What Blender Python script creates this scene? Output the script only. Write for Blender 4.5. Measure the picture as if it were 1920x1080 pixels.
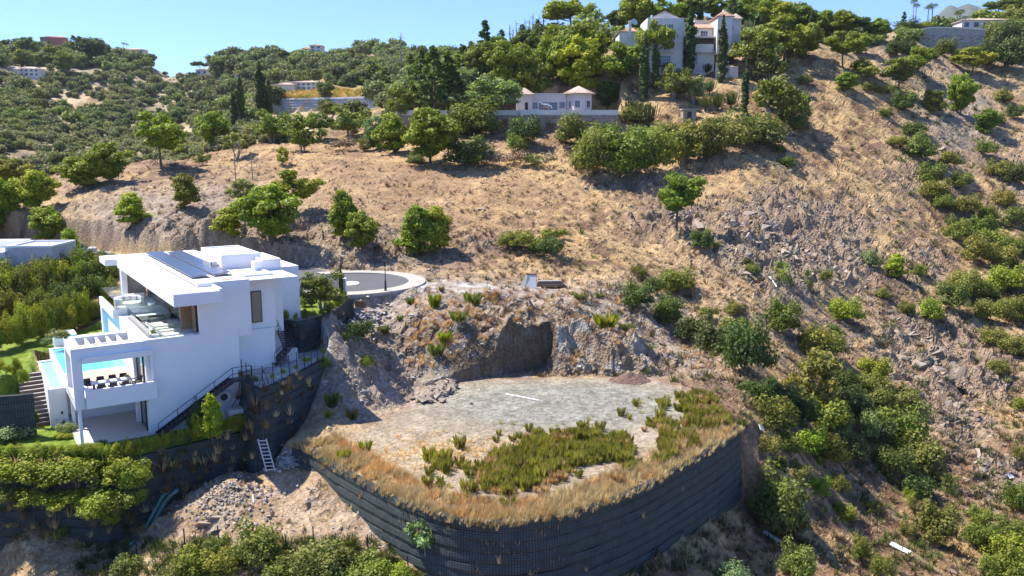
import bpy, bmesh, math, random
import numpy as np
from mathutils import Vector, Matrix, Quaternion

# ------------------------------------------------------------------ camera, sky, sun
for o in list(bpy.data.objects): bpy.data.objects.remove(o)
SC = bpy.context.scene
COL = SC.collection
FPX, PITCH, CAMH = 1540.0, math.radians(9.5), 40.0
cam_d = bpy.data.cameras.new('camera')
cam = bpy.data.objects.new('camera', cam_d); COL.objects.link(cam)
cam.location = (0, 0, CAMH); cam.rotation_euler = (math.pi/2 - PITCH, 0, 0)
cam_d.sensor_width = 36; cam_d.lens = 36*FPX/1920; cam_d.clip_start = .5; cam_d.clip_end = 30000
SC.camera = cam
W = bpy.data.worlds.new('World'); SC.world = W; W.use_nodes = True
wn = W.node_tree; bgn = wn.nodes['Background']
SUN_EL, SUN_AZ = math.radians(56), math.radians(-68)      # azimuth from +Y, negative = to the left
sky = wn.nodes.new('ShaderNodeTexSky'); sky.sky_type = 'NISHITA'; sky.sun_disc = False
sky.sun_elevation = SUN_EL; sky.sun_rotation = SUN_AZ; sky.altitude = 300
sky.air_density = 1.0; sky.dust_density = 0.2; sky.ozone_density = 2.0
sky.ozone_density = 3.0
tintn = wn.nodes.new('ShaderNodeMix'); tintn.data_type = 'RGBA'; tintn.blend_type = 'MULTIPLY'; tintn.inputs[0].default_value = 1.0
tintn.inputs[7].default_value = (.53, .70, 1.08, 1)      # the photograph's deeper blue, over the whole sky
wn.links.new(sky.outputs[0], tintn.inputs[6]); wn.links.new(tintn.outputs[2], bgn.inputs[0]); bgn.inputs[1].default_value = 0.12
sund = bpy.data.lights.new('sun', 'SUN'); sund.energy = 5.0; sund.angle = math.radians(.53); sund.color = (1, .95, .86)
sun = bpy.data.objects.new('sun', sund); COL.objects.link(sun)
sdir = Vector((math.sin(SUN_AZ)*math.cos(SUN_EL), math.cos(SUN_AZ)*math.cos(SUN_EL), math.sin(SUN_EL)))
sun.rotation_euler = (-sdir).to_track_quat('-Z', 'Y').to_euler()
sun.location = sdir*200
SC.view_settings.view_transform = 'Standard'; SC.view_settings.look = 'None'
SC.view_settings.gamma = 1; SC.view_settings.exposure = 1.0; SC.view_settings.use_curve_mapping = False
SC.render.engine = 'CYCLES'
try:
    SC.cycles.max_bounces = 5; SC.cycles.diffuse_bounces = 2; SC.cycles.transparent_max_bounces = 8
    SC.cycles.volume_bounces = 0
except Exception: pass

HAZE = 0.00005
rnd = random.Random(7)
rng = np.random.default_rng(7)

# ------------------------------------------------------------------ pixel / world helpers
cP, sP = math.cos(PITCH), math.sin(PITCH)
def ray(px, py):
    a = (px-960)/FPX; b = (540-py)/FPX
    return (a, cP + b*sP, -sP + b*cP)
def atY(px, py, Y):
    d = ray(px, py); t = Y/d[1]; return Vector((d[0]*t, Y, CAMH + d[2]*t))
def atZ(px, py, z):
    d = ray(px, py); t = (z-CAMH)/d[2]; return Vector((d[0]*t, d[1]*t, z))
def to_px(x, y, z):
    zz = z-CAMH; dep = y*cP - zz*sP
    return 960 + FPX*x/dep, 540 - FPX*(y*sP + zz*cP)/dep

# ------------------------------------------------------------------ noise (numpy)
def _hash(ix, iy, s=0):
    h = (ix.astype(np.int64)*374761393 + iy.astype(np.int64)*668265263 + s*69069) & 0xffffffff
    h = ((h ^ (h >> 13))*1274126177) & 0xffffffff
    return ((h ^ (h >> 16)) & 0xffffff)/16777215.0
def vnoise(x, y, s=0):
    ix = np.floor(x); iy = np.floor(y); fx = x-ix; fy = y-iy
    fx = fx*fx*(3-2*fx); fy = fy*fy*(3-2*fy)
    a = _hash(ix, iy, s); b = _hash(ix+1, iy, s); c = _hash(ix, iy+1, s); d = _hash(ix+1, iy+1, s)
    return (a*(1-fx)+b*fx)*(1-fy) + (c*(1-fx)+d*fx)*fy
def fbm(x, y, oct=4, s=0):
    r = 0; amp = .5; tot = 0
    for k in range(oct):
        r = r + amp*vnoise(x, y, s+k*17); tot += amp; amp *= .5
        x, y = x*1.87 + y*.72 + 3.1, y*1.87 - x*.72/1.87 + 7.7
    return r/tot
def worley(x, y, s=0, tilt=False):
    ix = np.floor(x); iy = np.floor(y); f1 = np.full(x.shape, 9.); f2 = f1.copy(); idv = np.zeros(x.shape); tl = np.zeros(x.shape)
    for dx in (-1, 0, 1):
        for dy in (-1, 0, 1):
            cx, cy = ix+dx, iy+dy; ox = cx+_hash(cx, cy, s)-x; oy = cy+_hash(cx, cy, s+5)-y
            d = ox**2 + oy**2; h = _hash(cx, cy, s+9); m = d < f1
            f2 = np.where(m, f1, np.minimum(f2, d)); idv = np.where(m, h, idv); f1 = np.where(m, d, f1)
            if tilt: tl = np.where(m, ox*(_hash(cx, cy, s+21)-.5)+oy*(_hash(cx, cy, s+31)-.5), tl)
    if tilt: return np.sqrt(f1), np.sqrt(f2), idv, tl
    return np.sqrt(f1), np.sqrt(f2), idv
def sstep(a, b, x):
    t = np.clip((x-a)/(b-a), 0, 1); return t*t*(3-2*t)
def poly_sd(x, y, poly):
    """signed distance to a closed polygon, positive inside"""
    n = len(poly); d = np.full(x.shape, 1e18); ins = np.zeros(x.shape, bool)
    for i in range(n):
        x0, y0 = poly[i][:2]; x1, y1 = poly[(i+1) % n][:2]
        ex, ey = x1-x0, y1-y0; wx, wy = x-x0, y-y0
        t = np.clip((wx*ex+wy*ey)/(ex*ex+ey*ey+1e-12), 0, 1)
        d = np.minimum(d, (wx-ex*t)**2+(wy-ey*t)**2)
        c = ((y0 <= y) != (y1 <= y))
        with np.errstate(divide='ignore', invalid='ignore'):
            xi = x0 + (y-y0)/(y1-y0+1e-15)*ex
        ins ^= c & (x < xi)
    d = np.sqrt(d); return np.where(ins, d, -d)
def line_d(x, y, pts):
    """distance to an open polyline"""
    d = np.full(np.shape(x), 1e18)
    for (x0, y0), (x1, y1) in zip([p[:2] for p in pts], [p[:2] for p in pts[1:]]):
        ex, ey = x1-x0, y1-y0; wx, wy = x-x0, y-y0
        t = np.clip((wx*ex+wy*ey)/(ex*ex+ey*ey+1e-12), 0, 1)
        d = np.minimum(d, (wx-ex*t)**2+(wy-ey*t)**2)
    return np.sqrt(d)

# ------------------------------------------------------------------ villa frame
VTH = math.radians(34); VA = Vector((math.cos(VTH), math.sin(VTH), 0)); VB = Vector((-math.sin(VTH), math.cos(VTH), 0))
VO = Vector((-21.768, 56.0, 30.853))
def V(a, b, z=0): return VO + VA*a + VB*b + Vector((0, 0, z))
def Vxy(a, b): p = V(a, b); return (p.x, p.y)
Z0 = VO.z
Z_GARDEN, Z_PATIO, Z_LAWN, Z_UP, Z_ROAD, Z_PLOT = Z0-10.1, Z0-7.0, Z0-7.1, 26.4, 26.4, 20.5

# ------------------------------------------------------------------ object helpers
def link(o, parent=None):
    COL.objects.link(o)
    if parent is not None: o.parent = parent
    return o
def tag(o, label=None, cat=None, group=None, kind=None):
    if label: o['label'] = label
    if cat: o['category'] = cat
    if group: o['group'] = group
    if kind: o['kind'] = kind
    return o
def empty(name, loc=(0, 0, 0), rz=0, label=None, cat=None, group=None):
    o = bpy.data.objects.new(name, None); o.empty_display_size = .3; link(o)
    o.location = loc; o.rotation_euler = (0, 0, rz); return tag(o, label, cat, group)
def mesh_obj(name, me, mat=None, parent=None, smooth=False):
    if mat is not None and not me.materials: me.materials.append(mat)
    o = bpy.data.objects.new(name, me); link(o, parent)
    if smooth:
        me.polygons.foreach_set('use_smooth', [True]*len(me.polygons))
    return o
def np_mesh(name, V_, F_, smooth=False):
    """V_ (n,3), F_ (m,k) arrays, k constant"""
    V_ = np.asarray(V_, np.float32); F_ = np.asarray(F_, np.int32)
    me = bpy.data.meshes.new(name); me.vertices.add(len(V_)); me.vertices.foreach_set('co', V_.ravel())
    k = F_.shape[1]; me.loops.add(F_.size); me.loops.foreach_set('vertex_index', F_.ravel())
    me.polygons.add(len(F_)); me.polygons.foreach_set('loop_start', np.arange(0, F_.size, k, dtype=np.int32))
    me.polygons.foreach_set('loop_total', np.full(len(F_), k, np.int32))
    me.polygons.foreach_set('use_smooth', np.full(len(F_), bool(smooth)))
    me.update(calc_edges=True); return me
def add_attr(me, name, data, typ='FLOAT', dom='POINT'):
    a = me.attributes.new(name, typ, dom)
    a.data.foreach_set('color' if 'COLOR' in typ else 'value', np.asarray(data, np.float32).ravel())

class MB:
    """collects boxes / bars / prisms into one mesh"""
    def __init__(s): s.v = []; s.f = []
    def quadbox(s, c8):
        n = len(s.v); s.v += [tuple(c) for c in c8]
        for f in ((0,3,2,1),(4,5,6,7),(0,1,5,4),(1,2,6,5),(2,3,7,6),(3,0,4,7)): s.f.append([n+i for i in f])
        return s
    def box(s, x0, x1, y0, y1, z0, z1):
        return s.quadbox([(x0,y0,z0),(x1,y0,z0),(x1,y1,z0),(x0,y1,z0),(x0,y0,z1),(x1,y0,z1),(x1,y1,z1),(x0,y1,z1)])
    def bar(s, p, q, w, h=None, up=(0,0,1)):
        h = h or w; p = Vector(p); q = Vector(q); d = (q-p).normalized(); u = Vector(up)
        if abs(d.dot(u)) > .99: u = Vector((0,1,0))
        r = d.cross(u).normalized()*(w/2); u = r.cross(d).normalized()*(h/2)
        return s.quadbox([p-r-u, p+r-u, q+r-u, q-r-u, p-r+u, p+r+u, q+r+u, q-r+u])
    def tube(s, pts, r, n=6, r2=None):
        pts = [Vector(p) for p in pts]; base = len(s.v); m = len(pts)
        for i, p in enumerate(pts):
            d = (pts[min(i+1, m-1)]-pts[max(i-1, 0)]).normalized()
            u = Vector((0,0,1)) if abs(d.z) < .9 else Vector((1,0,0))
            a = d.cross(u).normalized(); b = a.cross(d)
            rr = r if r2 is None else r + (r2-r)*i/(m-1)
            for k in range(n):
                t = 2*math.pi*k/n; s.v.append(tuple(p + a*math.cos(t)*rr + b*math.sin(t)*rr))
        for i in range(m-1):
            for k in range(n):
                s.f.append([base+i*n+k, base+i*n+(k+1)%n, base+(i+1)*n+(k+1)%n, base+(i+1)*n+k])
        s.f.append([base+k for k in range(n)][::-1]); s.f.append([base+(m-1)*n+k for k in range(n)])
        return s
    def prism(s, poly, z0, z1):
        n = len(s.v); m = len(poly)
        s.v += [(p[0], p[1], z0) for p in poly] + [(p[0], p[1], z1) for p in poly]
        s.f.append([n+i for i in range(m)][::-1]); s.f.append([n+m+i for i in range(m)])
        for i in range(m): j = (i+1) % m; s.f.append([n+i, n+j, n+m+j, n+m+i])
        return s
    def face(s, pts):
        n = len(s.v); s.v += [tuple(p) for p in pts]; s.f.append(list(range(n, n+len(pts)))); return s
    def cone(s, c, r0, r1, z0, z1, n=8, ph=0):
        b = len(s.v)
        for z, r in ((z0, r0), (z1, r1)):
            for k in range(n): t = ph+2*math.pi*k/n; s.v.append((c[0]+r*math.cos(t), c[1]+r*math.sin(t), z))
        for k in range(n): s.f.append([b+k, b+(k+1)%n, b+n+(k+1)%n, b+n+k])
        s.f.append([b+k for k in range(n)][::-1]); s.f.append([b+n+k for k in range(n)]); return s
    def build(s, name, mat, parent=None, bevel=0, smooth=False):
        me = bpy.data.meshes.new(name); me.from_pydata(s.v, [], s.f); me.update()
        if bevel:
            bm = bmesh.new(); bm.from_mesh(me)
            bmesh.ops.bevel(bm, geom=bm.edges[:], offset=bevel, segments=1, affect='EDGES', clamp_overlap=True)
            bm.to_mesh(me); bm.free()
        return mesh_obj(name, me, mat, parent, smooth)

# ------------------------------------------------------------------ materials
def new_mat(name):
    m = bpy.data.materials.new(name); m.use_nodes = True; nt = m.node_tree
    return m, nt, nt.nodes['Principled BSDF'], nt.nodes['Material Output']
def nd(nt, t, **k):
    n = nt.nodes.new(t)
    for a, b in k.items(): setattr(n, a, b)
    return n
def noise_n(nt, scale, detail=4, rough=.6, vec=None):
    n = nd(nt, 'ShaderNodeTexNoise'); n.inputs['Scale'].default_value = scale
    n.inputs['Detail'].default_value = detail; n.inputs['Roughness'].default_value = rough
    if vec is not None: nt.links.new(vec, n.inputs['Vector'])
    return n
def ramp_n(nt, fac, stops):
    r = nd(nt, 'ShaderNodeValToRGB'); e = r.color_ramp.elements
    while len(e) < len(stops): e.new(.5)
    for i, (p, c) in enumerate(stops):
        e[i].position = p; e[i].color = (*c, 1) if len(c) == 3 else c
    nt.links.new(fac, r.inputs[0]); return r
def mix_n(nt, a, b, fac, typ='MIX'):
    m = nd(nt, 'ShaderNodeMix', data_type='RGBA', blend_type=typ)
    for s, v in ((m.inputs[0], fac), (m.inputs[6], a), (m.inputs[7], b)):
        if isinstance(v, (int, float)): s.default_value = v
        elif isinstance(v, tuple): s.default_value = (*v, 1)
        else: nt.links.new(v, s)
    return m.outputs[2]
def plain(name, col, rough=.6, var=.12, scale=1.2, bump=0, metal=0, fine=18):
    m, nt, p, out = new_mat(name)
    tc = nd(nt, 'ShaderNodeTexCoord').outputs['Object']
    n1 = noise_n(nt, scale, 5, .65, tc); n2 = noise_n(nt, fine, 3, .6, tc)
    lo = tuple(c*(1-var) for c in col); hi = tuple(min(1, c*(1+var)) for c in col)
    r = ramp_n(nt, n1.outputs[0], [(.3, lo), (.7, hi)])
    r2 = ramp_n(nt, n2.outputs[0], [(.3, (1-var*.5,)*3), (.7, (1, 1, 1))])
    nt.links.new(mix_n(nt, r.outputs[0], r2.outputs[0], 1.0, 'MULTIPLY'), p.inputs['Base Color'])
    p.inputs['Roughness'].default_value = rough; p.inputs['Metallic'].default_value = metal
    if bump:
        b = nd(nt, 'ShaderNodeBump'); b.inputs['Distance'].default_value = bump; b.inputs['Strength'].default_value = .8
        nt.links.new(n2.outputs[0], b.inputs['Height']); nt.links.new(b.outputs[0], p.inputs['Normal'])
    return m
# ------------------------------------------------------------------ terrain: control heights -> thin plate surface
CY = [ # px, py, Y
 # hill behind the road and the tan face
 (650,480,97.5),(650,440,103),(650,380,114),(650,330,127),(650,292,145),(650,268,170),(600,240,200),
 (450,440,102),(400,400,114),(450,350,126),(450,310,142),(430,290,158),(330,460,100),(300,420,108),
 (900,500,96),(900,450,105),(900,400,115),(900,350,126),(900,300,143),(900,270,156),(900,252,163),(800,290,146),(800,262,158),
 (1100,500,98),(1100,450,107),(1100,400,118),(1100,350,132),(1100,300,146),(1100,268,157),(760,400,112),(760,350,124),
 (1250,560,94),(1250,500,103),(1250,420,119),(1250,350,136),(1250,290,151),(1250,240,163),(1320,640,84),
 (1400,640,82),(1400,560,95),(1400,500,106),(1400,450,115),(1400,400,125),(1400,330,140),(1400,260,155),(1400,200,170),(1460,150,184),
 (1500,720,79),(1500,600,98),(1500,300,152),(1520,200,172),
 (1600,800,77),(1600,700,90),(1600,600,106),(1600,500,122),(1600,400,138),(1600,300,155),(1600,200,174),(1600,110,196),
 (1850,1050,61),(1850,900,74),(1850,800,86),(1850,700,100),(1850,600,115),(1850,500,131),(1850,400,148),(1850,300,168),(1850,200,194),(1850,110,226),
 (2050,1000,62),(2050,700,96),(2050,400,140),(2050,200,190),(2100,60,240),
 (1750,300,160),(1750,210,182),(1750,140,205),(1780,95,226),(1780,76,244),(1900,30,262),(1850,62,250),(1920,100,232),
 # upper centre
 (1080,165,183),(1050,120,200),(1000,96,222),(1100,80,226),(1200,45,228),(1280,145,186),(1300,70,212),(1300,28,232),(1200,110,196),
 (1450,48,222),(1400,100,200),(1520,88,202),(1550,76,216),(1650,88,214),(1700,72,226),(960,110,222),(900,150,200),(900,120,235),
 (750,215,185),(820,170,225),(750,170,300),(850,125,420),
 # left middle
 (100,470,106),(200,460,108),(200,400,118),(200,350,131),(150,335,140),(290,300,150),(50,420,118),(50,370,135),(0,345,150),(0,460,108),
 (350,310,145),(-150,400,115),(-150,340,150),(330,474,97),
 (0,180,325),(100,228,292),(200,272,272),(0,318,205),(100,305,215),(200,306,205),(-150,150,330),(-150,300,205),(50,250,262),
 (100,185,420),(200,168,480),(0,165,430),(300,240,380),(300,200,450),(300,155,580),(200,130,560),(100,120,560),(0,120,560),(100,140,500),
 (0,92,650),(100,95,650),(170,94,650),(250,110,630),(310,134,650),(340,146,690),(-150,90,640),
 (400,144,570),(400,190,420),(400,235,300),(450,200,330),(450,250,240),(500,118,570),(560,150,470),(620,114,600),(700,110,600),(620,140,500),(700,140,430),(780,118,560),
 (420,265,200),(520,262,188),(520,224,246),(600,224,238),(600,213,252),(530,217,256),(700,212,250),(600,163,296),(700,205,225),(560,170,400),
 # bench by the road, debris slope
 (1000,535,89),(1130,545,87),(880,535,84),(1000,596,74),(1000,560,82),(945,602,73.5),(880,625,71.5),(830,652,69.6),(795,688,68.4),(900,575,80),(820,600,73),(820,560,78.3),(1100,602,75),(1100,560,82.5),
 (700,600,75),(700,570,77.3),(650,575,77),(640,620,70),(700,655,68),(700,700,65.5),(700,760,60.8),(640,700,62.3),(640,760,59.3),(620,800,55.4),(760,600,74),(780,560,77.2),(760,645,71),(760,690,68.2),(770,714,67.5),
 (1200,560,91),(1200,610,79.5),(1290,660,77),(1170,540,89),
]
CZ = [ # px, py, z
 (508,872,18.5),(430,898,18.3),(350,945,17.4),(560,866,19.0),(588,882,19.1),(640,930,18.7),(700,982,18.1),(770,1046,17.3),(450,940,18.0),(600,1040,16.9),(400,1000,16.8),(300,985,16.6),
 (150,1030,15.2),(0,1030,14.8),(350,1079,15.6),(760,1079,16.5),(850,1079,16.2),(-200,1000,14.5),
 (1170,1079,15.8),(1300,1008,15.7),(1350,950,15.8),(1398,885,16.4),(1405,800,19.3),(1420,740,20.4),
 (1500,1050,13.4),(1450,950,14.6),(1600,1000,11.6),(1700,900,9.7),(1500,800,16.6),(1400,700,20.8),(1700,1050,10.0),
 (620,830,20.5),(550,832,20.1),(800,820,20.1),(800,720,20.7),(1000,900,18.3),(1000,780,19.9),(1200,860,18.2),(1200,740,20.5),(900,960,17),
 (660,550,26.4),(765,530,26.4),(640,513,26.4),(560,530,26.4),(700,515,26.4),(820,525,26.1),
 (150,618,Z_LAWN),(80,650,Z_LAWN),(20,640,Z_LAWN),(50,560,25.0),(150,540,25.2),(0,600,24),(-150,640,24),(-150,540,25),
]
CX = [ # world x,y,z : outside the picture and hidden ground
 (0,36,13.5),(-18,36,12.5),(18,36,12.5),(-40,45,13),(45,40,6),(0,20,8),(-30,20,7),(35,20,2),(0,5,2),(-30,5,2),(40,5,-4),
 (-120,190,31),(-80,190,33),(-62,205,36),(-150,200,36),
 (0,330,56),(100,330,70),(200,340,80),(60,300,66),(-20,300,62),(150,290,78),(0,600,58),(200,600,60),(400,600,60),(0,1000,60),(300,1000,50),(500,400,70),
 (-400,1000,70),(-200,1000,60),(-400,2200,60),(0,2200,60),(500,2200,60),(1000,2200,60),(-1100,2200,60),(-650,1000,80),(700,1000,60),(-250,850,95),
]
def _cp():
    P = [atY(*c) for c in CY] + [atZ(*c) for c in CZ] + [Vector(c) for c in CX]
    for a, b, z in ((-12, -2, -15.9), (-20, 2, -16.2), (-3, 0, -14.6), (1, 1, -13.2), (-6, 4, -14.6), (4, 2, -12.2), (6, 2, -11.8), (-16, 6, -15), (8, 8, -4.4), (4, 14, -4.4), (-2, 14, -7), (-10, 14, -7), (2, 24, -4.4), (-8, 22, -7), (12, 5, -4.6)):
        P.append(V(a, b, z))
    P = np.array([tuple(p) for p in P]); return P
_P = _cp()
US, = (2.2,)
def _uv(x, y): y = np.maximum(y, 3.); return x/y*US, np.log(y)
_pu, _pv = _uv(_P[:, 0], _P[:, 1]); _pw = (_P[:, 2]-CAMH)/_P[:, 1]
def _phi(r2): return .5*r2*np.log(r2+1e-12)
def _solve():
    n = len(_P); r2 = (_pu[:, None]-_pu)**2+(_pv[:, None]-_pv)**2
    K = _phi(r2) + np.eye(n)*2e-4
    Q = np.c_[np.ones(n), _pu, _pv]
    M = np.block([[K, Q], [Q.T, np.zeros((3, 3))]])
    s = np.linalg.solve(M, np.r_[_pw, 0, 0, 0]); return s[:n], s[n:]
_wt, _af = _solve()
def base_h(x, y):
    x = np.atleast_1d(np.asarray(x, float)); y = np.atleast_1d(np.asarray(y, float)); sh = x.shape
    xr = x.ravel(); yr = y.ravel(); u, v = _uv(xr, yr); out = np.empty(len(u))
    for s in range(0, len(u), 20000):
        e = s+20000
        r2 = (u[s:e, None]-_pu)**2+(v[s:e, None]-_pv)**2
        out[s:e] = _phi(r2)@_wt + _af[0]+_af[1]*u[s:e]+_af[2]*v[s:e]
    return (CAMH + out*np.maximum(yr, 3.)).reshape(sh)

# ------------------------------------------------------------------ shapes cut into it
PLOT_EDGE_PX = [(548,828),(578,840),(640,879),(720,924),(800,958),(870,975),(950,980),(1030,972),(1110,950),(1200,917),(1290,868),(1350,832),(1388,800)]
def chaikin(pts, n=3):
    for _ in range(n):
        q = [pts[0]]
        for a, b in zip(pts, pts[1:]): q += [a.lerp(b, .25), a.lerp(b, .75)]
        pts = q+[pts[-1]]
    return pts
PLOT_EDGE = chaikin([atZ(px, py, Z_PLOT) for px, py in PLOT_EDGE_PX], 2)
PLOT_BACK = [atZ(px, py, Z_PLOT) for px, py in ((1330,742),(1240,712),(1120,706),(1000,708),(900,712),(830,722),(795,745),(740,775),(680,800),(640,814),(600,826))]
PLOT_POLY = [(p.x, p.y) for p in PLOT_EDGE+PLOT_BACK]
# lower garden of the villa: retaining edge under the hedge
GARD_EDGE_PX = [(-120,868),(0,862),(90,860),(180,862),(255,856),(330,836),(400,820),(484,802)]
GARD_EDGE = [atZ(px, py, Z_GARDEN-.1) for px, py in GARD_EDGE_PX]
GARD_POLY = [(p.x, p.y) for p in GARD_EDGE] + [Vxy(3.4, -1.0), Vxy(2.6, 0.3), Vxy(2.6, 7), Vxy(-9, 7.2), Vxy(-26, 9)]
# paved patio beside the villa
PATIO_EDGE_PX = [(452,712),(466,722),(478,729),(488,731),(510,724),(540,709),(575,692),(605,676),(622,664)]
PATIO_EDGE = [atZ(px, py, Z_PATIO) for px, py in PATIO_EDGE_PX]
PATIO_POLY = [(p.x, p.y) for p in PATIO_EDGE] + [Vxy(11.2, 6.2), Vxy(5.9, 6.2), Vxy(2.6, 3)]
# upper side garden
UP_EDGE_PX = [(528,600),(560,604),(590,598),(618,588),(640,574),(650,562)]
UP_EDGE = [atZ(px, py, Z_UP) for px, py in UP_EDGE_PX]
UP_POLY = [(p.x, p.y) for p in UP_EDGE] + [(atZ(656,553,Z_UP)).to_tuple()[:2], Vxy(12, 16), Vxy(8, 24), Vxy(3, 24), Vxy(3, 4.5), Vxy(7, 4.5)]
LAWN_POLY = [Vxy(-9.2, 17.4), Vxy(2, 17.4), Vxy(2, 23), Vxy(-4, 25), Vxy(-12, 22), Vxy(-24, 19), Vxy(-26, 11), Vxy(-16, 9.0), Vxy(-10.7, 9.6), Vxy(-9.2, 9.8)]
ROAD_C = Vector((-17.2, 84.6, Z_ROAD)); ROAD_R = 6.4
TERRACE_EDGE_PX = [(742,218),(800,217),(900,217),(1000,215),(1100,212),(1158,210)]
# far graded platform with a retaining wall
FARW_PX = [(512,201,262),(560,193,258),(620,189,255),(712,188,250)]

def stamps(x, y, z, rough):
    """apply the man-made ground to heights z; rough is the amount of natural relief left"""
    def flat(poly, zt, hard, soft_back=None, z=z):
        sd = poly_sd(x, y, poly); return sd
    # terrace bench in front of the pool house
    tp = [(atY(px, py, 165).x, 165.0) for px, py in TERRACE_EDGE_PX]
    sd = poly_sd(x, y, tp + [(tp[-1][0]+2, 184), (tp[0][0], 184)])
    m = sstep(-1.0, .1, sd); z = z*(1-m) + ZT*m; rough = rough*(1-m)
    # platform of the far retaining wall
    fw = [tuple(atY(*c))[:2] for c in FARW_PX]
    sd = poly_sd(x, y, fw + [(fw[-1][0]+2, 300), (fw[0][0]-14, 292)])
    zf = 55.6 + (y-255)*.12
    m = sstep(-.5, .6, sd); z = z*(1-m) + zf*m; rough = rough*(1-m*.6)
    # road bench
    d = np.hypot(x-ROAD_C.x, (y-ROAD_C.y))
    m = 1-sstep(ROAD_R+1.55, ROAD_R+2.3, d)
    rl = [tuple(ROAD_C)[:2], tuple(atZ(540, 505, Z_ROAD))[:2], (-44, 97), (-60, 111), (-82, 122)]
    dl = line_d(x, y, rl); m = np.maximum(m, 1-sstep(3.6, 4.8, dl))
    z = z*(1-m) + (Z_ROAD-.03)*m; rough = rough*(1-m)
    # track leaving the turning circle along the bench
    tk = [Vector((-9.4, 84.2, Z_ROAD)), atZ(860, 539, 26.0), atZ(960, 541, 25.7), atZ(1060, 546, 25.3)]
    dt = line_d(x, y, tk); zt_ = np.interp(x, [p.x for p in tk], [p.z for p in tk]); m = 1-sstep(1.4, 3.4, dt); z = z*(1-m)+zt_*m; rough = rough*(1-m*.7)
    # plot
    sd = poly_sd(x, y, PLOT_POLY)
    dfront = line_d(x, y, PLOT_EDGE)
    front = dfront < np.maximum(np.abs(sd)+.02, 0)    # the nearest side is the walled one
    zp = Z_PLOT + .10*(fbm(x*.5, y*.5, 3, 5)-.5) + .012*(y-60)
    mf = sstep(.0, .22, sd)
    mb = sstep(-2.2, 1.0, sd)
    m = np.where(front, mf, mb)
    z = z*(1-m) + zp*m; rough = rough*(1-m*.93)
    # cut faces behind the plot: a steep shaded one on the left, a sloping lit one on the right
    wob = .9*(fbm(x/1.6, y/1.6, 4, 66)-.5)+.35*(fbm(x*1.3, y*1.3, 3, 67)-.5)
    pb = [atZ(*c, Z_PLOT) for c in ((740,732),(775,724),(850,717),(930,706),(1000,693),(1040,686))]; pr = [atZ(*c, Z_PLOT) for c in ((1038,706),(1110,702),(1190,706),(1240,702),(1300,690))]
    yb = np.interp(x, [p.x for p in pb], [p.y for p in pb]); lim = Z_PLOT + np.maximum(0, y-yb+wob*.8)*6.0
    yr = np.interp(x, [p.x for p in pr], [p.y for p in pr]); limr = Z_PLOT + np.maximum(0, y-yr+wob*1.5)*1.25
    XS = pr[0].x
    k = sstep(-.3, .9, x-XS+wob*1.6+.25*(z-Z_PLOT-2)); lim = lim*(1-k)+limr*k
    lim = np.where((x > -10.6) & (x < 18) & (y > 58), lim + np.maximum(0, -8.6-x)*5+np.maximum(0, x-15.5)*3, 1e3)
    cutm = z > lim; z = np.minimum(z, lim); rough = np.where(cutm & (lim < Z_PLOT+.2), rough*.35, rough)
    for (bx, by, r1, r2, hh, s_) in BOWLS:
        dx = (x-bx)/r1; dy = (y-by)/r2
        ang = np.arctan2(dy, dx)
        rr = np.hypot(dx, dy)*(1+.10*(fbm(ang*1.3+s_, ang*0+s_, 3, s_)-.5))
        wob = .05*(fbm(x*1.1, y*1.1, 3, 40+s_)-.5)
        m = 1-sstep(.90+wob, 1.03+wob, rr)
        m = m*(dy > -1.5)
        zb = Z_PLOT+.15 + np.clip(rr-.55, 0, 1)**2*3.2*hh
        z = np.where(z > zb, z*(1-m)+zb*m, z); rough = rough*(1-m*.55)
    # villa benches, from the top down
    for poly, zt, h in ((UP_POLY, Z_UP, .35), (LAWN_POLY, Z_LAWN, .5), (PATIO_POLY, Z_PATIO, .35), (GARD_POLY, Z_GARDEN, .35)):
        sd = poly_sd(x, y, poly)
        m = sstep(.12, .12+h, sd); z = z*(1-m) + (Z0+zt if zt < 0 else zt)*m
        rough = rough*(1-sstep(-.8, .2, sd))
    sd = poly_sd(x, y, [Vxy(-9.05, 5.7), Vxy(-9.05, 17.3), Vxy(2.5, 17.3), Vxy(2.5, .3), Vxy(-7.9, .3), Vxy(-7.9, 5.7)])
    z = np.where(sd > 0, np.minimum(z, Z0-10.3), z)
    return z, rough
ZT = atY(1040, 210, 168).z
BOWLS = [(atZ(1190,712,Z_PLOT).x, atZ(1190,712,Z_PLOT).y-.2, 2.2, 2.6, .8, 9)]

def ROCK_AT(px, py):
    """amount of rock showing, by place on the hillside"""
    r = np.zeros(px.shape)
    for cx, cy, rx, ry, k in ((1470,450,180,95,1.0),(1600,480,90,60,.8),(1290,400,120,60,.6),(1600,620,180,60,.35),(1740,660,130,90,.9),(1850,700,90,60,.8),(1790,800,90,60,.8),
                              (1820,430,40,30,.6),(1400,290,90,40,.35),(1690,120,60,40,.5),(1760,210,60,60,.5),(1870,890,60,70,.8),(450,440,330,40,.7),(700,470,90,30,.9),(1200,340,120,30,.5),
                              (1030,640,260,75,.8),(1240,690,90,45,.8),(730,650,120,100,.75),(1700,330,90,70,.3),(870,460,90,22,.5),(650,700,60,60,.4),(600,500,110,20,.8),(1900,330,60,90,.6),(1740,500,60,60,.5)):
        d = ((px-cx)/rx)**2+((py-cy)/ry)**2
        r = np.maximum(r, k*np.exp(-d*1.1))
    return r

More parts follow.
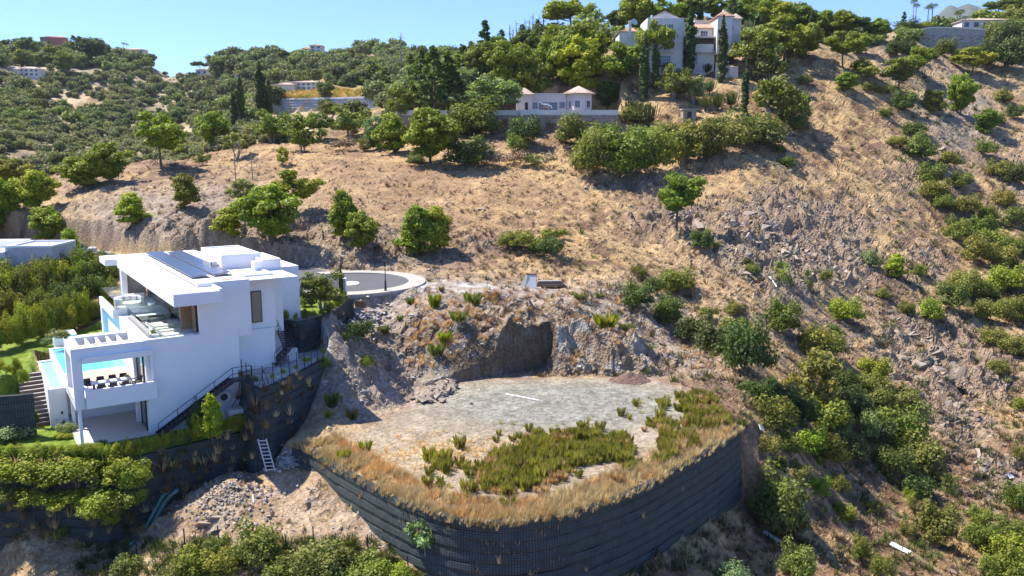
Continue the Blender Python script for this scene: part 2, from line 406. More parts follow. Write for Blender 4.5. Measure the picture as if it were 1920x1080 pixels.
def natural(x, y, px, py, rough, z):
    """relief: gullies, lumps, fractured rock"""
    sc = np.clip(y/90., .6, 6)
    z = z + rough*(fbm(x/9, y/9, 4, 2)-.5)*1.5*np.clip(sc, .7, 1.6)
    z = z + rough*(fbm(x/2.2, y/2.2, 4, 8)-.5)*.55
    far = sstep(230, 420, y)
    z = z + rough*far*(fbm(x/60, y/60, 4, 31)-.5)*26*np.clip(y/500, .4, 1.3)
    ca, sa = math.cos(.65), math.sin(.65); gu = x*ca-y*sa; gv = x*sa+y*ca      # erosion channels running down the right hand slope
    rid = 1-np.abs(2*fbm((x*.75+y*.66)/7.+fbm(x/9, y/9, 2, 5)*.8, (x*.66-y*.75)/34., 4, 91)-1)
    z = z - rough*sstep(2, 14, x)*(1-far)*sstep(.80, .98, rid)*.9
    R = ROCK_AT(px, py)*rough
    f1, f2, idv, t1 = worley(x/1.3+.4*fbm(x, y, 2, 3), y/1.7+x*.12, 4, True); e1 = np.clip((f2-f1)*2.2, 0, 1)
    g1, g2, idg = worley(x/.5+.3*fbm(x*2, y*2, 2, 7), y/.62, 14); e2 = np.clip((g2-g1)*2.2, 0, 1)
    L1, L2, idl, t2 = worley(x/3.4+.3*fbm(x/2, y/2, 2, 13), y/4.4+x*.05, 24, True)
    lump = fbm(x/4, y/4, 3, 77)
    Rm = np.clip(R*1.5*sstep(.36, .62, lump+.35*R), 0, 1)
    z = z + Rm*((idv-.35)*e1*.9 + t1*1.5 + (idg-.4)*e2*.35 + ((idl-.35)*2.0+t2*3.2)*np.clip((L2-L1)*2.5, 0, 1))
    # loose ground everywhere: small clods
    clod = sstep(.55, .8, fbm(x*1.4, y*1.4, 3, 55))
    z = z + rough*(1-far)*clod*(e2*.22+e1*idv*.25)
    return z, Rm, e1, e2

def full_h(x, y):
    z = base_h(x, y); px, py = to_px_np(x, y, z)
    z, rough = stamps(x, y, z, np.ones(x.shape))
    px, py = to_px_np(x, y, z)
    z, Rm, e1, e2 = natural(x, y, px, py, rough, z)
    return z, rough, Rm, px, py
def to_px_np(x, y, z):
    zz = z-CAMH; dep = np.maximum(y*cP-zz*sP, 1)
    return 960+FPX*x/dep, 540-FPX*(y*sP+zz*cP)/dep

def _rows():
    seg = [(3, 30, 12), (30, 40, 40), (40, 64, 170), (64, 92, 150), (92, 135, 150), (135, 210, 150), (210, 330, 90), (330, 720, 130), (720, 2400, 24)]
    r = []
    for a, b, n in seg: r += list(np.exp(np.linspace(math.log(a), math.log(b), n, endpoint=False)))
    return np.array(r+[2400.])
GY = _rows(); NU = 860
_s = np.linspace(-1, 1, NU); GU = .80*_s + .35*_s**15     # fan columns, coarser outside the view
YY, UU = np.meshgrid(GY, GU, indexing='ij'); XX = UU*YY
ZZ, ROUGH, RM, PX, PY = full_h(XX, YY)

_lY = np.log(GY)
def gz(x, y):
    """ground height under one point"""
    y = max(min(y, 2390), 3.2); u = x/y; j = np.searchsorted(GY, y)-1; i = np.searchsorted(GU, u)-1
    i = min(max(i, 0), NU-2); j = min(max(j, 0), len(GY)-2)
    fy = (y-GY[j])/(GY[j+1]-GY[j]); fx = (u-GU[i])/(GU[i+1]-GU[i])
    fx = min(max(fx, 0), 1)
    return float((ZZ[j, i]*(1-fx)+ZZ[j, i+1]*fx)*(1-fy)+(ZZ[j+1, i]*(1-fx)+ZZ[j+1, i+1]*fx)*fy)
def hit(px, py, ymin=31., ymax=1800.):
    """where the line of sight through a pixel of the photograph meets the ground"""
    d = ray(px, py); u = d[0]/d[1]; w = d[2]/d[1]
    i = min(max(np.searchsorted(GU, u)-1, 0), NU-2); fx = (u-GU[i])/(GU[i+1]-GU[i])
    col = ZZ[:, i]*(1-fx)+ZZ[:, i+1]*fx; rz = CAMH + w*GY
    ok = np.nonzero((rz < col) & (GY >= ymin) & (GY <= ymax))[0]
    if len(ok) == 0:
        sel = np.nonzero((GY >= max(ymin, 60)) & (GY <= min(ymax, 900)))[0]; k = sel[np.argmin((rz-col)[sel]/GY[sel])]
        return Vector((u*GY[k], GY[k], col[k]))
    k = ok[0]
    if k == 0: return Vector((u*GY[0], GY[0], col[0]))
    a = (rz-col)[k-1]; b = (rz-col)[k]; t = a/(a-b) if a > 0 else 0
    y = GY[k-1]+(GY[k]-GY[k-1])*t
    return Vector((u*y, y, gz(u*y, y)))
def col_mix(u):
    i = np.clip(np.searchsorted(GU, u)-1, 0, NU-2); fx = np.clip((u-GU[i])/(GU[i+1]-GU[i]), 0, 1); return i, fx
def gzs(x, y):
    y = np.clip(y, 3.2, 2390); i, fx = col_mix(x/y); j = np.clip(np.searchsorted(GY, y)-1, 0, len(GY)-2); fy = (y-GY[j])/(GY[j+1]-GY[j])
    return (ZZ[j, i]*(1-fx)+ZZ[j, i+1]*fx)*(1-fy)+(ZZ[j+1, i]*(1-fx)+ZZ[j+1, i+1]*fx)*fy
def hits(px, py, ymin=31., ymax=1800.):
    """hit() for arrays of pixels"""
    px = np.asarray(px, float); py = np.asarray(py, float); X = np.empty(len(px)); Y = X.copy(); good = np.zeros(len(px), bool)
    rows = np.nonzero((GY >= ymin) & (GY <= ymax))[0]; gy = GY[rows]
    for s in range(0, len(px), 3000):
        a = (px[s:s+3000]-960)/FPX; b = (540-py[s:s+3000])/FPX; dy = cP+b*sP; u = a/dy; w = (-sP+b*cP)/dy
        i, fx = col_mix(u); col = ZZ[rows][:, i]*(1-fx)+ZZ[rows][:, i+1]*fx; dif = CAMH+w[None]*gy[:, None]-col
        ok = dif < 0; k = np.argmax(ok, 0); has = ok.any(0); k1 = np.maximum(k, 1); n = np.arange(len(k))
        A = dif[k1-1, n]; B = dif[k1, n]; t = np.clip(np.where(A > 0, A/(A-B+1e-9), 0), 0, 1)
        y = gy[k1-1]+(gy[k1]-gy[k1-1])*t; Y[s:s+3000] = y; X[s:s+3000] = u*y; good[s:s+3000] = has
    return X, Y, gzs(X, Y), good
def slope_n(x, y, e=.5):
    return Vector((gz(x-e, y)-gz(x+e, y), gz(x, y-e)-gz(x, y+e), 2*e)).normalized()

# ------------------------------------------------------------------ ground colours (albedo, plus shade painted into the hollow)
def paint():
    n1 = fbm(XX/7, YY/7, 5, 101); n2 = fbm(XX/1.3, YY/1.3, 4, 102); n3 = fbm(XX/.45, YY/.45, 3, 103)
    nb = fbm(XX/22, YY/22, 3, 104)
    c = lambda r, g, b: np.array([r, g, b])[None, None, :]
    def mx(A, B, m): m = m[..., None]; return A*(1-m)+B*m
    soil = mx(c(.17,.105,.065), c(.29,.19,.12), sstep(.3, .7, n2))
    straw = mx(c(.42,.285,.13), c(.53,.385,.19), sstep(.3, .7, n3))
    g = sstep(.40, .62, .55*n1+.45*n2)
    out = mx(soil, straw, g*.85)
    # broad straw on the upper right slope, reddish soil in the middle
    up = np.exp(-(((PX-1680)/330)**2+((PY-230)/200)**2)); out = mx(out, straw, np.clip(up*1.1*sstep(.3,.6,n2),0,1)*.7)
    mid = np.exp(-(((PX-760)/330)**2+((PY-350)/70)**2))
    out = mx(out, mx(c(.31,.20,.115), c(.44,.305,.165), sstep(.38,.66,fbm(XX/5,YY/5,4,88))), np.clip(mid*1.3, 0, 1)*.85)
    # grey scree on the slope above the villa and on the far right
    def ell(cx, cy, rx, ry): return np.exp(-(((PX-cx)/rx)**2+((PY-cy)/ry)**2)*1.2)
    scree = mx(c(.23,.185,.145), c(.37,.31,.245), sstep(.3,.7,n3))
    ms = np.clip(ell(330,405,220,60)*1.4+ell(650,470,160,35)+ell(1800,220,70,90)*1.2+ell(640,495,120,16)*1.2+ell(1180,600,120,50)+ell(1500,560,80,50)*.7, 0, 1)*sstep(.25,.5,n1+.2)
    out = mx(out, scree, ms*.9)
    # bench and debris slope round the plot
    deb = mx(c(.27,.215,.165), c(.39,.33,.27), sstep(.3,.7,n3))
    md = np.clip(ell(740,660,210,130)*1.6+ell(1000,560,220,30)*1.3+ell(1230,640,130,70)*1.1+ell(830,545,90,14)*2, 0, 1)
    out = mx(out, deb, md)
    white = mx(c(.44,.42,.385), c(.56,.54,.50), sstep(.3,.7,n3)); out = mx(out, white, np.clip(ell(860,538,110,9)*1.6*sstep(.3,.6,n2), 0, 1))
    # wild scrub ground of the far hills
    far = sstep(175, 260, YY)
    scrub = mx(c(.24,.19,.12), c(.42,.34,.22), sstep(.35,.65,fbm(XX/14,YY/14,4,61)))
    out = mx(out, scrub, far*(1-np.clip(ell(160,190,90,14)*2+ell(190,165,45,10)*2+ell(620,175,110,22)*2, 0, 1)))
    out = mx(out, c(.50,.40,.26)*np.ones_like(out), np.clip(ell(130,192,55,10)*1.5+ell(190,160,30,9)*1.5+ell(250,148,12,5), 0, 1)*far*.85)
    out = mx(out, c(.42,.33,.13)*np.ones_like(out), np.clip(ell(610,176,110,16)*1.8, 0, 1)*far)
    # lower left strip and right foot
    ll = mx(c(.33,.24,.16), c(.44,.35,.26), sstep(.3,.7,n2)); out = mx(out, ll, np.clip(ell(450,980,420,90)*1.5, 0, 1)*(XX < 3)*(YY < 62)*.8)
    # plot surface: pale soil with grey green gravel
    sd = poly_sd(XX[:520], YY[:520], PLOT_POLY); sdp = np.full(XX.shape, -50.); sdp[:520] = sd
    mp = sstep(-.2, 1.2, sdp)
    pl = mx(c(.29,.235,.165), c(.38,.32,.24), sstep(.3,.7,n2))
    gr = mx(c(.20,.195,.165), c(.285,.28,.24), sstep(.3,.7,n3))
    mg = np.clip(ell(1060,760,260,48)*1.7*sstep(.2,.5,n1+.15), 0, 1); pl = mx(pl, gr, mg)
    pl = mx(pl, c(.44,.33,.19)*np.ones_like(pl), np.clip(ell(860,845,120,22)*1.1*sstep(.35,.6,n2), 0, 1)*.8)
    out = mx(out, pl, mp)
    edge = np.exp(-(line_d(XX, YY, PLOT_EDGE)-1.0)**2/3.0)*mp*.9; out = mx(out, c(.46,.31,.15)*np.ones_like(out), np.clip(edge, 0, 1)*sstep(.25,.5,n2)*.9)
    # the cut faces: brown and grey-green rock, with shade painted over the hollow on the left
    rock = mx(mx(c(.215,.16,.115), c(.36,.285,.205), n3), c(.27,.20,.14)*np.ones_like(out), sstep(.5,.7,fbm(XX/3,YY/3,3,71)))
    out = mx(out, rock, np.clip(RM*1.25, 0, 1)*.9)
    gx = np.gradient(ZZ, axis=0)/np.maximum(np.gradient(YY, axis=0), .01)
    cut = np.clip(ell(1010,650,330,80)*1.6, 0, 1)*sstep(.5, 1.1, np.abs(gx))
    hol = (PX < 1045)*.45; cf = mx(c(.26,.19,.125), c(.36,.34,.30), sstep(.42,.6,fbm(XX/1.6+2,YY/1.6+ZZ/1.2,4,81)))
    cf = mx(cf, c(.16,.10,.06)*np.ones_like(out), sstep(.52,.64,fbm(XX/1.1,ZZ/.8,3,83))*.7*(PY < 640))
    cf = cf*(1-hol[..., None]); out = mx(out, cf, cut)  # hollow's face darkened in colour to deepen its shade
    # lawns
    lawn = mx(c(.13,.20,.022), c(.20,.27,.04), sstep(.3,.7,fbm(XX/.9,YY/.9,3,92)))
    for poly in (GARD_POLY, LAWN_POLY, UP_POLY):
        s = np.full(XX.shape, -9.); s[:560] = poly_sd(XX[:560], YY[:560], poly); out = mx(out, lawn, sstep(-.1, .1, s))
    s = np.full(XX.shape, -9.); s[:560] = poly_sd(XX[:560], YY[:560], PATIO_POLY); out = mx(out, white, sstep(-.1, .1, s))
    # rocky grain flag for the shader
    grain = np.clip(.35+RM*.6+cut*.5-far*.3, 0, 1)*np.where(np.isfinite(out[..., 0]), 1, 1)
    return np.clip(out, .01, .9), grain, g
GC, GG, GS = paint()

def ground_mat():
    m, nt, p, out = new_mat('dry hillside')
    at = nd(nt, 'ShaderNodeAttribute', attribute_name='gcol'); gr = nd(nt, 'ShaderNodeAttribute', attribute_name='grain')
    tc = nd(nt, 'ShaderNodeTexCoord').outputs['Object']
    n1 = noise_n(nt, 3.2, 6, .72, tc); n2 = noise_n(nt, .45, 5, .65, tc)
    vo = nd(nt, 'ShaderNodeTexVoronoi'); vo.inputs['Scale'].default_value = 4.5; nt.links.new(tc, vo.inputs['Vector'])
    vo2 = nd(nt, 'ShaderNodeTexVoronoi'); vo2.inputs['Scale'].default_value = 1.7; nt.links.new(tc, vo2.inputs['Vector'])
    r1 = ramp_n(nt, n1.outputs[0], [(.28, (.55, .52, .50)), (.5, (.95, .95, .95)), (.72, (1.30, 1.28, 1.22))])
    r2 = ramp_n(nt, n2.outputs[0], [(.3, (.82, .80, .78)), (.7, (1.14, 1.12, 1.08))])
    c = mix_n(nt, at.outputs['Color'], r1.outputs[0], 1.0, 'MULTIPLY'); c = mix_n(nt, c, r2.outputs[0], 1.0, 'MULTIPLY')
    sp = ramp_n(nt, vo.outputs['Color'], [(.1, (.62, .60, .60)), (.5, (1, 1, 1)), (.95, (1.35, 1.33, 1.3))])
    c = mix_n(nt, c, sp.outputs[0], .55, 'MULTIPLY')
    nt.links.new(c, p.inputs['Base Color']); p.inputs['Roughness'].default_value = .95
    p.inputs['Specular IOR Level'].default_value = .15
    b = nd(nt, 'ShaderNodeBump'); b.inputs['Distance'].default_value = .16; b.inputs['Strength'].default_value = .9
    ad = nd(nt, 'ShaderNodeMath', operation='ADD'); nt.links.new(n1.outputs[0], ad.inputs[0])
    ml = nd(nt, 'ShaderNodeMath', operation='MULTIPLY'); nt.links.new(vo.outputs['Distance'], ml.inputs[0]); nt.links.new(gr.outputs['Fac'], ml.inputs[1])
    nt.links.new(ml.outputs[0], ad.inputs[1]); nt.links.new(ad.outputs[0], b.inputs['Height']); nt.links.new(b.outputs[0], p.inputs['Normal'])
    return m
def build_terrain():
    nr, nc = XX.shape; idx = np.arange(nr*nc).reshape(nr, nc)
    F = np.stack([idx[:-1, :-1], idx[:-1, 1:], idx[1:, 1:], idx[1:, :-1]], -1).reshape(-1, 4)
    me = np_mesh('hillside_terrain', np.stack([XX, YY, ZZ], -1).reshape(-1, 3), F, smooth=False)
    add_attr(me, 'gcol', np.concatenate([GC, np.ones(GC.shape[:2]+(1,))], -1).reshape(-1, 4), 'FLOAT_COLOR')
    add_attr(me, 'grain', GG.ravel())
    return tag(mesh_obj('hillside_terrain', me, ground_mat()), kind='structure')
build_terrain()
# ------------------------------------------------------------------ foliage materials and prototypes
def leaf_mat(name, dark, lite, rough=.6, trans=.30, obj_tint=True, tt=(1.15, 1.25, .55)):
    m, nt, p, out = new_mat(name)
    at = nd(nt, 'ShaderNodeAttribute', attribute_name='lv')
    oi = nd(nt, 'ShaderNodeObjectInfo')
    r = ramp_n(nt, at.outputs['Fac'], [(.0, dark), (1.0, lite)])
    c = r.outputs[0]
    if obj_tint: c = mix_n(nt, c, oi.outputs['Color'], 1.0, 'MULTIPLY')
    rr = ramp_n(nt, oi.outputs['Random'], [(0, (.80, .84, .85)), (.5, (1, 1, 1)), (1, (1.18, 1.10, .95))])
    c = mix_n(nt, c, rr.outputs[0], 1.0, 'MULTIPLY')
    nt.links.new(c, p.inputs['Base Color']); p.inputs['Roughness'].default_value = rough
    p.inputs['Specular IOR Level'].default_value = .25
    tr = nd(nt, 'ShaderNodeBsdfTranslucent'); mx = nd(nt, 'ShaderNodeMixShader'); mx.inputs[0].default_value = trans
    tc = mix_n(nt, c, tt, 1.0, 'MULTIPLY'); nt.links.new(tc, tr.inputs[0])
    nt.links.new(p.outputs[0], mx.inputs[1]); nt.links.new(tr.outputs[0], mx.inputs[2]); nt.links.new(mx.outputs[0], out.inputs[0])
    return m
M = {}
M['leaf'] = leaf_mat('broad leaves', (.045, .080, .018), (.24, .275, .075))
M['needle'] = leaf_mat('pine needles', (.055, .090, .014), (.26, .32, .055))
M['dry'] = leaf_mat('dry stems', (.20, .14, .08), (.42, .31, .17), trans=.2, tt=(1, .95, .85))
M['bark'] = plain('bark', (.13, .095, .07), .9, .3, 3, .02)
M['bark_grey'] = plain('weathered grey wood', (.27, .24, .21), .9, .2, 3, .02)

def cards(cen, nor, size, aspect=1.6, jit=.6, seed=0, tri=False):
    """one small leaf-sprig face per centre, roughly facing nor with jitter. returns verts, faces"""
    g = np.random.default_rng(seed); n = len(cen)
    nn = nor + g.normal(0, jit, (n, 3)); nn /= np.linalg.norm(nn, axis=1)[:, None]+1e-9
    r = g.normal(0, 1, (n, 3)); t = np.cross(nn, r); t /= np.linalg.norm(t, axis=1)[:, None]+1e-9
    b = np.cross(nn, t); s = (size*(.65+.7*g.random(n)))[:, None] if np.ndim(size) else (size*(.65+.7*g.random(n)))[:, None]
    t = t*s*aspect/2; b = b*s/2
    if tri:
        Vv = np.stack([cen-t-b*.8, cen-t*.3+b, cen+t], 1).reshape(-1, 3); return Vv, np.arange(3*n).reshape(n, 3)
    Vv = np.stack([cen-t*.9, cen-b+t*.1, cen+t, cen+b-t*.1], 1).reshape(-1, 3)
    return Vv, np.arange(4*n).reshape(n, 4)
def sph(n, g):
    d = g.normal(0, 1, (n, 3)); return d/np.linalg.norm(d, axis=1)[:, None]
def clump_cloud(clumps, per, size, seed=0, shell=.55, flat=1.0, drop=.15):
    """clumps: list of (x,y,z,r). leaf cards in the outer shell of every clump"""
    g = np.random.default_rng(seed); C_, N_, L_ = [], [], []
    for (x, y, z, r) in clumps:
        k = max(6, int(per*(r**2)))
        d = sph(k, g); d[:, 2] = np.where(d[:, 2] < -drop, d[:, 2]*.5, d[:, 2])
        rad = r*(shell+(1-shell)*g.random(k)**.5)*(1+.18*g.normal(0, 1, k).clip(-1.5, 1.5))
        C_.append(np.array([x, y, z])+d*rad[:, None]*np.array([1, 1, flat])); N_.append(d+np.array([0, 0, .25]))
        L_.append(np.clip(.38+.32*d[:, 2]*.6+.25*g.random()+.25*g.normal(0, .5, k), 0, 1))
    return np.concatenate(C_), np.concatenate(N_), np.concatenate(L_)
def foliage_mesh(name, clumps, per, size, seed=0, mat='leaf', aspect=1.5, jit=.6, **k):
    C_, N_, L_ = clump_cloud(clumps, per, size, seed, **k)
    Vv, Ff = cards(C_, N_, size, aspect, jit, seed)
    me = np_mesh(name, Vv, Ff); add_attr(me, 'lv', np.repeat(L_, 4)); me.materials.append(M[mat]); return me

# every prototype: dict(crown=mesh, trunk=mesh or None), unit height 1 unless stated; scale by metres
PROTO = {}
def trunk_mesh(name, paths, mat='bark'):
    mb = MB()
    for pts, r0, r1 in paths: mb.tube(pts, r0, 6, r1)
    me = bpy.data.meshes.new(name); me.from_pydata(mb.v, [], mb.f); me.update(); me.materials.append(M[mat]); return me
def proto_pine(key, seed, shape='round'):
    g = random.Random(seed); cl = []; paths = []
    lean = (g.uniform(-.05, .05), g.uniform(-.04, .04))
    if shape == 'round':      # bushy pine, crown almost to the ground
        H0, R, cz, hz_, n = .14, .38, .53, .42, 54
    elif shape == 'umbrella': H0, R, cz, hz_, n = .5, .44, .72, .24, 38
    elif shape == 'open':     H0, R, cz, hz_, n = .38, .42, .64, .32, 36
    elif shape == 'young':    H0, R, cz, hz_, n = .10, .29, .50, .46, 44
    paths.append(([(0, 0, -.08), (lean[0]*.5, lean[1]*.5, .3), (lean[0], lean[1], .62), (lean[0]*1.3, lean[1]*1.3, .85)], .026, .008))
    i = 0
    while i < n:
        d = Vector((g.gauss(0, 1), g.gauss(0, 1), g.gauss(0, 1))).normalized()
        rad = g.uniform(.50, 1.0)
        lob = 1+.22*math.sin(2*math.atan2(d.y, d.x)+seed)+.14*math.sin(5*math.atan2(d.y, d.x)+seed*2+d.z*3); p = Vector((d.x*R*rad*lob, d.y*R*rad*lob, d.z*hz_*rad*(1+.12*math.sin(seed+d.x*5))))
        if shape in ('umbrella',) and p.z < -hz_*.35: continue
        taper = 1.0
        if shape == 'young': taper = 1.15-.75*((p.z+hz_)/(2*hz_)); p.x *= taper; p.y *= taper
        c = (p.x+lean[0], p.y+lean[1], cz+p.z); r = g.uniform(.09, .165)*(1 if shape != 'open' else .92)
        cl.append((*c, r)); i += 1
        if i % 3 == 0:
            z0 = max(H0*.7, min(c[2]-.12, .75)); paths.append(([(lean[0]*z0, lean[1]*z0, z0), ((c[0])*.6, c[1]*.6, (z0+c[2])/2), (c[0], c[1], c[2])], .009, .003))
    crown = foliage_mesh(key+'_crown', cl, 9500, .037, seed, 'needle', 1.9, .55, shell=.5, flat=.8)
    PROTO[key] = dict(crown=crown, trunk=trunk_mesh(key+'_trunk', paths))
for k, s, sh in (('pine_a', 1, 'round'), ('pine_b', 2, 'round'), ('pine_c', 3, 'umbrella'), ('pine_d', 4, 'open'), ('pine_e', 5, 'open'), ('young_a', 6, 'young'), ('young_b', 7, 'young')):
    proto_pine(k, s, sh)
def proto_cypress(key, seed, w=.085, ragged=.0):
    g = random.Random(seed); cl = []
    for i in range(60):
        z = .03+.95*(i/59); r = w*min(1, (1-z)*2.6+.10)*min(1, .55+z*3)
        a = g.uniform(0, 6.28); q = r*g.uniform(.0, .55+ragged)
        cl.append((q*math.cos(a), q*math.sin(a), z, r*g.uniform(.6, .85)))
    cr = foliage_mesh(key+'_crown', cl, 26000, .026, seed, 'leaf', 2.0, .5, shell=.7)
    PROTO[key] = dict(crown=cr, trunk=trunk_mesh(key+'_trunk', [([(0, 0, -.05), (0, 0, .5)], .014, .008)]))
proto_cypress('cypress_a', 11); proto_cypress('cypress_b', 12, .075)
def proto_conifer(key, seed, w=.2):
    g = random.Random(seed); cl = []; paths = [([(0, 0, -.05), (0, 0, .97)], .022, .004)]
    for i in range(80):
        z = .12+.86*(i/79); R = w*(1-z)**.8*g.uniform(.5, 1.15)+.012
        a = g.uniform(0, 6.28); c = (R*math.cos(a), R*math.sin(a), z-.05*R)
        cl.append((*c, g.uniform(.03, .058)*(1.25-z*.8)))
        if i % 3 == 0: paths.append(([(0, 0, z+.02), c], .005, .002))
    cr = foliage_mesh(key+'_crown', cl, 15000, .034, seed, 'needle', 2.0, .8, shell=.3, flat=.7)
    PROTO[key] = dict(crown=cr, trunk=trunk_mesh(key+'_trunk', paths))
proto_conifer('conifer_a', 21, .22); proto_conifer('conifer_b', 22, .15)
def proto_bush(key, seed, n=26, R=.5, Hh=.62, r=(.14, .24), per=4300, size=.040, mat='leaf', jit=.6, stems=True, shell=.55):
    """width about 1, height about .9; sits on the ground"""
    g = random.Random(seed); cl = []
    for i in range(n):
        a = g.uniform(0, 6.28); el = g.uniform(-.15, 1.0); q = g.uniform(.35, .92)
        rr = g.uniform(*r)
        x = math.cos(a)*R*q*math.sqrt(max(0, 1-max(el, 0)**2*.8)); y = math.sin(a)*R*q*math.sqrt(max(0, 1-max(el, 0)**2*.8))
        z = .20+max(el, 0)*Hh*q*.9; cl.append((x, y, z, rr))
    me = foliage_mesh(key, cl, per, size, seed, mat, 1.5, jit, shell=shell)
    PROTO[key] = dict(crown=me, trunk=None)
proto_bush('bush_a', 31); proto_bush('bush_b', 32, n=34, r=(.11, .2)); proto_bush('bush_c', 33, n=20, r=(.16, .26), Hh=.5)
proto_bush('bush_d', 34, n=30, R=.55, Hh=.40, r=(.10, .18))
proto_bush('tuft_bush', 35, n=16, R=.42, Hh=.4, r=(.10, .2), per=3000, size=.042, jit=1.2, shell=.25)
proto_bush('twiggy', 36, n=18, R=.45, Hh=.45, r=(.12, .22), per=1300, size=.05, mat='dry', jit=1.5, shell=.15)
proto_bush('twiggy_b', 37, n=14, R=.5, Hh=.35, r=(.12, .2), per=1100, size=.05, mat='dry', jit=1.5, shell=.15)
def proto_olive(key, seed, low=.18):
    g = random.Random(seed); cl = []; paths = []
    for i in range(26):
        a = g.uniform(0, 6.28); q = g.uniform(.1, .42); z = g.uniform(low+.12, .86)
        q *= math.sqrt(max(.15, 1-((z-.5)/.48)**2))
        cl.append((q*math.cos(a), q*math.sin(a), z, g.uniform(.09, .16)))
    for i in range(5):
        c = cl[i*4]; paths.append(([(g.uniform(-.03, .03), g.uniform(-.03, .03), -.06), (c[0]*.35, c[1]*.35, .28), (c[0], c[1], c[2])], .02, .006))
    cr = foliage_mesh(key+'_crown', cl, 4200, .045, seed, 'leaf', 2.2, 1.0, shell=.2)
    PROTO[key] = dict(crown=cr, trunk=trunk_mesh(key+'_trunk', paths, 'bark_grey'))
proto_olive('olive_a', 41); proto_olive('olive_b', 42, .3); proto_olive('olive_c', 43, .1)
def proto_dead(key, seed, straight=False):
    g = random.Random(seed); paths = [([(0, 0, -.05), (.01, 0, .5), (.0, .01, 1)], .015, .003)]
    for i in range(26 if straight else 16):
        z = g.uniform(.25, .92); a = g.uniform(0, 6.28); L = (g.uniform(.05, .12) if straight else g.uniform(.15, .3))*(1.15-z*.7)
        e = (L*math.cos(a), L*math.sin(a), z+L*(.3 if straight else .9)); paths.append(([(0, 0, z), (e[0]*.5, e[1]*.5, z+L*.3), e], .005, .0015))
        if not straight:
            for k in range(2):
                f = (e[0]+g.uniform(-.07, .07), e[1]+g.uniform(-.07, .07), e[2]+g.uniform(.02, .09)); paths.append(([((e[0])*.6, e[1]*.6, z+L*.45), f], .003, .001))
    PROTO[key] = dict(crown=None, trunk=trunk_mesh(key+'_trunk', paths, 'bark_grey'))
proto_dead('dead_a', 51); proto_dead('dead_b', 52, True)
def proto_palm(key, seed, tall=True):
    g = random.Random(seed); Vv, Ff, L = [], [], []
    top = 1.0 if tall else .12; R = .16 if tall else .5
    for k in range(26):
        a = 2.4*k; el = g.uniform(-.5, 1.1); d = np.array([math.cos(a)*math.cos(el), math.sin(a)*math.cos(el), math.sin(el)])
        side = np.array([-math.sin(a), math.cos(a), 0]); c = np.array([0, 0, top]); mid = c+d*R*.55+np.array([0, 0, .02]); tip = c+d*R+np.array([0, 0, -R*.25])
        for j in range(-3, 4):
            q = side*j*R*.12; n = len(Vv); Vv += [c+d*R*.25, mid+q*.7-side*R*.03, tip+q*1.5, mid+q*.7+side*R*.03]; Ff.append([n, n+1, n+2, n+3]); L += [g.uniform(.2, .8)]*4
    me = np_mesh(key+'_crown', np.array(Vv), np.array(Ff)); add_attr(me, 'lv', L); me.materials.append(M['leaf'])
    PROTO[key] = dict(crown=me, trunk=trunk_mesh(key+'_trunk', [([(0, 0, -.03), (.01, 0, .5), (0, 0, 1)], .017, .011)], 'bark_grey') if tall else None)
proto_palm('palm', 61); proto_palm('dwarf_palm', 62, False)
def proto_cactus(key, seed):
    g = random.Random(seed); mb = MB(); Lv = []
    mb.tube([(0, 0, -.05), (0, 0, .35)], .035, 6, .03)
    for k in range(44):
        a = g.uniform(0, 6.28); q = g.uniform(.08, .36); h = g.uniform(.75, 1.0)-q*.35
        mb.tube([(q*.25*math.cos(a), q*.25*math.sin(a), .22), (q*.8*math.cos(a), q*.8*math.sin(a), .42), (q*math.cos(a), q*math.sin(a), h)], .02, 4, .014)
    me = bpy.data.meshes.new(key); me.from_pydata(mb.v, [], mb.f); me.update(); add_attr(me, 'lv', [min(1, max(0, v[2]*.8)) for v in mb.v]); me.materials.append(M['leaf'])
    PROTO[key] = dict(crown=me, trunk=None)
proto_cactus('cactus', 71)
def proto_rush(key, seed, n=150, mat='leaf', spread=.62, w=.026, nodz=.0):
    """clump of upright thin stems, height 1"""
    g = np.random.default_rng(seed); a = g.random(n)*6.28; q = g.random(n)**.5*spread*.55; h = .55+.45*g.random(n)
    bx, by = q*np.cos(a), q*np.sin(a); out_ = (.25+q)*(.35+.5*g.random(n)); tx = bx+np.cos(a)*out_*.6; ty = by+np.sin(a)*out_*.6
    sx, sy = -np.sin(a)*w/2, np.cos(a)*w/2; z0 = np.full(n, -.04)
    mid = .55
    Vv = np.stack([np.stack([bx-sx, by-sy, z0], 1), np.stack([bx+sx, by+sy, z0], 1), np.stack([bx*(1-mid)+tx*mid*.7+sx, by*(1-mid)+ty*mid*.7+sy, h*.65], 1), np.stack([tx, ty, h], 1)], 1).reshape(-1, 3)
    me = np_mesh(key, Vv, np.arange(4*n).reshape(n, 4)); lv = np.repeat(g.random(n), 4)*.6; lv[2::4] += .2; lv[3::4] += .4
    add_attr(me, 'lv', lv); me.materials.append(M[mat]); PROTO[key] = dict(crown=me, trunk=None)
proto_rush('rush', 81); proto_rush('rush_b', 82, 110, w=.032); proto_rush('straw_tuft', 83, 90, 'dry', .7, .05)

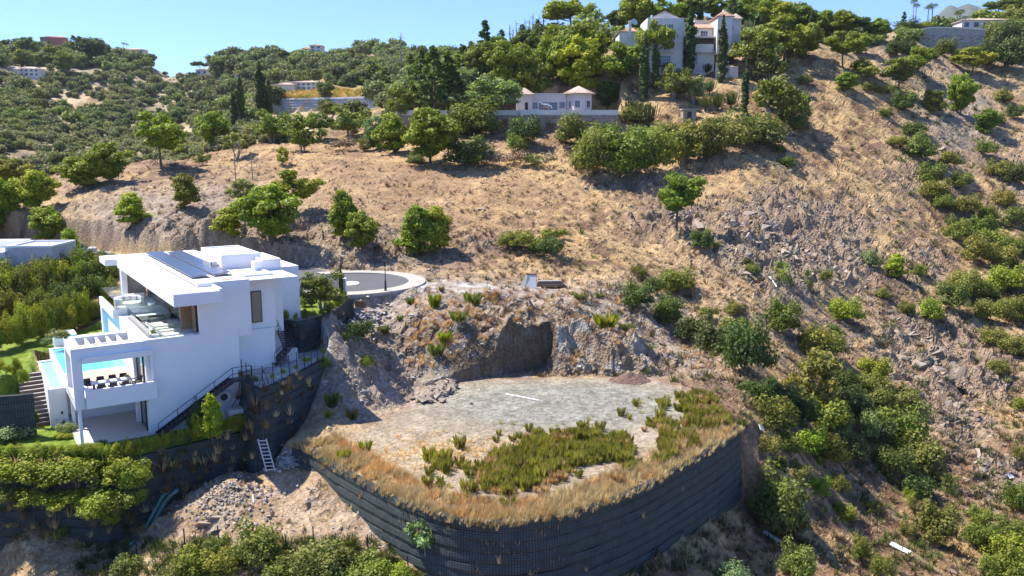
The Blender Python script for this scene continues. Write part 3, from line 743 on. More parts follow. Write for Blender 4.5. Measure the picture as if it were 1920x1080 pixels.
CNT = {}
def plant(proto, loc, h, name, label, cat, group=None, tint=(1, 1, 1), w=None, rz=None, tilt=0, color2=None, sink=0):
    """one plant standing at loc: a mesh of its own, or trunk and crown under an Empty"""
    P = PROTO[proto]; rz = rnd.uniform(0, 6.28) if rz is None else rz; w = h if w is None else w
    loc = Vector(loc)-Vector((0, 0, sink)); col = (*tint, 1)
    if P['trunk'] is not None and P['crown'] is not None:
        r = empty(name, loc, rz, label, cat, group); r.scale = (w, w, h)
        if tilt: r.rotation_euler = (0, tilt, 0)
        t = bpy.data.objects.new('trunk', P['trunk']); link(t, r)
        c = bpy.data.objects.new('crown', P['crown']); link(c, r); c.color = col
        return r
    me = P['crown'] or P['trunk']
    o = bpy.data.objects.new(name, me); link(o); o.location = loc; o.rotation_euler = (0, tilt, rz); o.scale = (w, w, h); o.color = col
    return tag(o, label, cat, group)
_ext = {}
def extent(proto):
    if proto not in _ext:
        me = PROTO[proto]['crown'] or PROTO[proto]['trunk']; a = np.empty(len(me.vertices)*3, np.float32); me.vertices.foreach_get('co', a); a = a.reshape(-1, 3); q = np.abs(a[:, :2]).ravel(); _ext[proto] = (2.15*float(np.quantile(q, .97)), float(np.quantile(a[:, 2], .99)))
    return _ext[proto]
def hplant(proto, px, py, hpx, name, label, cat, group=None, tint=(1, 1, 1), wpx=None, ymin=31, **k):
    """stand a plant where the pixel of its foot meets the ground; hpx = its height in the photograph"""
    p = hit(px, py, ymin); s = (p.y*cP-(p.z-CAMH)*sP)/FPX; ex, ez = extent(proto)
    return plant(proto, p, hpx*s/ez, name, label, cat, group, tint, None if wpx is None else wpx*s/ex, **k)

# tints multiply the leaf albedo
T_PINE = (1.42, 1.30, .60); T_PINE2 = (1.15, 1.12, .60); T_YEL = (1.8, 1.55, .45); T_DARK = (.62, .68, .60); T_GREY = (1.35, 1.38, 1.9); T_OLV = (1.22, 1.06, .85)
T_GREEN = (1.20, 1.10, .62); T_BRT = (1.6, 1.55, .55); T_CYP = (.62, .70, .62); T_SIL = (1.7, 1.8, 3.0)
# ------------------------------------------------------------------ plants placed one by one
TINTS = dict(P=(T_PINE, 'bright green'), Q=(T_PINE2, 'mid green'), Y=(T_YEL, 'yellow green'), D=(T_DARK, 'dark green'), G=(T_GREY, 'grey green'), O=(T_OLV, 'olive green'),
             N=(T_GREEN, 'fresh green'), B=(T_BRT, 'bright leafy green'), C=(T_CYP, 'deep green'), S=(T_SIL, 'silvery'), R=((1, 1, 1), 'dry brown'), W=((1.1, 1.15, 1.2), 'bleached'))
ORD = 'first second third fourth fifth sixth seventh eighth ninth tenth eleventh twelfth thirteenth fourteenth fifteenth sixteenth seventeenth eighteenth nineteenth twentieth'.split()
def ordw(i): return ORD[i] if i < 20 else ('twenty ' + ORD[i-20] if i < 39 else 'thirty ' + ORD[i-39])
SHAPES = dict(pine_a='rounded', pine_b='rounded', pine_c='umbrella shaped', pine_d='open crowned', pine_e='open crowned', young_a='cone shaped', young_b='cone shaped', olive_a='loose', olive_b='loose', olive_c='spreading',
              conifer_a='ragged', conifer_b='narrow ragged', cypress_a='slender', cypress_b='slender', bush_a='rounded', bush_b='rounded', bush_c='mounded', bush_d='low', tuft_bush='feathery', twiggy='twiggy', twiggy_b='twiggy', dead_a='bare', dead_b='bare')
def rowof(place, group, noun, cat, name, items, **k):
    """plants of one group; labels count along the group from the left"""
    items = sorted(items, key=lambda t: t[1]); used = {}
    n = len(items)
    for i, (pr, px, py, h, w, t) in enumerate(items):
        t_ = TINTS[t]; jit = tuple(c*rnd.uniform(.9, 1.1) for c in t_[0])
        where = ('leftmost' if i == 0 else 'rightmost' if i == n-1 else ordw(i)+' from left')
        lab = f"{t_[1]} {SHAPES.get(pr, '')} {noun}, {where} {place}".replace('  ', ' ')
        if n == 1: lab = f"{t_[1]} {SHAPES.get(pr, '')} {noun} {place}".replace('  ', ' ')
        hplant(pr, px, py, h, name, lab, cat, group, jit, w, sink=.05, **k)

rowof('beside the clearing track', 'pines round the gravel clearing', 'pine', 'pine tree', 'pine_tree', [
 ('pine_d',303,318,104,104,'P'), ('pine_b',405,278,66,58,'P'), ('pine_a',206,345,74,68,'P'), ('pine_b',160,352,58,80,'P')])
rowof('on the tan slope', 'pines on the tan slope', 'pine', 'pine tree', 'pine_tree', [
 ('young_b',346,392,64,46,'O'), ('young_a',252,422,58,52,'Y'), ('young_b',434,442,52,52,'Y'), ('pine_a',511,455,104,106,'P'), ('pine_d',556,402,82,92,'P'), ('young_a',648,446,86,52,'P'), ('pine_a',678,472,72,62,'P'),
 ('young_a',777,478,88,66,'Q'), ('young_b',817,474,84,54,'P')])
rowof('in the grove at the left edge', 'pines at the left edge', 'pine', 'pine tree', 'pine_tree', [
 ('pine_a',68,398,76,66,'Y'), ('pine_b',18,402,66,56,'Y'), ('pine_a',94,456,66,66,'P'), ('young_b',133,492,62,30,'B'), ('pine_b',-10,440,70,66,'Q'), ('pine_a',20,350,50,60,'O')])
rowof('below the retaining walls of the ridge', 'young pines below the stone terrace', 'pine', 'pine tree', 'pine_tree', [
 ('young_a',741,286,70,60,'P'), ('pine_a',806,307,98,96,'P'), ('pine_a',1138,205,50,46,'D')])
rowof('on the rocky face', 'lone pines on the rocky face', 'pine with a bare trunk', 'pine tree', 'pine_tree', [('pine_e',1268,427,98,92,'Q')])
rowof('above the pool house', 'pines above the pool house', 'pine', 'pine tree', 'pine_tree', [
 ('pine_b',963,192,106,82,'P'), ('pine_a',1086,180,102,96,'Y'), ('pine_b',1036,152,80,58,'P'), ('pine_a',1040,128,74,60,'P'), ('pine_b',1098,140,92,86,'P'), ('pine_c',1068,84,82,92,'P'), ('pine_e',1160,180,96,80,'Q'), ('pine_b',1000,190,76,56,'O'), ('pine_a',905,165,80,60,'O'),('pine_b',935,120,50,50,'Q'),('pine_a',985,120,60,44,'D')])
rowof('near the tall old villa', 'pines round the three storey villa', 'pine', 'pine tree', 'pine_tree', [
 ('pine_c',1226,155,106,66,'P'), ('pine_b',1196,58,66,64,'P'), ('pine_d',1248,60,62,62,'Y'), ('pine_b',1288,44,50,50,'Q'), ('pine_e',1412,152,94,76,'O'), ('pine_d',1468,128,90,96,'P'), ('pine_a',1460,62,54,60,'P'), ('pine_b',1395,34,44,60,'P'), ('pine_a',1420,60,56,50,'Q'),
 ('pine_a',1340,36,40,50,'Q'), ('pine_b',1440,35,36,46,'Y'), ('pine_a',1500,60,44,60,'Q'), ('pine_b',1535,68,44,50,'P'), ('pine_a',1575,72,48,56,'P'), ('pine_b',1610,74,40,50,'D'), ('pine_a',1645,78,40,50,'Q'),('pine_b',1372,60,50,50,'D'),('pine_e',1180,118,50,50,'Q'),('pine_b',1505,110,60,56,'P'),('pine_a',1160,60,40,40,'D')])
rowof('on the upper right slope', 'pines on the upper right slope', 'pine', 'pine tree', 'pine_tree', [
 ('pine_d',1580,126,66,70,'P'), ('pine_b',1612,102,38,34,'P'), ('pine_e',1720,150,60,46,'P'), ('pine_e',1684,172,62,56,'O'), ('pine_d',1822,142,50,70,'P'), ('pine_a',1800,216,72,50,'P'), ('young_b',1850,250,44,40,'Q'), ('pine_b',1583,172,34,40,'Q'), ('pine_d',1625,160,40,50,'O'), ('young_a',1680,522,44,36,'Y'),('pine_e',1745,210,40,40,'O')])
rowof('in the dark ridge stand', 'dark conifers on the ridge', 'conifer', 'conifer', 'conifer_tree', [
 ('conifer_b',909,140,96,38,'D'), ('conifer_a',790,207,106,56,'D'), ('conifer_a',815,209,116,60,'D'), ('conifer_b',840,207,104,60,'D'), ('conifer_a',868,165,76,52,'D'), ('conifer_a',723,190,60,42,'D'), ('conifer_b',772,165,60,34,'D'),
 ('conifer_a',855,207,70,50,'D'), ('conifer_b',940,105,50,30,'D'), ('conifer_a',805,150,50,40,'Q'), ('conifer_a',700,160,40,36,'D'), ('conifer_a',885,130,50,40,'Q'),('conifer_a',980,75,50,36,'D'),('conifer_b',1008,80,50,30,'D')])
rowof('above the clearing', 'cypresses above the clearing', 'cypress', 'cypress', 'cypress_tree', [
 ('cypress_a',440,242,66,15,'D'), ('cypress_a',453,239,90,16,'D'), ('cypress_b',490,224,98,20,'D'), ('cypress_a',506,220,68,14,'D')])
rowof('near the tall old villa', 'cypresses round the three storey villa', 'cypress', 'cypress', 'cypress_tree', [
 ('cypress_a',1110,62,58,12,'D'), ('cypress_a',1207,190,114,18,'C'), ('cypress_b',1228,168,82,15,'C'), ('cypress_a',1291,138,108,20,'C'), ('cypress_b',1352,154,112,18,'C'), ('cypress_a',1369,118,120,20,'C'), ('cypress_b',1396,220,100,14,'C'),
 ('cypress_a',1312,46,52,12,'D'), ('cypress_a',1520,72,46,11,'D'), ('cypress_b',1386,60,50,11,'D'), ('cypress_a',1270,50,34,10,'D')])
rowof('in the modern villa garden', 'cypresses in the villa garden', 'cypress', 'cypress', 'cypress_tree', [('cypress_a',147,606,62,11,'B'), ('cypress_a',131,608,60,12,'B')], ymin=60)
rowof('on the ridge', 'dead trees on the ridge', 'dead tree', 'dead tree', 'dead_tree', [
 ('dead_b',752,150,86,30,'W'), ('dead_b',955,90,58,26,'W'), ('dead_b',968,88,62,22,'W'), ('dead_b',985,80,62,24,'W'), ('dead_b',992,88,58,26,'W'), ('dead_b',1000,84,66,26,'W'), ('dead_b',1010,84,60,22,'W'), ('dead_b',1018,88,68,26,'W'),('dead_b',962,80,50,20,'W')])
rowof('on the tan slope', 'bare trees on the tan slope', 'small tree', 'bare tree', 'bare_tree', [('dead_a',443,350,92,46,'W'), ('dead_a',474,336,48,40,'W'), ('dead_b',543,222,52,16,'W')])
rowof('below the far retaining wall', 'olive trees above the tan slope', 'olive tree', 'olive tree', 'olive_tree', [
 ('olive_c',568,286,70,76,'N'), ('olive_a',510,267,56,64,'N'), ('olive_a',655,262,60,76,'O'), ('olive_c',707,280,62,46,'S'), ('olive_b',600,262,48,50,'D'), ('olive_b',445,300,50,52,'O'), ('olive_c',530,310,34,22,'B'), ('olive_b',620,232,40,40,'O'), ('olive_c',752,222,58,52,'O'),
 ('olive_c',455,380,44,56,'G'), ('olive_b',338,300,30,30,'B'),('olive_a',380,310,22,30,'O')])
rowof('beside the pool house terrace', 'pale trees on the stone terrace', 'tree', 'tree', 'garden_tree', [
 ('olive_c',927,212,62,100,'G'), ('olive_a',868,186,56,66,'G'), ('olive_b',842,212,36,50,'G'), ('olive_a',1262,188,60,56,'O'), ('olive_a',1300,196,50,40,'G'), ('olive_c',1275,182,38,50,'O')])
rowof('under the stone terrace wall', 'shrubs under the stone terrace wall', 'shrub', 'shrub', 'shrub', [
 ('bush_a',886,258,66,94,'N'), ('bush_b',876,313,56,96,'D'), ('bush_c',980,272,52,70,'D'), ('bush_a',968,284,30,40,'N'), ('bush_b',1068,272,58,72,'O'), ('bush_a',1112,326,84,90,'N'), ('bush_b',1168,334,94,100,'N'), ('bush_a',1226,322,82,92,'N'),
 ('olive_c',1280,310,66,66,'O'), ('bush_b',1310,302,76,86,'N'), ('bush_c',1352,290,62,90,'O'), ('bush_a',1408,278,66,106,'O'), ('bush_c',1130,286,52,70,'D'), ('bush_b',1195,282,44,70,'N'), ('bush_a',1260,280,50,80,'N'), ('bush_b',1345,250,30,50,'D'),
 ('twiggy',925,312,40,60,'W'), ('twiggy',965,310,30,56,'R'), ('twiggy_b',1015,312,26,60,'R'), ('bush_d',1000,312,22,40,'O'), ('bush_c',690,284,26,40,'O'), ('twiggy',640,282,26,60,'R'), ('bush_c',780,310,20,40,'O'), ('bush_a',896,268,14,20,'O'),('bush_b',1180,232,30,60,'O')])
rowof('in the garden below the villa', 'candelabra cacti below the villa', 'candelabra cactus', 'cactus', 'cactus', [
 ('cactus',1190,222,35,47,'O'), ('cactus',1216,238,45,37,'O'), ('cactus',1252,146,30,24,'D'), ('cactus',1304,176,32,21,'G'), ('cactus',1330,178,30,23,'G'), ('cactus',1402,68,30,23,'G'), ('cactus',1345,208,35,28,'O'), ('cactus',1322,208,30,25,'O'), ('cactus',1370,204,34,28,'O'), ('cactus',1275,150,23,24,'G'), ('cactus',1325,140,22,18,'D')])
rowof('on the crest', 'trees on the crest right of the villa', 'tree', 'tree', 'crest_tree', [
 ('olive_b',1448,240,90,84,'O'), ('olive_a',1486,238,66,60,'O'), ('bush_a',1492,246,36,44,'O'), ('olive_a',1445,162,70,60,'D'), ('bush_a',1428,62,36,40,'O'), ('bush_c',1510,160,20,30,'O'), ('olive_a',1440,205,46,50,'O')])
rowof('on the upper right slope', 'bushes on the upper right slope', 'bush', 'bush', 'bush', [
 ('bush_a',1683,104,30,40,'D'), ('bush_b',1702,104,26,34,'D'), ('bush_a',1774,106,32,34,'N'), ('bush_b',1692,208,36,48,'D'), ('bush_c',1748,212,26,44,'O'), ('bush_a',1722,300,48,60,'O'), ('bush_b',1775,312,28,46,'N'), ('bush_a',1630,172,20,26,'O'),
 ('bush_c',1840,120,34,60,'D'), ('bush_a',1880,130,60,70,'D'), ('bush_b',1905,110,70,80,'D'), ('bush_a',1870,90,50,60,'O'), ('bush_b',1910,60,50,60,'O'), ('bush_a',1800,112,20,30,'O'), ('bush_c',1615,135,24,36,'N'), ('bush_a',1880,192,24,36,'O'),
 ('bush_a',1866,235,26,34,'O'), ('bush_b',1900,222,26,34,'D'), ('bush_c',1680,275,20,40,'O'), ('bush_d',1660,180,20,36,'O'), ('bush_b',1745,345,40,50,'N'), ('bush_a',1755,372,34,50,'O'), ('bush_c',1710,255,26,44,'D'), ('bush_b',1800,350,28,40,'O'), ('bush_a',1870,330,30,40,'O'), ('bush_b',1905,345,40,46,'D'), ('bush_a',1660,220,18,26,'O'),
 ('bush_c',1580,100,20,30,'D'), ('bush_a',1750,110,14,20,'O'), ('bush_b',1845,290,26,40,'O'), ('bush_a',1460,286,16,28,'O'), ('bush_b',1478,315,22,36,'N')])
rowof('on the far right bank', 'bushes on the far right bank', 'bush', 'bush', 'bush', [
 ('bush_a',1794,452,44,46,'N'), ('bush_b',1830,492,48,62,'O'), ('bush_c',1855,470,40,60,'N'), ('bush_a',1890,548,52,66,'B'), ('bush_b',1910,605,50,60,'N'), ('bush_a',1860,600,40,60,'O'), ('bush_b',1900,425,36,56,'O'), ('bush_a',1815,400,34,46,'O'), ('bush_c',1770,395,30,46,'N'),
 ('bush_a',1810,556,50,64,'O'), ('bush_b',1788,580,54,62,'O'), ('bush_a',1745,602,42,46,'B'), ('bush_b',1722,516,22,26,'N'), ('bush_a',1632,502,34,34,'G'), ('bush_c',1880,500,40,60,'O'), ('bush_b',1840,440,36,50,'N'), ('bush_a',1880,385,30,46,'O'), ('bush_b',1840,560,36,50,'N'), ('bush_a',1900,480,40,50,'N'), ('bush_c',1860,645,30,50,'O'), ('bush_b',1905,665,34,50,'O'), ('bush_a',1850,415,30,40,'N')])
rowof('on the rocky slope', 'bushes on the rocky slope', 'bush', 'bush', 'bush', [
 ('bush_b',1316,468,38,44,'D'), ('dwarf_palm',1466,522,34,50,'B'), ('dwarf_palm',1515,532,28,30,'N'), ('bush_a',1584,604,46,60,'B'), ('bush_b',1467,624,64,66,'N'), ('bush_c',1545,668,50,80,'N'), ('bush_a',1520,660,46,56,'N'), ('bush_b',1640,718,48,62,'B'),
 ('bush_a',1270,548,46,62,'N'), ('bush_b',1196,574,46,64,'D'), ('bush_a',1252,606,54,60,'D'), ('bush_d',1040,448,20,50,'N'), ('bush_d',985,470,36,80,'N'), ('bush_d',1025,480,34,70,'D'), ('bush_c',955,462,26,50,'N'), ('tuft_bush',1195,520,24,30,'O'), ('bush_c',1225,550,30,40,'D'), ('bush_a',1410,515,22,28,'O'),
 ('tuft_bush',1338,470,20,24,'O'), ('bush_a',1550,525,20,24,'O'), ('bush_b',1560,630,24,34,'O'), ('bush_a',1375,590,26,34,'O'), ('bush_d',1330,595,20,36,'O'), ('bush_b',1700,590,26,34,'N'), ('bush_a',1655,560,20,26,'O'), ('bush_b',1400,500,18,24,'D')])
rowof('in the ravine thicket', 'bushes in the ravine thicket', 'bush', 'bush', 'bush', [
 ('bush_a',1400,702,104,92,'D'), ('bush_b',1342,668,66,92,'D'), ('bush_a',1302,640,50,60,'D'), ('bush_b',1375,640,46,60,'N'), ('olive_c',1528,768,112,100,'O'), ('bush_a',1448,806,64,76,'N'), ('bush_b',1500,800,60,76,'D'), ('bush_c',1548,806,66,96,'N'), ('bush_a',1600,790,66,80,'D'), ('bush_b',1655,780,60,80,'O'),
 ('bush_a',1686,842,84,96,'N'), ('bush_b',1722,898,84,100,'O'), ('bush_a',1672,894,60,70,'D'), ('tuft_bush',1626,838,70,44,'G'), ('bush_b',1548,874,66,70,'N'), ('bush_a',1590,862,50,60,'D'), ('bush_c',1440,852,40,50,'O'), ('bush_b',1480,850,44,56,'O'), ('bush_a',1518,852,50,56,'B'), ('bush_b',1700,770,44,60,'O'),
 ('bush_c',1720,930,40,60,'D'), ('bush_a',1420,750,40,60,'D'), ('bush_b',1468,760,46,70,'O'), ('bush_a',1620,740,40,56,'O'), ('tuft_bush',1575,820,40,60,'G'), ('bush_d',1460,880,24,40,'O'), ('bush_b',1500,895,30,44,'O'),('bush_a',1580,735,46,60,'D'),('bush_b',1645,830,50,60,'D')])
rowof('on the lower right slope', 'bushes on the lower right slope', 'bush', 'bush', 'bush', [
 ('bush_a',1457,990,108,104,'O'), ('bush_b',1476,1006,70,70,'D'), ('bush_b',1538,928,36,46,'B'), ('bush_a',1572,922,34,40,'O'), ('bush_c',1585,975,32,44,'B'), ('dwarf_palm',1704,940,28,34,'B'), ('bush_b',1754,1014,76,78,'O'), ('bush_a',1840,1022,44,54,'N'), ('bush_b',1882,1052,54,76,'B'), ('bush_a',1494,1080,64,62,'O'), ('bush_b',1611,1052,50,36,'O'), ('bush_a',1652,1082,46,42,'O'),
 ('bush_c',1372,1095,40,70,'G'), ('bush_a',1905,955,50,50,'N'), ('bush_b',1908,1085,60,66,'N'), ('dwarf_palm',1776,920,34,40,'N'), ('bush_b',1912,772,28,34,'N'), ('bush_a',1870,700,26,40,'O'), ('bush_b',1836,978,30,46,'N'), ('bush_a',1912,862,28,30,'O'), ('bush_c',1700,1000,22,34,'O'), ('bush_a',1860,1080,40,50,'N'),('bush_b',1640,960,24,34,'O'),('bush_a',1895,1010,40,50,'N')])
rowof('on the near bank at the bottom', 'bushes on the near bank', 'bush', 'bush', 'bush', [
 ('bush_a',484,1052,72,84,'O'), ('bush_b',352,1088,60,86,'N'), ('bush_a',602,1090,72,110,'O'), ('bush_b',700,1092,52,96,'N'), ('bush_c',420,1078,46,70,'N'), ('bush_d',545,1062,30,60,'O'), ('bush_b',232,1082,40,64,'O'), ('bush_a',740,1100,46,60,'B'), ('olive_b',799,1052,84,70,'G'), ('bush_d',410,1030,26,50,'O'), ('bush_c',320,1110,50,60,'O'),('bush_b',520,1100,50,80,'N')], ymin=31)
rowof('in debris below the road', 'plants on the debris slope', 'plant', 'plant', 'plant', [
 ('rush',888,572,28,35,'O'), ('rush',815,575,28,24,'Y'), ('rush_b',770,570,15,16,'O'), ('rush',1135,612,28,48,'Y'), ('rush_b',1170,620,18,24,'O'), ('tuft_bush',690,690,26,30,'B'), ('tuft_bush',688,640,40,40,'D'), ('tuft_bush',668,650,50,40,'D'), ('rush',622,760,28,28,'O'), ('rush',660,785,22,24,'O'), ('rush_b',685,845,23,24,'Y'), ('rush_b',645,862,23,24,'Y'),
 ('rush',835,640,22,28,'Y'), ('rush_b',750,600,11,12,'O'), ('rush',820,665,25,32,'O'), ('rush_b',860,600,20,32,'O'), ('rush_b',1088,560,13,24,'O'), ('rush_b',1124,558,11,16,'O'), ('rush',720,625,18,19,'O'), ('rush_b',615,780,13,16,'Y'), ('rush_b',828,545,10,11,'O'), ('rush_b',1070,552,8,12,'O')])
rowof('on the patio mesh wall', 'shrubs hanging on the mesh walls', 'shrub', 'shrub', 'wall_shrub', [
 ('tuft_bush',576,720,30,24,'D'), ('bush_d',606,690,22,26,'B'), ('tuft_bush',572,740,40,30,'D')])

# far trees that stand out on the left ridges
rowof('on the left skyline', 'trees on the left skyline', 'pine', 'pine tree', 'pine_tree', [
 ('pine_c',375,136,20,30,'D'), ('pine_c',413,138,24,34,'D'), ('pine_c',434,130,24,32,'D'), ('pine_b',495,118,20,22,'D'), ('pine_c',512,116,22,24,'D'), ('pine_c',532,116,20,26,'D'), ('pine_a',555,104,16,16,'D'), ('pine_b',52,90,20,44,'D'), ('pine_a',15,88,16,24,'D'), ('conifer_b',96,90,18,20,'D'), ('conifer_a',140,98,30,26,'D'), ('conifer_a',150,104,34,28,'D'), ('pine_b',168,110,34,40,'D'),
 ('pine_a',55,108,36,36,'D'), ('pine_b',105,120,34,34,'O'), ('pine_a',40,125,30,34,'O'), ('pine_b',120,135,36,34,'O'), ('pine_a',80,125,26,30,'O')], ymin=400)
rowof('by the sandy skyline house', 'palms on the left skyline', 'palm', 'palm tree', 'palm_tree', [('palm',233,104,24,11,'C'), ('palm',239,104,22,10,'C'), ('palm',277,104,22,11,'C'), ('palm',257,104,18,12,'C'), ('palm',201,106,20,12,'C'), ('palm',221,104,16,11,'C')], ymin=400)
rowof('by the top right wall', 'palms at the top right', 'palm', 'palm tree', 'palm_tree', [('palm',1711,44,60,18,'C'), ('palm',1716,44,52,18,'C'), ('palm',1739,44,52,22,'C'), ('palm',1746,44,56,26,'C'), ('palm',1793,52,36,22,'N'), ('palm',1798,52,40,22,'C'), ('palm',1809,52,26,20,'C')], ymin=150)
rowof('on the top right skyline', 'trees on the top right skyline', 'tree', 'tree', 'tree', [('pine_b',1735,58,20,30,'P'), ('bush_a',1700,64,26,50,'D'), ('bush_b',1720,66,24,50,'N'), ('conifer_b',1693,60,36,16,'D'), ('bush_a',1752,54,16,26,'B'), ('bush_b',1775,50,20,40,'O'), ('pine_c',1870,28,34,50,'D'), ('pine_a',1840,42,24,36,'O'), ('pine_b',1895,26,30,44,'O'), ('conifer_b',1848,36,20,12,'D'), ('bush_a',1860,44,20,30,'O'), ('bush_c',1820,56,16,30,'D'), ('pine_a',1912,20,30,40,'P')], ymin=150)

# ------------------------------------------------------------------ hedges and borders round the modern villa
def along(pts, n):
    pts = [Vector(p) for p in pts]; L = [0]
    for a, b in zip(pts, pts[1:]): L.append(L[-1]+(b-a).length)
    out = []
    for i in range(n):
        s = (i+.5)/n*L[-1]; k = max(j for j in range(len(L)-1) if L[j] <= s+1e-9); t = (s-L[k])/(L[k+1]-L[k]); out.append(pts[k].lerp(pts[k+1], t))
    return out
def hedge(pts, n, h, w, protos, tints, name, noun, place, group, cat, jitter=.12, hj=.12):
    for i, p in enumerate(along(pts, n)):
        q = Vector((p.x+rnd.uniform(-jitter, jitter), p.y+rnd.uniform(-jitter, jitter), p.z-.05)); t = TINTS[rnd.choice(tints)]
        where = 'leftmost' if i == 0 else 'rightmost' if i == n-1 else ordw(i)+' from left'
        plant(rnd.choice(protos), q, h*rnd.uniform(1-hj, 1+hj)/.95, name, f"{t[1]} {noun}, {where} {place}", cat, group, tuple(c*rnd.uniform(.88, 1.12) for c in t[0]), w*rnd.uniform(.9, 1.15))
ge = [Vector((p.x, p.y, Z_GARDEN)) for p in GARD_EDGE]
inw = lambda p, d: p + (VB*.8-VA*.1)*d
hedge([inw(p, .45) for p in ge[:5]], 24, 1.05, .95, ['bush_a', 'bush_b', 'bush_c'], ['B', 'Y', 'B'], 'hedge_shrub', 'hedge shrub', 'along the lower lawn edge', 'hedge along the lower lawn', 'hedge')
hedge([inw(p, .45) for p in ge[4:7]], 11, 1.05, .52, ['bush_a', 'bush_b'], ['B', 'Y'], 'hedge_shrub', 'upright hedge shrub', 'in the gappy hedge before the stair', 'gappy hedge before the steel stair', 'hedge')
hedge([inw(p, .5) for p in ge[6:]], 9, 1.3, .95, ['bush_a', 'bush_b'], ['B', 'Y'], 'hedge_shrub', 'clipped hedge shrub', 'in the clipped hedge near the ladder', 'clipped hedge near the ladder', 'hedge')
hedge([atZ(-50, 625, 23.7), atZ(50, 607, 23.7), atZ(130, 590, 23.7), atZ(205, 570, 23.8)], 14, 4.2, 2.6, ['bush_a', 'bush_b', 'bush_c'], ['D', 'D', 'N'], 'hedge_tree', 'dark hedge bush', 'in the middle hedge row', 'middle row of the tall hedge', 'hedge', .3, .2)
# overhanging shrubs on the left part of the mesh wall
bank = [(-10,905,70,90),(30,900,64,96),(75,908,70,100),(125,905,66,100),(175,900,66,100),(225,905,70,90),(258,915,66,60),(10,945,60,90),(70,950,62,100),(130,955,60,100),(185,962,66,90),(235,960,70,80),(-5,880,50,80),(150,880,40,90),(95,880,40,90),(205,985,40,60),(262,945,50,50)]
for i, (px, py, h, w) in enumerate(sorted(bank)):
    Yb = GARD_EDGE[2].y-.5-(py-900)*.022; p = atY(px, py, Yb); s = Yb/FPX; t = TINTS[['B', 'Y', 'N', 'B'][i % 4]]
    plant(['tuft_bush', 'bush_b', 'tuft_bush', 'bush_a'][i % 4], p, h*s, 'bank_shrub', f"{t[1]} shrub over the mesh wall, {'leftmost' if i==0 else ordw(i)+' from left'} of its bank", 'shrub', 'shrubs spilling over the mesh wall', t[0], w*s)
for px, py, h, w in ((118,1012,46,44), (70,1000,30,50), (260,1000,30,50), (40,985,40,60)):
    p = hit(px, py); s = p.y/FPX; plant('twiggy' if px != 118 else 'tuft_bush', p, h*s, 'wall_foot_shrub', ('yellow green shrub at the foot of the mesh wall' if px == 118 else f"dry brown twiggy shrub at the mesh wall foot, {'leftmost' if px==40 else 'rightmost' if px==260 else 'middle one'} of three"), 'shrub', 'plants at the foot of the mesh wall', TINTS['B'][0] if px == 118 else (1, 1, 1), w*s)
# tall boundary hedges left of the villa
hedge([atZ(-60, 585, 23.8), atZ(60, 575, 23.8), atZ(150, 560, 24.0), atZ(222, 545, 24.3)], 17, 5.2, 2.7, ['bush_a', 'bush_b', 'bush_c'], ['D', 'N', 'N', 'B'], 'hedge_tree', 'tall hedge bush', 'between the two modern houses', 'tall hedge between the houses', 'hedge', .35, .2)
hedge([atZ(-60, 560, 24.2), atZ(60, 550, 24.2), atZ(150, 536, 24.4), atZ(215, 527, 24.6)], 14, 5.0, 2.8, ['bush_a', 'bush_b', 'bush_c'], ['N', 'B', 'N'], 'hedge_tree', 'hedge bush', 'in the back hedge row', 'back row of the tall hedge', 'hedge', .35, .2)
hedge([atZ(-40, 672, Z_LAWN), atZ(60, 640, Z_LAWN), atZ(120, 625, Z_LAWN), atZ(185, 605, Z_LAWN)], 20, 3.7, 1.7, ['bush_a', 'bush_b', 'bush_c'], ['B', 'N', 'Y'], 'hedge_tree', 'leafy hedge bush', 'in the front hedge row', 'front row of the tall hedge', 'hedge', .3, .2)
hedge([atZ(-30, 700, Z_LAWN), atZ(25, 706, Z_LAWN), atZ(50, 722, Z_LAWN)], 6, 1.7, .9, ['bush_a', 'tuft_bush', 'bush_b'], ['Y', 'B'], 'lawn_shrub', 'yellowish shrub', 'at the edge of the upper lawn', 'shrubs on the upper lawn edge', 'shrub', .2, .2)
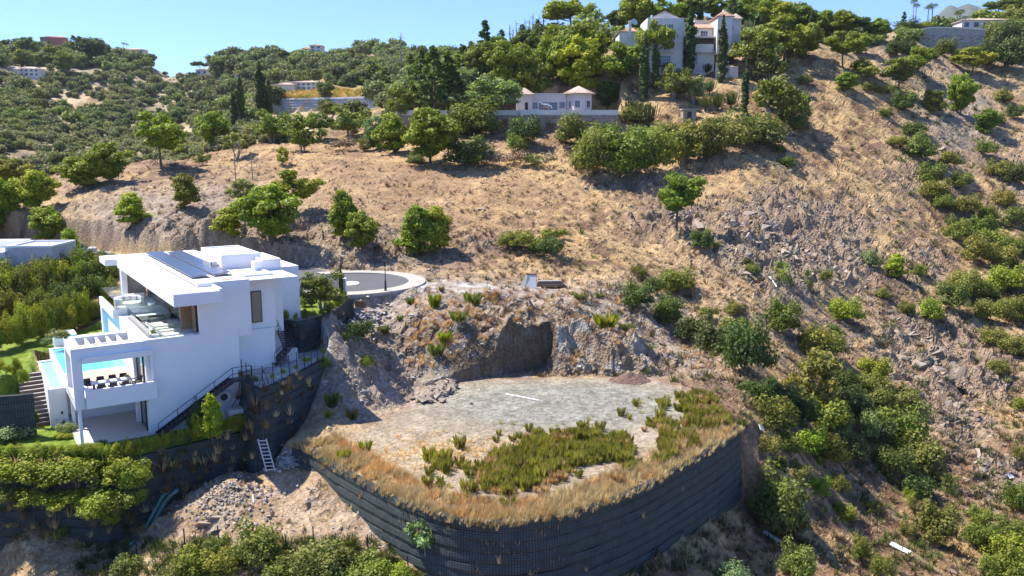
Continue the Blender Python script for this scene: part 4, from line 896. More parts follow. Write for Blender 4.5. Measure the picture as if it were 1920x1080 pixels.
for pr, px, py, h, w, t, z, lab in (('bush_a', 112, 634, 20, 34, 'O', Z0-6.0, 'olive green clipped shrub growing in the white planter box'), ('tuft_bush', 90, 650, 30, 26, 'S', Z_LAWN, 'white flowering shrub beside the white planter box'), ('tuft_bush', 152, 612, 32, 26, 'S', Z_LAWN, 'silvery feathery shrub on the lawn near two cypresses'), ('bush_c', 180, 606, 14, 20, 'B', Z_LAWN, 'small green shrub beside the balcony column'),
   ('bush_c', 28, 822, 42, 70, 'S', Z_GARDEN, 'white flowering mound on the lower lawn'), ('bush_d', 8, 826, 20, 40, 'G', Z_GARDEN, 'grey low mound at the left edge of the lower lawn'), ('bush_b', 112, 796, 34, 30, 'D', Z_GARDEN, 'dark rose bush against the pool wall'), ('bush_c', 122, 812, 26, 34, 'G', Z_GARDEN, 'grey green border plant before the terrace'), ('bush_c', 112, 822, 14, 22, 'Y', Z_GARDEN, 'left yellow cushion plant on the lower lawn'), ('bush_c', 128, 823, 14, 18, 'Y', Z_GARDEN, 'right yellow cushion plant on the lower lawn'),
   ('bush_b', 60, 800, 50, 24, 'D', Z_GARDEN, 'dark shrub beside the foot of the garden steps'), ('bush_c', 172, 846, 24, 36, 'G', Z_GARDEN, 'grey green border plant before the terrace floor'), ('tuft_bush', 194, 842, 30, 26, 'D', Z_GARDEN, 'dark spiky plant before the terrace floor'), ('bush_d', 136, 850, 20, 40, 'N', Z_GARDEN, 'low green border plant by the terrace corner'),
   ('bush_a', 372, 812, 72, 38, 'D', Z_GARDEN, 'dark leafy shrub beside the steel stair'), ('young_a', 398, 822, 84, 58, 'B', Z_GARDEN, 'bright leafy small tree between the stair and the cabinet'), ('bush_a', 384, 820, 54, 40, 'Y', Z_GARDEN, 'yellow green shrub under the leafy small tree'),
   ('olive_a', 604, 588, 84, 86, 'O', Z_UP, 'grey green olive tree in the side garden by the road'), ('bush_a', 575, 575, 26, 26, 'B', Z_UP, 'bright green shrub behind the side garden hedge')):
    p = atZ(px, py, z); s = (p.y*cP-(p.z-CAMH)*sP)/FPX; t_ = TINTS[t]
    plant(pr, p, h*s*1.05, 'garden_plant', lab, 'garden plant', 'plants in the villa garden', t_[0], w*s*1.1)
hedge([Vector((p.x, p.y, Z_UP))+Vector((-.1, .25, 0)) for p in UP_EDGE], 12, 1.25, .55, ['bush_a', 'bush_b', 'tuft_bush'], ['B', 'Y', 'N', 'O'], 'side_hedge_shrub', 'thin hedge shrub', 'along the side garden edge', 'thin hedge of the side garden', 'hedge')
for i, (px, py, h, t) in enumerate(((452, 712, 34, 'O'), (466, 718, 34, 'O'), (479, 722, 34, 'O'), (512, 722, 32, 'Y'), (532, 714, 36, 'Y'), (572, 692, 36, 'Y'), (580, 690, 30, 'B'), (606, 674, 34, 'B'), (556, 703, 26, 'O'))):
    p = atZ(px, py, Z_PATIO); s = p.y/FPX; plant('tuft_bush', p+Vector((0, 0, .35*(i > 2))), h*s*(.75 if i > 2 else 1), 'climber', f"{TINTS[t][1]} spindly climber on the patio fence, {'leftmost' if i==0 else ordw(i)+' from left'}", 'climber', 'climbers on the patio fence', TINTS[t][0], h*s*.42)
# ------------------------------------------------------------------ uncountable ground cover: joined meshes and instances
def scatter_xy(n, region, seed, dens=None, ymin=31, ymax=700):
    """random ground points, even in the picture; returns x, y, z, px, py"""
    g = np.random.default_rng(seed); X0, X1, Y0, Y1 = region; px = g.uniform(X0, X1, n); py = g.uniform(Y0, Y1, n)
    if dens is not None:
        d = np.array([dens(a, b) for a, b in zip(px, py)]); k = g.random(n) < d; px, py = px[k], py[k]
    x, y, z, ok = hits(px, py, ymin, ymax); return x[ok], y[ok], z[ok], px[ok], py[ok]
VILLA_HULL = [Vxy(-9.5, -1.5), Vxy(4, -1.5), Vxy(12, 2), Vxy(12, 26), Vxy(-9.5, 26)]
def blocked(x, y, plot=False):
    m = (poly_sd(x, y, PLOT_POLY) > -.2) & plot
    m = m | (np.hypot(x-ROAD_C.x, y-ROAD_C.y) < ROAD_R+1.7)
    for p in (GARD_POLY, LAWN_POLY, PATIO_POLY, UP_POLY, VILLA_HULL): m |= poly_sd(x, y, p) > -.25
    m |= (x > -62) & (x < -17) & (line_d(x, y, [tuple(ROAD_C)[:2], tuple(atZ(540, 505, Z_ROAD))[:2], (-44, 97), (-60, 111), (-82, 122)]) < 3.8)
    return m & (y < 130)
ROCKP = []
def rock_proto(seed):
    """angular block: the hull of a few random points"""
    bm = bmesh.new(); g = random.Random(seed)
    for i in range(8):
        d = Vector((g.gauss(0, 1), g.gauss(0, 1), g.gauss(0, 1))).normalized()*g.uniform(.45, .68); bm.verts.new((d.x, d.y*.9, d.z*.75))
    bmesh.ops.convex_hull(bm, input=bm.verts[:]); bmesh.ops.delete(bm, geom=[v for v in bm.verts if not v.link_faces], context='VERTS'); bmesh.ops.triangulate(bm, faces=bm.faces[:]); bm.verts.index_update()
    V_ = np.array([v.co[:] for v in bm.verts]); F_ = np.array([[v.index for v in f.verts] for f in bm.faces]); bm.free(); return V_, F_
ROCKP = [rock_proto(s) for s in range(6)]
def stone_mat(name, a, b):
    m, nt, p, out = new_mat(name); at = nd(nt, 'ShaderNodeAttribute', attribute_name='lv'); tc = nd(nt, 'ShaderNodeTexCoord').outputs['Object']
    r = ramp_n(nt, at.outputs['Fac'], [(0, a), (1, b)]); n = noise_n(nt, 6, 4, .7, tc); r2 = ramp_n(nt, n.outputs[0], [(.3, (.75, .74, .72)), (.7, (1.15, 1.14, 1.12))])
    nt.links.new(mix_n(nt, r.outputs[0], r2.outputs[0], 1., 'MULTIPLY'), p.inputs['Base Color']); p.inputs['Roughness'].default_value = .9; return m
M['stone'] = stone_mat('field stone', (.19, .145, .11), (.37, .305, .24)); M['stone_pale'] = stone_mat('pale rubble', (.27, .25, .23), (.46, .43, .40)); M['stone_brown'] = stone_mat('brown rock', (.17, .125, .095), (.34, .275, .215))
def merge(name, protos, T, mat, kind='stuff', seed=0, label=None, cat=None, group=None):
    """T: rows of (x,y,z,sx,sy,sz,rot,lv) joined into one mesh"""
    g = np.random.default_rng(seed); T = np.asarray(T, float).reshape(-1, 8); pick = g.integers(0, len(protos), len(T)); Vs, Fs, Ls = [], [], []; n = 0
    for k, (V_, F_) in enumerate(protos):
        t = T[pick == k]
        if not len(t): continue
        c, s = np.cos(t[:, 6])[:, None], np.sin(t[:, 6])[:, None]; x = V_[None, :, 0]*t[:, 3:4]; y = V_[None, :, 1]*t[:, 4:5]
        Vs.append(np.stack([x*c-y*s+t[:, 0:1], x*s+y*c+t[:, 1:2], V_[None, :, 2]*t[:, 5:6]+t[:, 2:3]], -1).reshape(-1, 3))
        Fs.append((F_[None]+(np.arange(len(t))*len(V_))[:, None, None]+n).reshape(-1, F_.shape[1])); Ls.append(np.repeat(t[:, 7], len(V_))); n += len(t)*len(V_)
    me = np_mesh(name, np.concatenate(Vs), np.concatenate(Fs)); add_attr(me, 'lv', np.concatenate(Ls)); me.materials.append(mat)
    o = mesh_obj(name, me); tag(o, label, cat, group, kind); return o
def rocks(name, n, region, smin, smax, seed, mat, dens=None, bias=1.6, ymax=260):
    g = np.random.default_rng(seed+500); x, y, z, px, py = scatter_xy(n, region, seed, dens); k = (y < ymax) & ~blocked(x, y, name.startswith('hillside') or name.startswith('outcrop')) & (np.hypot(gzs(x+.4, y)-gzs(x-.4, y), gzs(x, y+.4)-gzs(x, y-.4)) < 1.2); x, y, z = x[k], y[k], z[k]; m = len(x)
    s = smin*(smax/smin)**(g.random(m)**bias)*(y/80)**.5
    return merge(name, ROCKP, np.stack([x, y, z-s*.12, s*g.uniform(.7, 1.5, m), s*g.uniform(.6, 1.1, m), s*g.uniform(.5, 1.1, m), g.random(m)*6.28, g.random(m)], 1), mat, seed=seed)
def rdens(a, b): return .12+1.1*float(ROCK_AT(np.array([float(a)]), np.array([float(b)]))[0])
rocks('hillside_stones', 11000, (900, 2250, 120, 1080), .14, 1.0, 1, M['stone_brown'], rdens, 2.2)
rocks('outcrop_rocks', 1500, (1000, 1920, 240, 960), .3, 1.2, 2, M['stone'], lambda a, b: max(0, 1.3*rdens(a, b)-.35)*(a > 1360 or b < 480), 2.0)
rocks('slope_stones', 3500, (120, 1000, 330, 520), .12, .6, 3, M['stone'], rdens, 2.0)
rocks('debris_stones', 3600, (600, 1330, 540, 760), .10, .55, 4, M['stone_pale'], lambda a, b: .7 if b < 700 or a < 800 else .15, 2.2)
rocks('plot_gravel_stones', 1300, (620, 1330, 700, 940), .05, .2, 5, M['stone_pale'], None, 2.2)
rocks('track_stones', 1500, (150, 780, 880, 1079), .07, .4, 6, M['stone_pale'], None, 2.4)
# rubble heap of rounded stones under the ladder
def heap(name, cx, cy, rx, ry, n, s0, s1, seed, mat):
    g = np.random.default_rng(seed); T = []
    for i in range(n):
        a = g.normal(0, .45, 2); p = hit(cx+a[0]*rx, cy+a[1]*ry-a[0]*14); s = g.uniform(s0, s1); T.append((p.x, p.y, p.z+s*.2+g.random()*.12, s*1.2, s, s*.8, g.random()*6.28, g.random()))
    return merge(name, ROCKP, T, mat, seed=seed)
heap('rubble_heap', 440, 940, 120, 64, 300, .07, .28, 7, M['stone_pale']); heap('rubble_heap', 420, 935, 60, 30, 150, .08, .36, 27, M['stone']); heap('rubble_heap', 822, 738, 40, 16, 150, .15, .9, 17, M['stone']); heap('rubble_heap', 690, 605, 60, 34, 130, .12, .6, 18, M['stone_pale']); heap('rubble_heap', 545, 866, 34, 22, 160, .12, .4, 8, M['stone_pale'])

# outcrops of tilted angular blocks on the rocky face
def slab_proto(seed):
    V_, F_ = rock_proto(seed+40); g = random.Random(seed); a = g.uniform(.3, .8); c, s_ = math.cos(a), math.sin(a); V_ = V_*np.array([1.25, .8, .75])
    return np.stack([V_[:, 0]*c-V_[:, 2]*s_, V_[:, 1], V_[:, 0]*s_+V_[:, 2]*c], 1), F_
SLABP = [slab_proto(i) for i in range(8)]
OUTC = [(1440,432,60,34,34,'upper left, below the lone pine'), (1492,470,50,30,30,'just right of the widest grey rocks'), (1400,470,40,24,18,'left edge of the rocky face'), (1560,500,60,30,30,'centre of the rocky face'), (1600,470,50,22,20,'above the grey bush'), (1290,400,50,24,16,'left of the lone pine'),
        (1650,395,46,26,18,'high on the golden slope'), (1385,415,40,20,16,'right of the lone pine'), (1710,600,50,28,22,'top of the right hand rock band'), (1745,655,60,34,34,'middle of the right hand rock band'), (1790,700,60,34,30,'lower right hand rock band'), (1800,775,56,36,24,'below the right hand rock band'), (1745,740,40,40,18,'beside the ravine thicket'),
        (1440,320,50,18,14,'below the crest tree'), (1840,850,40,40,18,'near the right edge low down'), (1770,300,50,24,16,'far upper right slope'), (1700,130,36,14,12,'below the boundary wall'), (1860,470,40,20,12,'on the far right bank'), (1620,560,50,24,16,'between two light green bushes')]
for i, (cx, cy, rx, ry, n, lab) in enumerate(OUTC):
    g = np.random.default_rng(300+i); n = int(n*1.6); a = g.normal(0, .5, (n, 2)); x, y, z, ok = hits(cx+a[:, 0]*rx, cy+a[:, 1]*ry+a[:, 0]*rx*.25); s_ = (.5+2.0*g.random(n)**2.6)*np.sqrt(y/100); rot = g.normal(.5, .5, n)
    c0 = hit(cx, cy); T = np.stack([x-c0.x, y-c0.y, z-c0.z-s_*.2, s_*g.uniform(.8, 1.4, n), s_*g.uniform(.6, 1.0, n), s_*g.uniform(.6, 1.1, n), rot, g.random(n)], 1)
    o = merge('rock_outcrop', SLABP, T, M['stone'], None, 400+i, f"jagged grey brown rock outcrop, {lab}", 'rock outcrop', 'rock outcrops on the right hand slopes'); o.location = c0

def tuft_np(key): me = PROTO[key]['crown']; V_ = np.empty(len(me.vertices)*3, np.float32); me.vertices.foreach_get('co', V_); F_ = np.arange(len(V_)//3).reshape(-1, 4); return V_.reshape(-1, 3).astype(float), F_
def small_tuft(seed, n=12, w=.12):
    g = np.random.default_rng(seed); a = g.random(n)*6.28; q = g.random(n)*.35; h = .5+.5*g.random(n); o = .15+.5*g.random(n)
    bx, by = q*np.cos(a), q*np.sin(a); tx, ty = bx+np.cos(a)*o, by+np.sin(a)*o; sx, sy = -np.sin(a)*w/2, np.cos(a)*w/2
    V_ = np.stack([np.stack([bx-sx, by-sy, -.08+0*a], 1), np.stack([bx+sx, by+sy, -.08+0*a], 1), np.stack([tx, ty, h], 1)], 1).reshape(-1, 3)
    return V_, np.arange(3*n).reshape(n, 3)
TU = [small_tuft(s) for s in range(5)]; TU2 = [small_tuft(s+9, 26, .09) for s in range(4)]
def tufts(name, n, region, s0, s1, seed, mat, dens=None, protos=TU, ymax=240, flat=1.0):
    g = np.random.default_rng(seed+500); x, y, z, px, py = scatter_xy(n, region, seed, dens); k = (y < ymax) & ~blocked(x, y, True) & (np.hypot(gzs(x+.4, y)-gzs(x-.4, y), gzs(x, y+.4)-gzs(x, y-.4)) < .95); x, y, z = x[k], y[k], z[k]; m = len(x)
    s = g.uniform(s0, s1, m)*(np.maximum(y, 50)/80)**.4
    return merge(name, protos, np.stack([x, y, z, s, s, s*flat*g.uniform(.7, 1.2, m), g.random(m)*6.28, g.random(m)], 1), mat, seed=seed)
M['grass_dry'] = leaf_mat('dry grass', (.52, .36, .16), (.80, .62, .33), trans=.3, obj_tint=False, tt=(1, .95, .8))
M['grass_orange'] = leaf_mat('rusty grass', (.48, .27, .11), (.72, .50, .23), trans=.3, obj_tint=False, tt=(1, .9, .7))
M['grass_green'] = leaf_mat('green rushes', (.20, .18, .03), (.44, .38, .08), trans=.35, obj_tint=False)
M['scrub_brown'] = leaf_mat('brown scrub', (.10, .07, .04), (.30, .22, .13), trans=.2, obj_tint=False, tt=(1, .95, .85))
M['scrub_green'] = leaf_mat('green scrub', (.035, .05, .014), (.14, .17, .045), trans=.25, obj_tint=False)
tufts('dry_grass', 11500, (880, 2250, 120, 1080), .25, .6, 11, M['grass_dry'], lambda a, b: .9-.6*min(1, rdens(a, b)), flat=.7)
tufts('brown_scrub', 7000, (880, 2250, 130, 1080), .35, .95, 12, M['scrub_brown'], lambda a, b: .25+.55*(b > 480), protos=TU2, flat=.7)
tufts('green_scrub', 4200, (1080, 2250, 120, 1080), .4, 1.1, 13, M['scrub_green'], lambda a, b: (.2+.8*(a > 1650)+.6*(b > 700))*.8, protos=TU2, flat=.75)
tufts('slope_grass', 3500, (100, 1080, 270, 530), .2, .5, 14, M['grass_dry'], None, flat=.6)
tufts('slope_scrub', 1300, (100, 1080, 270, 530), .3, .8, 15, M['scrub_brown'], lambda a, b: .35 if b < 430 else 1, protos=TU2, flat=.7)
tufts('bench_grass', 1300, (760, 1330, 540, 690), .3, .8, 16, M['grass_orange'], lambda a, b: .55 if a < 960 else .25, protos=TU2, flat=.8)
tufts('track_grass', 2200, (0, 800, 900, 1079), .2, .5, 17, M['grass_dry'], lambda a, b: .5, flat=.7, ymax=60)
tufts('near_bank_scrub', 700, (150, 800, 1010, 1079), .4, .9, 18, M['scrub_green'], lambda a, b: .8, protos=TU2, flat=.8, ymax=60)
# the planted strip of the plot, between gravel and wall
def plot_grass(name, n, seed, dmin, dmax, protos, s0, s1, mat, flat=1.2, xr=(560, 1400), dens=None):
    g = np.random.default_rng(seed); a = g.uniform(xr[0], xr[1], n); b = g.uniform(740, 985, n); P = np.array([atZ(p, q, Z_PLOT)[:] for p, q in zip(a, b)])
    d = line_d(P[:, 0], P[:, 1], PLOT_EDGE); k = (poly_sd(P[:, 0], P[:, 1], PLOT_POLY) > .05) & (d >= dmin) & (d <= dmax); a, b, P, d = a[k], b[k], P[k], d[k]
    if dens: k = g.random(len(a)) < np.array([dens(*t) for t in zip(a, b, d)]); P = P[k]
    m = len(P); s = g.uniform(s0, s1, m)
    return merge(name, protos, np.stack([P[:, 0], P[:, 1], gzs(P[:, 0], P[:, 1]), s, s, s*flat*g.uniform(.7, 1.2, m), g.random(m)*6.28, g.random(m)], 1), mat, seed=seed)
_pn = lambda a, b, s: float(fbm(np.array([a/55.]), np.array([b/22.]), 3, s)[0])
plot_grass('plot_edge_grass', 30000, 21, .04, 2.6, TU2, .20, .60, M['grass_dry'], 1.15, dens=lambda a, b, d: 1.0 if _pn(a, b, 12) > .45 else .12)
plot_grass('plot_edge_rusty_grass', 9000, 22, .04, 2.6, TU2, .28, .65, M['grass_orange'], 1.1, dens=lambda a, b, d: .8 if _pn(a, b, 13) > .5 else .1)
RU = [tuft_np('rush'), tuft_np('rush_b')]; RU = [(v[:80*4], f[:80]) for v, f in RU]
def rush_zone(a, b, d):
    core = 1.15*math.exp(-(((a-1165)/190)**2+((b-835+(a-1165)*.12)/30)**2)*.9)+.8*math.exp(-(((a-1320)/80)**2+((b-775)/36)**2))+.7*math.exp(-(((a-960)/50)**2+((b-885)/40)**2))+.35*math.exp(-(((a-860)/60)**2+((b-915)/22)**2))
    return 0 if _pn(a, b, 5) < .41 else min(1, core*1.1)
plot_grass('green_rushes', 3400, 23, .8, 14, RU, .4, 1.0, M['grass_green'], 1.0, (800, 1395), rush_zone)
plot_grass('rusty_rushes', 2400, 24, .8, 14, RU, .4, .9, M['grass_orange'], 1.0, (900, 1395), lambda a, b, d: .6*rush_zone(a, b-8, d) if _pn(a, b, 9) > .47 else 0)
plot_grass('plot_green_weeds', 5000, 26, .8, 14, TU2, .2, .5, M['grass_green'], 1.0, (800, 1395), lambda a, b, d: .6*rush_zone(a, b, d))
plot_grass('plot_straw', 6500, 25, 1.0, 12, TU, .2, .4, M['grass_dry'], .8, (600, 1395), lambda a, b, d: .9*math.exp(-(((a-870)/150)**2+((b-850)/28)**2))+.6*rush_zone(a, b, d)+.5*(d < 3))
# scrub and woods of the far hills, instanced on points
def instanced(name, pts, scl, src_mesh, label_src, mat_name, seed):
    g = np.random.default_rng(seed); me = bpy.data.meshes.new(name); n = len(pts)
    me.vertices.add(n); me.vertices.foreach_set('co', np.asarray(pts, np.float32).ravel())
    add_attr(me, 'sc', scl); rot = np.zeros((n, 3)); rot[:, 2] = g.random(n)*6.28
    a = me.attributes.new('rt', 'FLOAT_VECTOR', 'POINT'); a.data.foreach_set('vector', rot.astype(np.float32).ravel())
    o = mesh_obj(name, me); o['kind'] = 'stuff'
    ng = bpy.data.node_groups.new(name, 'GeometryNodeTree'); ng.interface.new_socket('Geometry', in_out='INPUT', socket_type='NodeSocketGeometry'); ng.interface.new_socket('Geometry', in_out='OUTPUT', socket_type='NodeSocketGeometry')
    gi = ng.nodes.new('NodeGroupInput'); go = ng.nodes.new('NodeGroupOutput'); ip = ng.nodes.new('GeometryNodeInstanceOnPoints'); ob = ng.nodes.new('GeometryNodeObjectInfo')
    ob.inputs['Object'].default_value = src_mesh; ob.transform_space = 'ORIGINAL'; ob.inputs['As Instance'].default_value = True
    na = ng.nodes.new('GeometryNodeInputNamedAttribute'); na.data_type = 'FLOAT'; na.inputs['Name'].default_value = 'sc'
    nb = ng.nodes.new('GeometryNodeInputNamedAttribute'); nb.data_type = 'FLOAT_VECTOR'; nb.inputs['Name'].default_value = 'rt'
    er = ng.nodes.new('FunctionNodeEulerToRotation')
    L = ng.links.new; L(gi.outputs[0], ip.inputs['Points']); L(ob.outputs['Geometry'], ip.inputs['Instance']); L(na.outputs['Attribute'], ip.inputs['Scale']); L(nb.outputs['Attribute'], er.inputs[0]); L(er.outputs[0], ip.inputs['Rotation']); L(ip.outputs[0], go.inputs[0])
    md = o.modifiers.new('scatter', 'NODES'); md.node_group = ng; return o
M['far_dark'] = leaf_mat('far woods', (.10, .12, .05), (.25, .28, .11), obj_tint=False); M['far_olive'] = leaf_mat('far scrub', (.16, .155, .08), (.34, .33, .16), obj_tint=False)
M['far_pine'] = leaf_mat('far pines', (.08, .12, .03), (.27, .33, .09), obj_tint=False)
def far_bush(name, mat, px, py, h, label, seed, n=16, per=1500, size=.09):
    """one real bush on the far hill whose mesh the scrub there repeats"""
    g = random.Random(seed); cl = []
    for i in range(n):
        a = g.uniform(0, 6.28); q = g.uniform(.05, .38); z = g.uniform(.08, .62); cl.append((q*math.cos(a), q*math.sin(a), z, g.uniform(.14, .26)))
    C_, N_, L_ = clump_cloud(cl, per, size, seed); Vv, Ff = cards(C_, N_, size, 1.4, .6, seed); me = np_mesh(name, Vv, Ff); add_attr(me, 'lv', np.repeat(L_, 4)); me.materials.append(M[mat])
    o = mesh_obj(name, me); p = hit(px, py, 200); o.location = p; o.scale = (h, h, h); return tag(o, label, 'bush', 'bushes on the far hill')
fb = [far_bush('far_bush', 'far_dark', 150, 250, 5, 'dark green rounded bush on the left spur', 1), far_bush('far_bush', 'far_olive', 95, 262, 4, 'olive rounded bush on the left spur', 2), far_bush('far_bush', 'far_pine', 120, 205, 6, 'bright green rounded bush on top of the left spur', 3)]
def far_scatter(n, region, h0, h1, seed, dens, ymin=170, ymax=1500):
    g = np.random.default_rng(seed+500); x, y, z, px, py = scatter_xy(n, region, seed, dens, ymin, ymax); k = y > ymin*1.005; x, y, z = x[k], y[k], z[k]
    return np.stack([x, y, z-.3], 1), (h0*.7+(h1*1.25-h0*.7)*g.random(len(x))**1.9)*(y/300)**.45
def clearing(a, b):
    for cx, cy, rx, ry in ((130,192,60,9), (190,160,30,8), (610,178,112,16), (500,160,14,8), (250,150,14,5), (615,220,118,38), (570,176,62,24), (50,143,36,14), (96,80,26,7), (236,102,36,8), (384,139,24,9), (590,100,24,14), (680,117,40,8), (108,103,20,8)):
        if ((a-cx)/rx)**2+((b-cy)/ry)**2 < 1: return True
    return False
def left_hill(a, b):
    if clearing(a, b) and rnd.random() > .03: return 0
    return 1
nz = lambda a, b, s, k=60.: float(fbm(np.array([a/k]), np.array([b/(k*.45)]), 3, s)[0])
P_, S_ = far_scatter(5200, (-60, 560, 140, 330), 1.4, 4.0, 31, lambda a, b: left_hill(a, b)*(.8 if nz(a, b, 3) > .47 else .15)); instanced('far_scrub', P_, S_, fb[1], '', '', 1)
P_, S_ = far_scatter(3600, (-60, 560, 140, 330), 1.5, 4.4, 32, lambda a, b: left_hill(a, b)*(.8 if nz(a, b, 7) > .52 else .06)); instanced('far_scrub', P_, S_, fb[0], '', '', 2)
P_, S_ = far_scatter(2200, (-60, 900, 84, 200), 3.6, 7.5, 33, lambda a, b: left_hill(a, b)*(.9 if b < 125+.1*max(0, a-300) or a > 640 else .10), 250); instanced('far_woodland', P_, S_, fb[0], '', '', 3)
P_, S_ = far_scatter(1500, (-60, 900, 90, 240), 3.0, 7.0, 34, lambda a, b: left_hill(a, b)*(.9 if b < 130+.12*max(0, a-300) or a > 640 else .14), 250); instanced('far_woodland', P_, S_, fb[2], '', '', 4)
P_, S_ = far_scatter(900, (500, 900, 150, 260), 2.5, 6.0, 36, lambda a, b: left_hill(a, b)*(.9 if a > 715 else .5), 175); instanced('ridge_scrub', P_, S_, fb[0], '', '', 6)
P_, S_ = far_scatter(700, (880, 1480, 40, 230), 2.0, 4.8, 35, lambda a, b: .9, 172, 300); 
kk = ~((P_[:, 0] > -24) & (P_[:, 0] < 24) & (P_[:, 1] > 162) & (P_[:, 1] < 187)) & ~((P_[:, 0] > 20) & (P_[:, 0] < 62) & (P_[:, 1] > 166) & (P_[:, 1] < 206))
instanced('ridge_scrub', P_[kk], S_[kk]*.8, fb[0], '', '', 5)
P_, S_ = far_scatter(260, (1470, 1920, 20, 110), 2.0, 4.5, 37, lambda a, b: .8 if b < 85 or a > 1840 else .0, 190, 400); instanced('ridge_scrub', P_, S_*.8, fb[2], '', '', 7)

def _src(nm):
    for o in bpy.data.objects:
        if o.data is not None and o.data.name.startswith(nm) and o.type == 'MESH': return o
wood = [(x, y) for x, y in []]
P_, S_ = far_scatter(230, (690, 1165, 62, 200), 5.0, 9.0, 41, lambda a, b: (.9 if b < 190-.06*(a-690) and not (a > 1120 and b > 90) else .1)*(0 if (960 < a < 1170 and b > 152) else 1), 172, 420)
instanced('ridge_woodland', P_, S_, fb[2], '', '', 8)
P_, S_ = far_scatter(200, (690, 1165, 70, 210), 4.5, 8.0, 42, lambda a, b: (.8 if a < 960 else .35)*(0 if (955 < a < 1170 and b > 150) else 1), 172, 420)
instanced('ridge_woodland', P_, S_, fb[0], '', '', 9)
P_, S_ = far_scatter(150, (1380, 1920, 15, 92), 3.5, 7.0, 43, lambda a, b: .9 if (a < 1700 or a > 1830) else .3, 185, 420)
instanced('ridge_woodland', P_, S_, fb[2], '', '', 10)

# weeds and dry growth clinging to the mesh walls
def wall_weeds(name, pts, depth, n, seed, mat, protos, s0, s1, out=.15, zr=(0, 1)):
    g = np.random.default_rng(seed); P = [Vector(p) for p in pts]; T = []
    for i in range(n):
        k = g.integers(0, len(P)-1); q = P[k].lerp(P[k+1], g.random()); d = (P[k+1]-P[k]); nn = Vector((d.y, -d.x, 0)).normalized(); dz = depth*(zr[0]+(zr[1]-zr[0])*g.random()**1.3)
        q = q+nn*(out+.11*dz+g.random()*.1)-Vector((0, 0, dz)); s = g.uniform(s0, s1); T.append((q.x, q.y, q.z, s, s, s*g.uniform(.7, 1.3), g.random()*6.28, g.random()))
    return merge(name, protos, T, mat, seed=seed)
wall_weeds('wall_weeds', GARD_EDGE, 5.2, 90, 61, M['grass_dry'], TU2, .3, .8); wall_weeds('wall_weeds', GARD_EDGE, 5.2, 70, 62, M['scrub_green'], TU2, .3, .9); wall_weeds('wall_weeds', GARD_EDGE, 5.2, 60, 66, M['scrub_brown'], TU2, .4, 1.0)
wall_weeds('wall_weeds', PATIO_EDGE, 5, 40, 63, M['scrub_brown'], TU2, .4, .9); wall_weeds('wall_weeds', PATIO_EDGE, 5, 24, 64, M['grass_dry'], TU2, .3, .7); wall_weeds('wall_weeds', UP_EDGE, 3, 26, 65, M['scrub_brown'], TU2, .3, .7)
wall_weeds('wall_edge_grass', PLOT_EDGE, .3, 260, 67, M['grass_dry'], TU2, .2, .45, .0); wall_weeds('wall_weeds', PLOT_EDGE, 3.5, 10, 68, M['grass_dry'], TU, .15, .4, .1)
# ------------------------------------------------------------------ the modern villa
M['render_white'] = plain('white render', (.80, .785, .77), .8, .05, .35, .002, fine=9)
M['roof_white'] = plain('white roof membrane', (.72, .68, .62), .8, .06, .8)
M['terrazzo'] = plain('pale stone floor', (.66, .61, .53), .6, .05, 1.5)
M['timber'] = plain('brown timber', (.26, .14, .07), .55, .25, 6)
M['deck'] = plain('tan deck', (.52, .37, .24), .6, .12, 4)
M['steel'] = plain('dark painted steel', (.018, .022, .028), .45, .2, 5)
M['concrete'] = plain('grey concrete', (.42, .40, .37), .85, .12, 1.5, .005)
M['grey_paint'] = plain('light grey metal', (.55, .55, .53), .5, .06, 2)
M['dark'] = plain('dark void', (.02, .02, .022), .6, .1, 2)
M['black_fabric'] = plain('black woven seat', (.03, .03, .032), .7, .2, 8)
M['cushion'] = plain('pale cushion', (.70, .69, .67), .9, .05, 3)
M['red_plastic'] = plain('red plastic', (.55, .12, .08), .5, .1, 4)
M['soil_brown'] = plain('brown stone', (.20, .12, .09), .8, .2, 4)
M['aqua'] = plain('pool tiles', (.32, .78, .84), .4, .05, 4)
M['aqua_deep'] = plain('deep blue pool tiles', (.03, .38, .52), .4, .05, 4)
def glass(name, tint=(.85, .93, .92), alpha=.25, rough=.03):
    m, nt, p, out = new_mat(name); tr = nd(nt, 'ShaderNodeBsdfTransparent'); tr.inputs[0].default_value = (*tint, 1); gl = nd(nt, 'ShaderNodeBsdfGlossy'); gl.inputs['Roughness'].default_value = rough
    fr = nd(nt, 'ShaderNodeFresnel'); fr.inputs[0].default_value = 1.45; ad = nd(nt, 'ShaderNodeMath', operation='ADD'); nt.links.new(fr.outputs[0], ad.inputs[0]); ad.inputs[1].default_value = alpha*.2; ad.use_clamp = True
    mx = nd(nt, 'ShaderNodeMixShader'); nt.links.new(ad.outputs[0], mx.inputs[0]); nt.links.new(tr.outputs[0], mx.inputs[1]); nt.links.new(gl.outputs[0], mx.inputs[2]); nt.links.new(mx.outputs[0], out.inputs[0]); return m
M['glass'] = glass('clear glass')
def solid_glass(name, col, rough=.06, spec=.8):
    m, nt, p, out = new_mat(name); p.inputs['Base Color'].default_value = (*col, 1); p.inputs['Roughness'].default_value = rough; p.inputs['Specular IOR Level'].default_value = spec; return m
M['pane'] = solid_glass('dark window glass', (.03, .04, .05)); M['pane_tan'] = solid_glass('reflecting window glass', (.26, .21, .14), .12, .6)
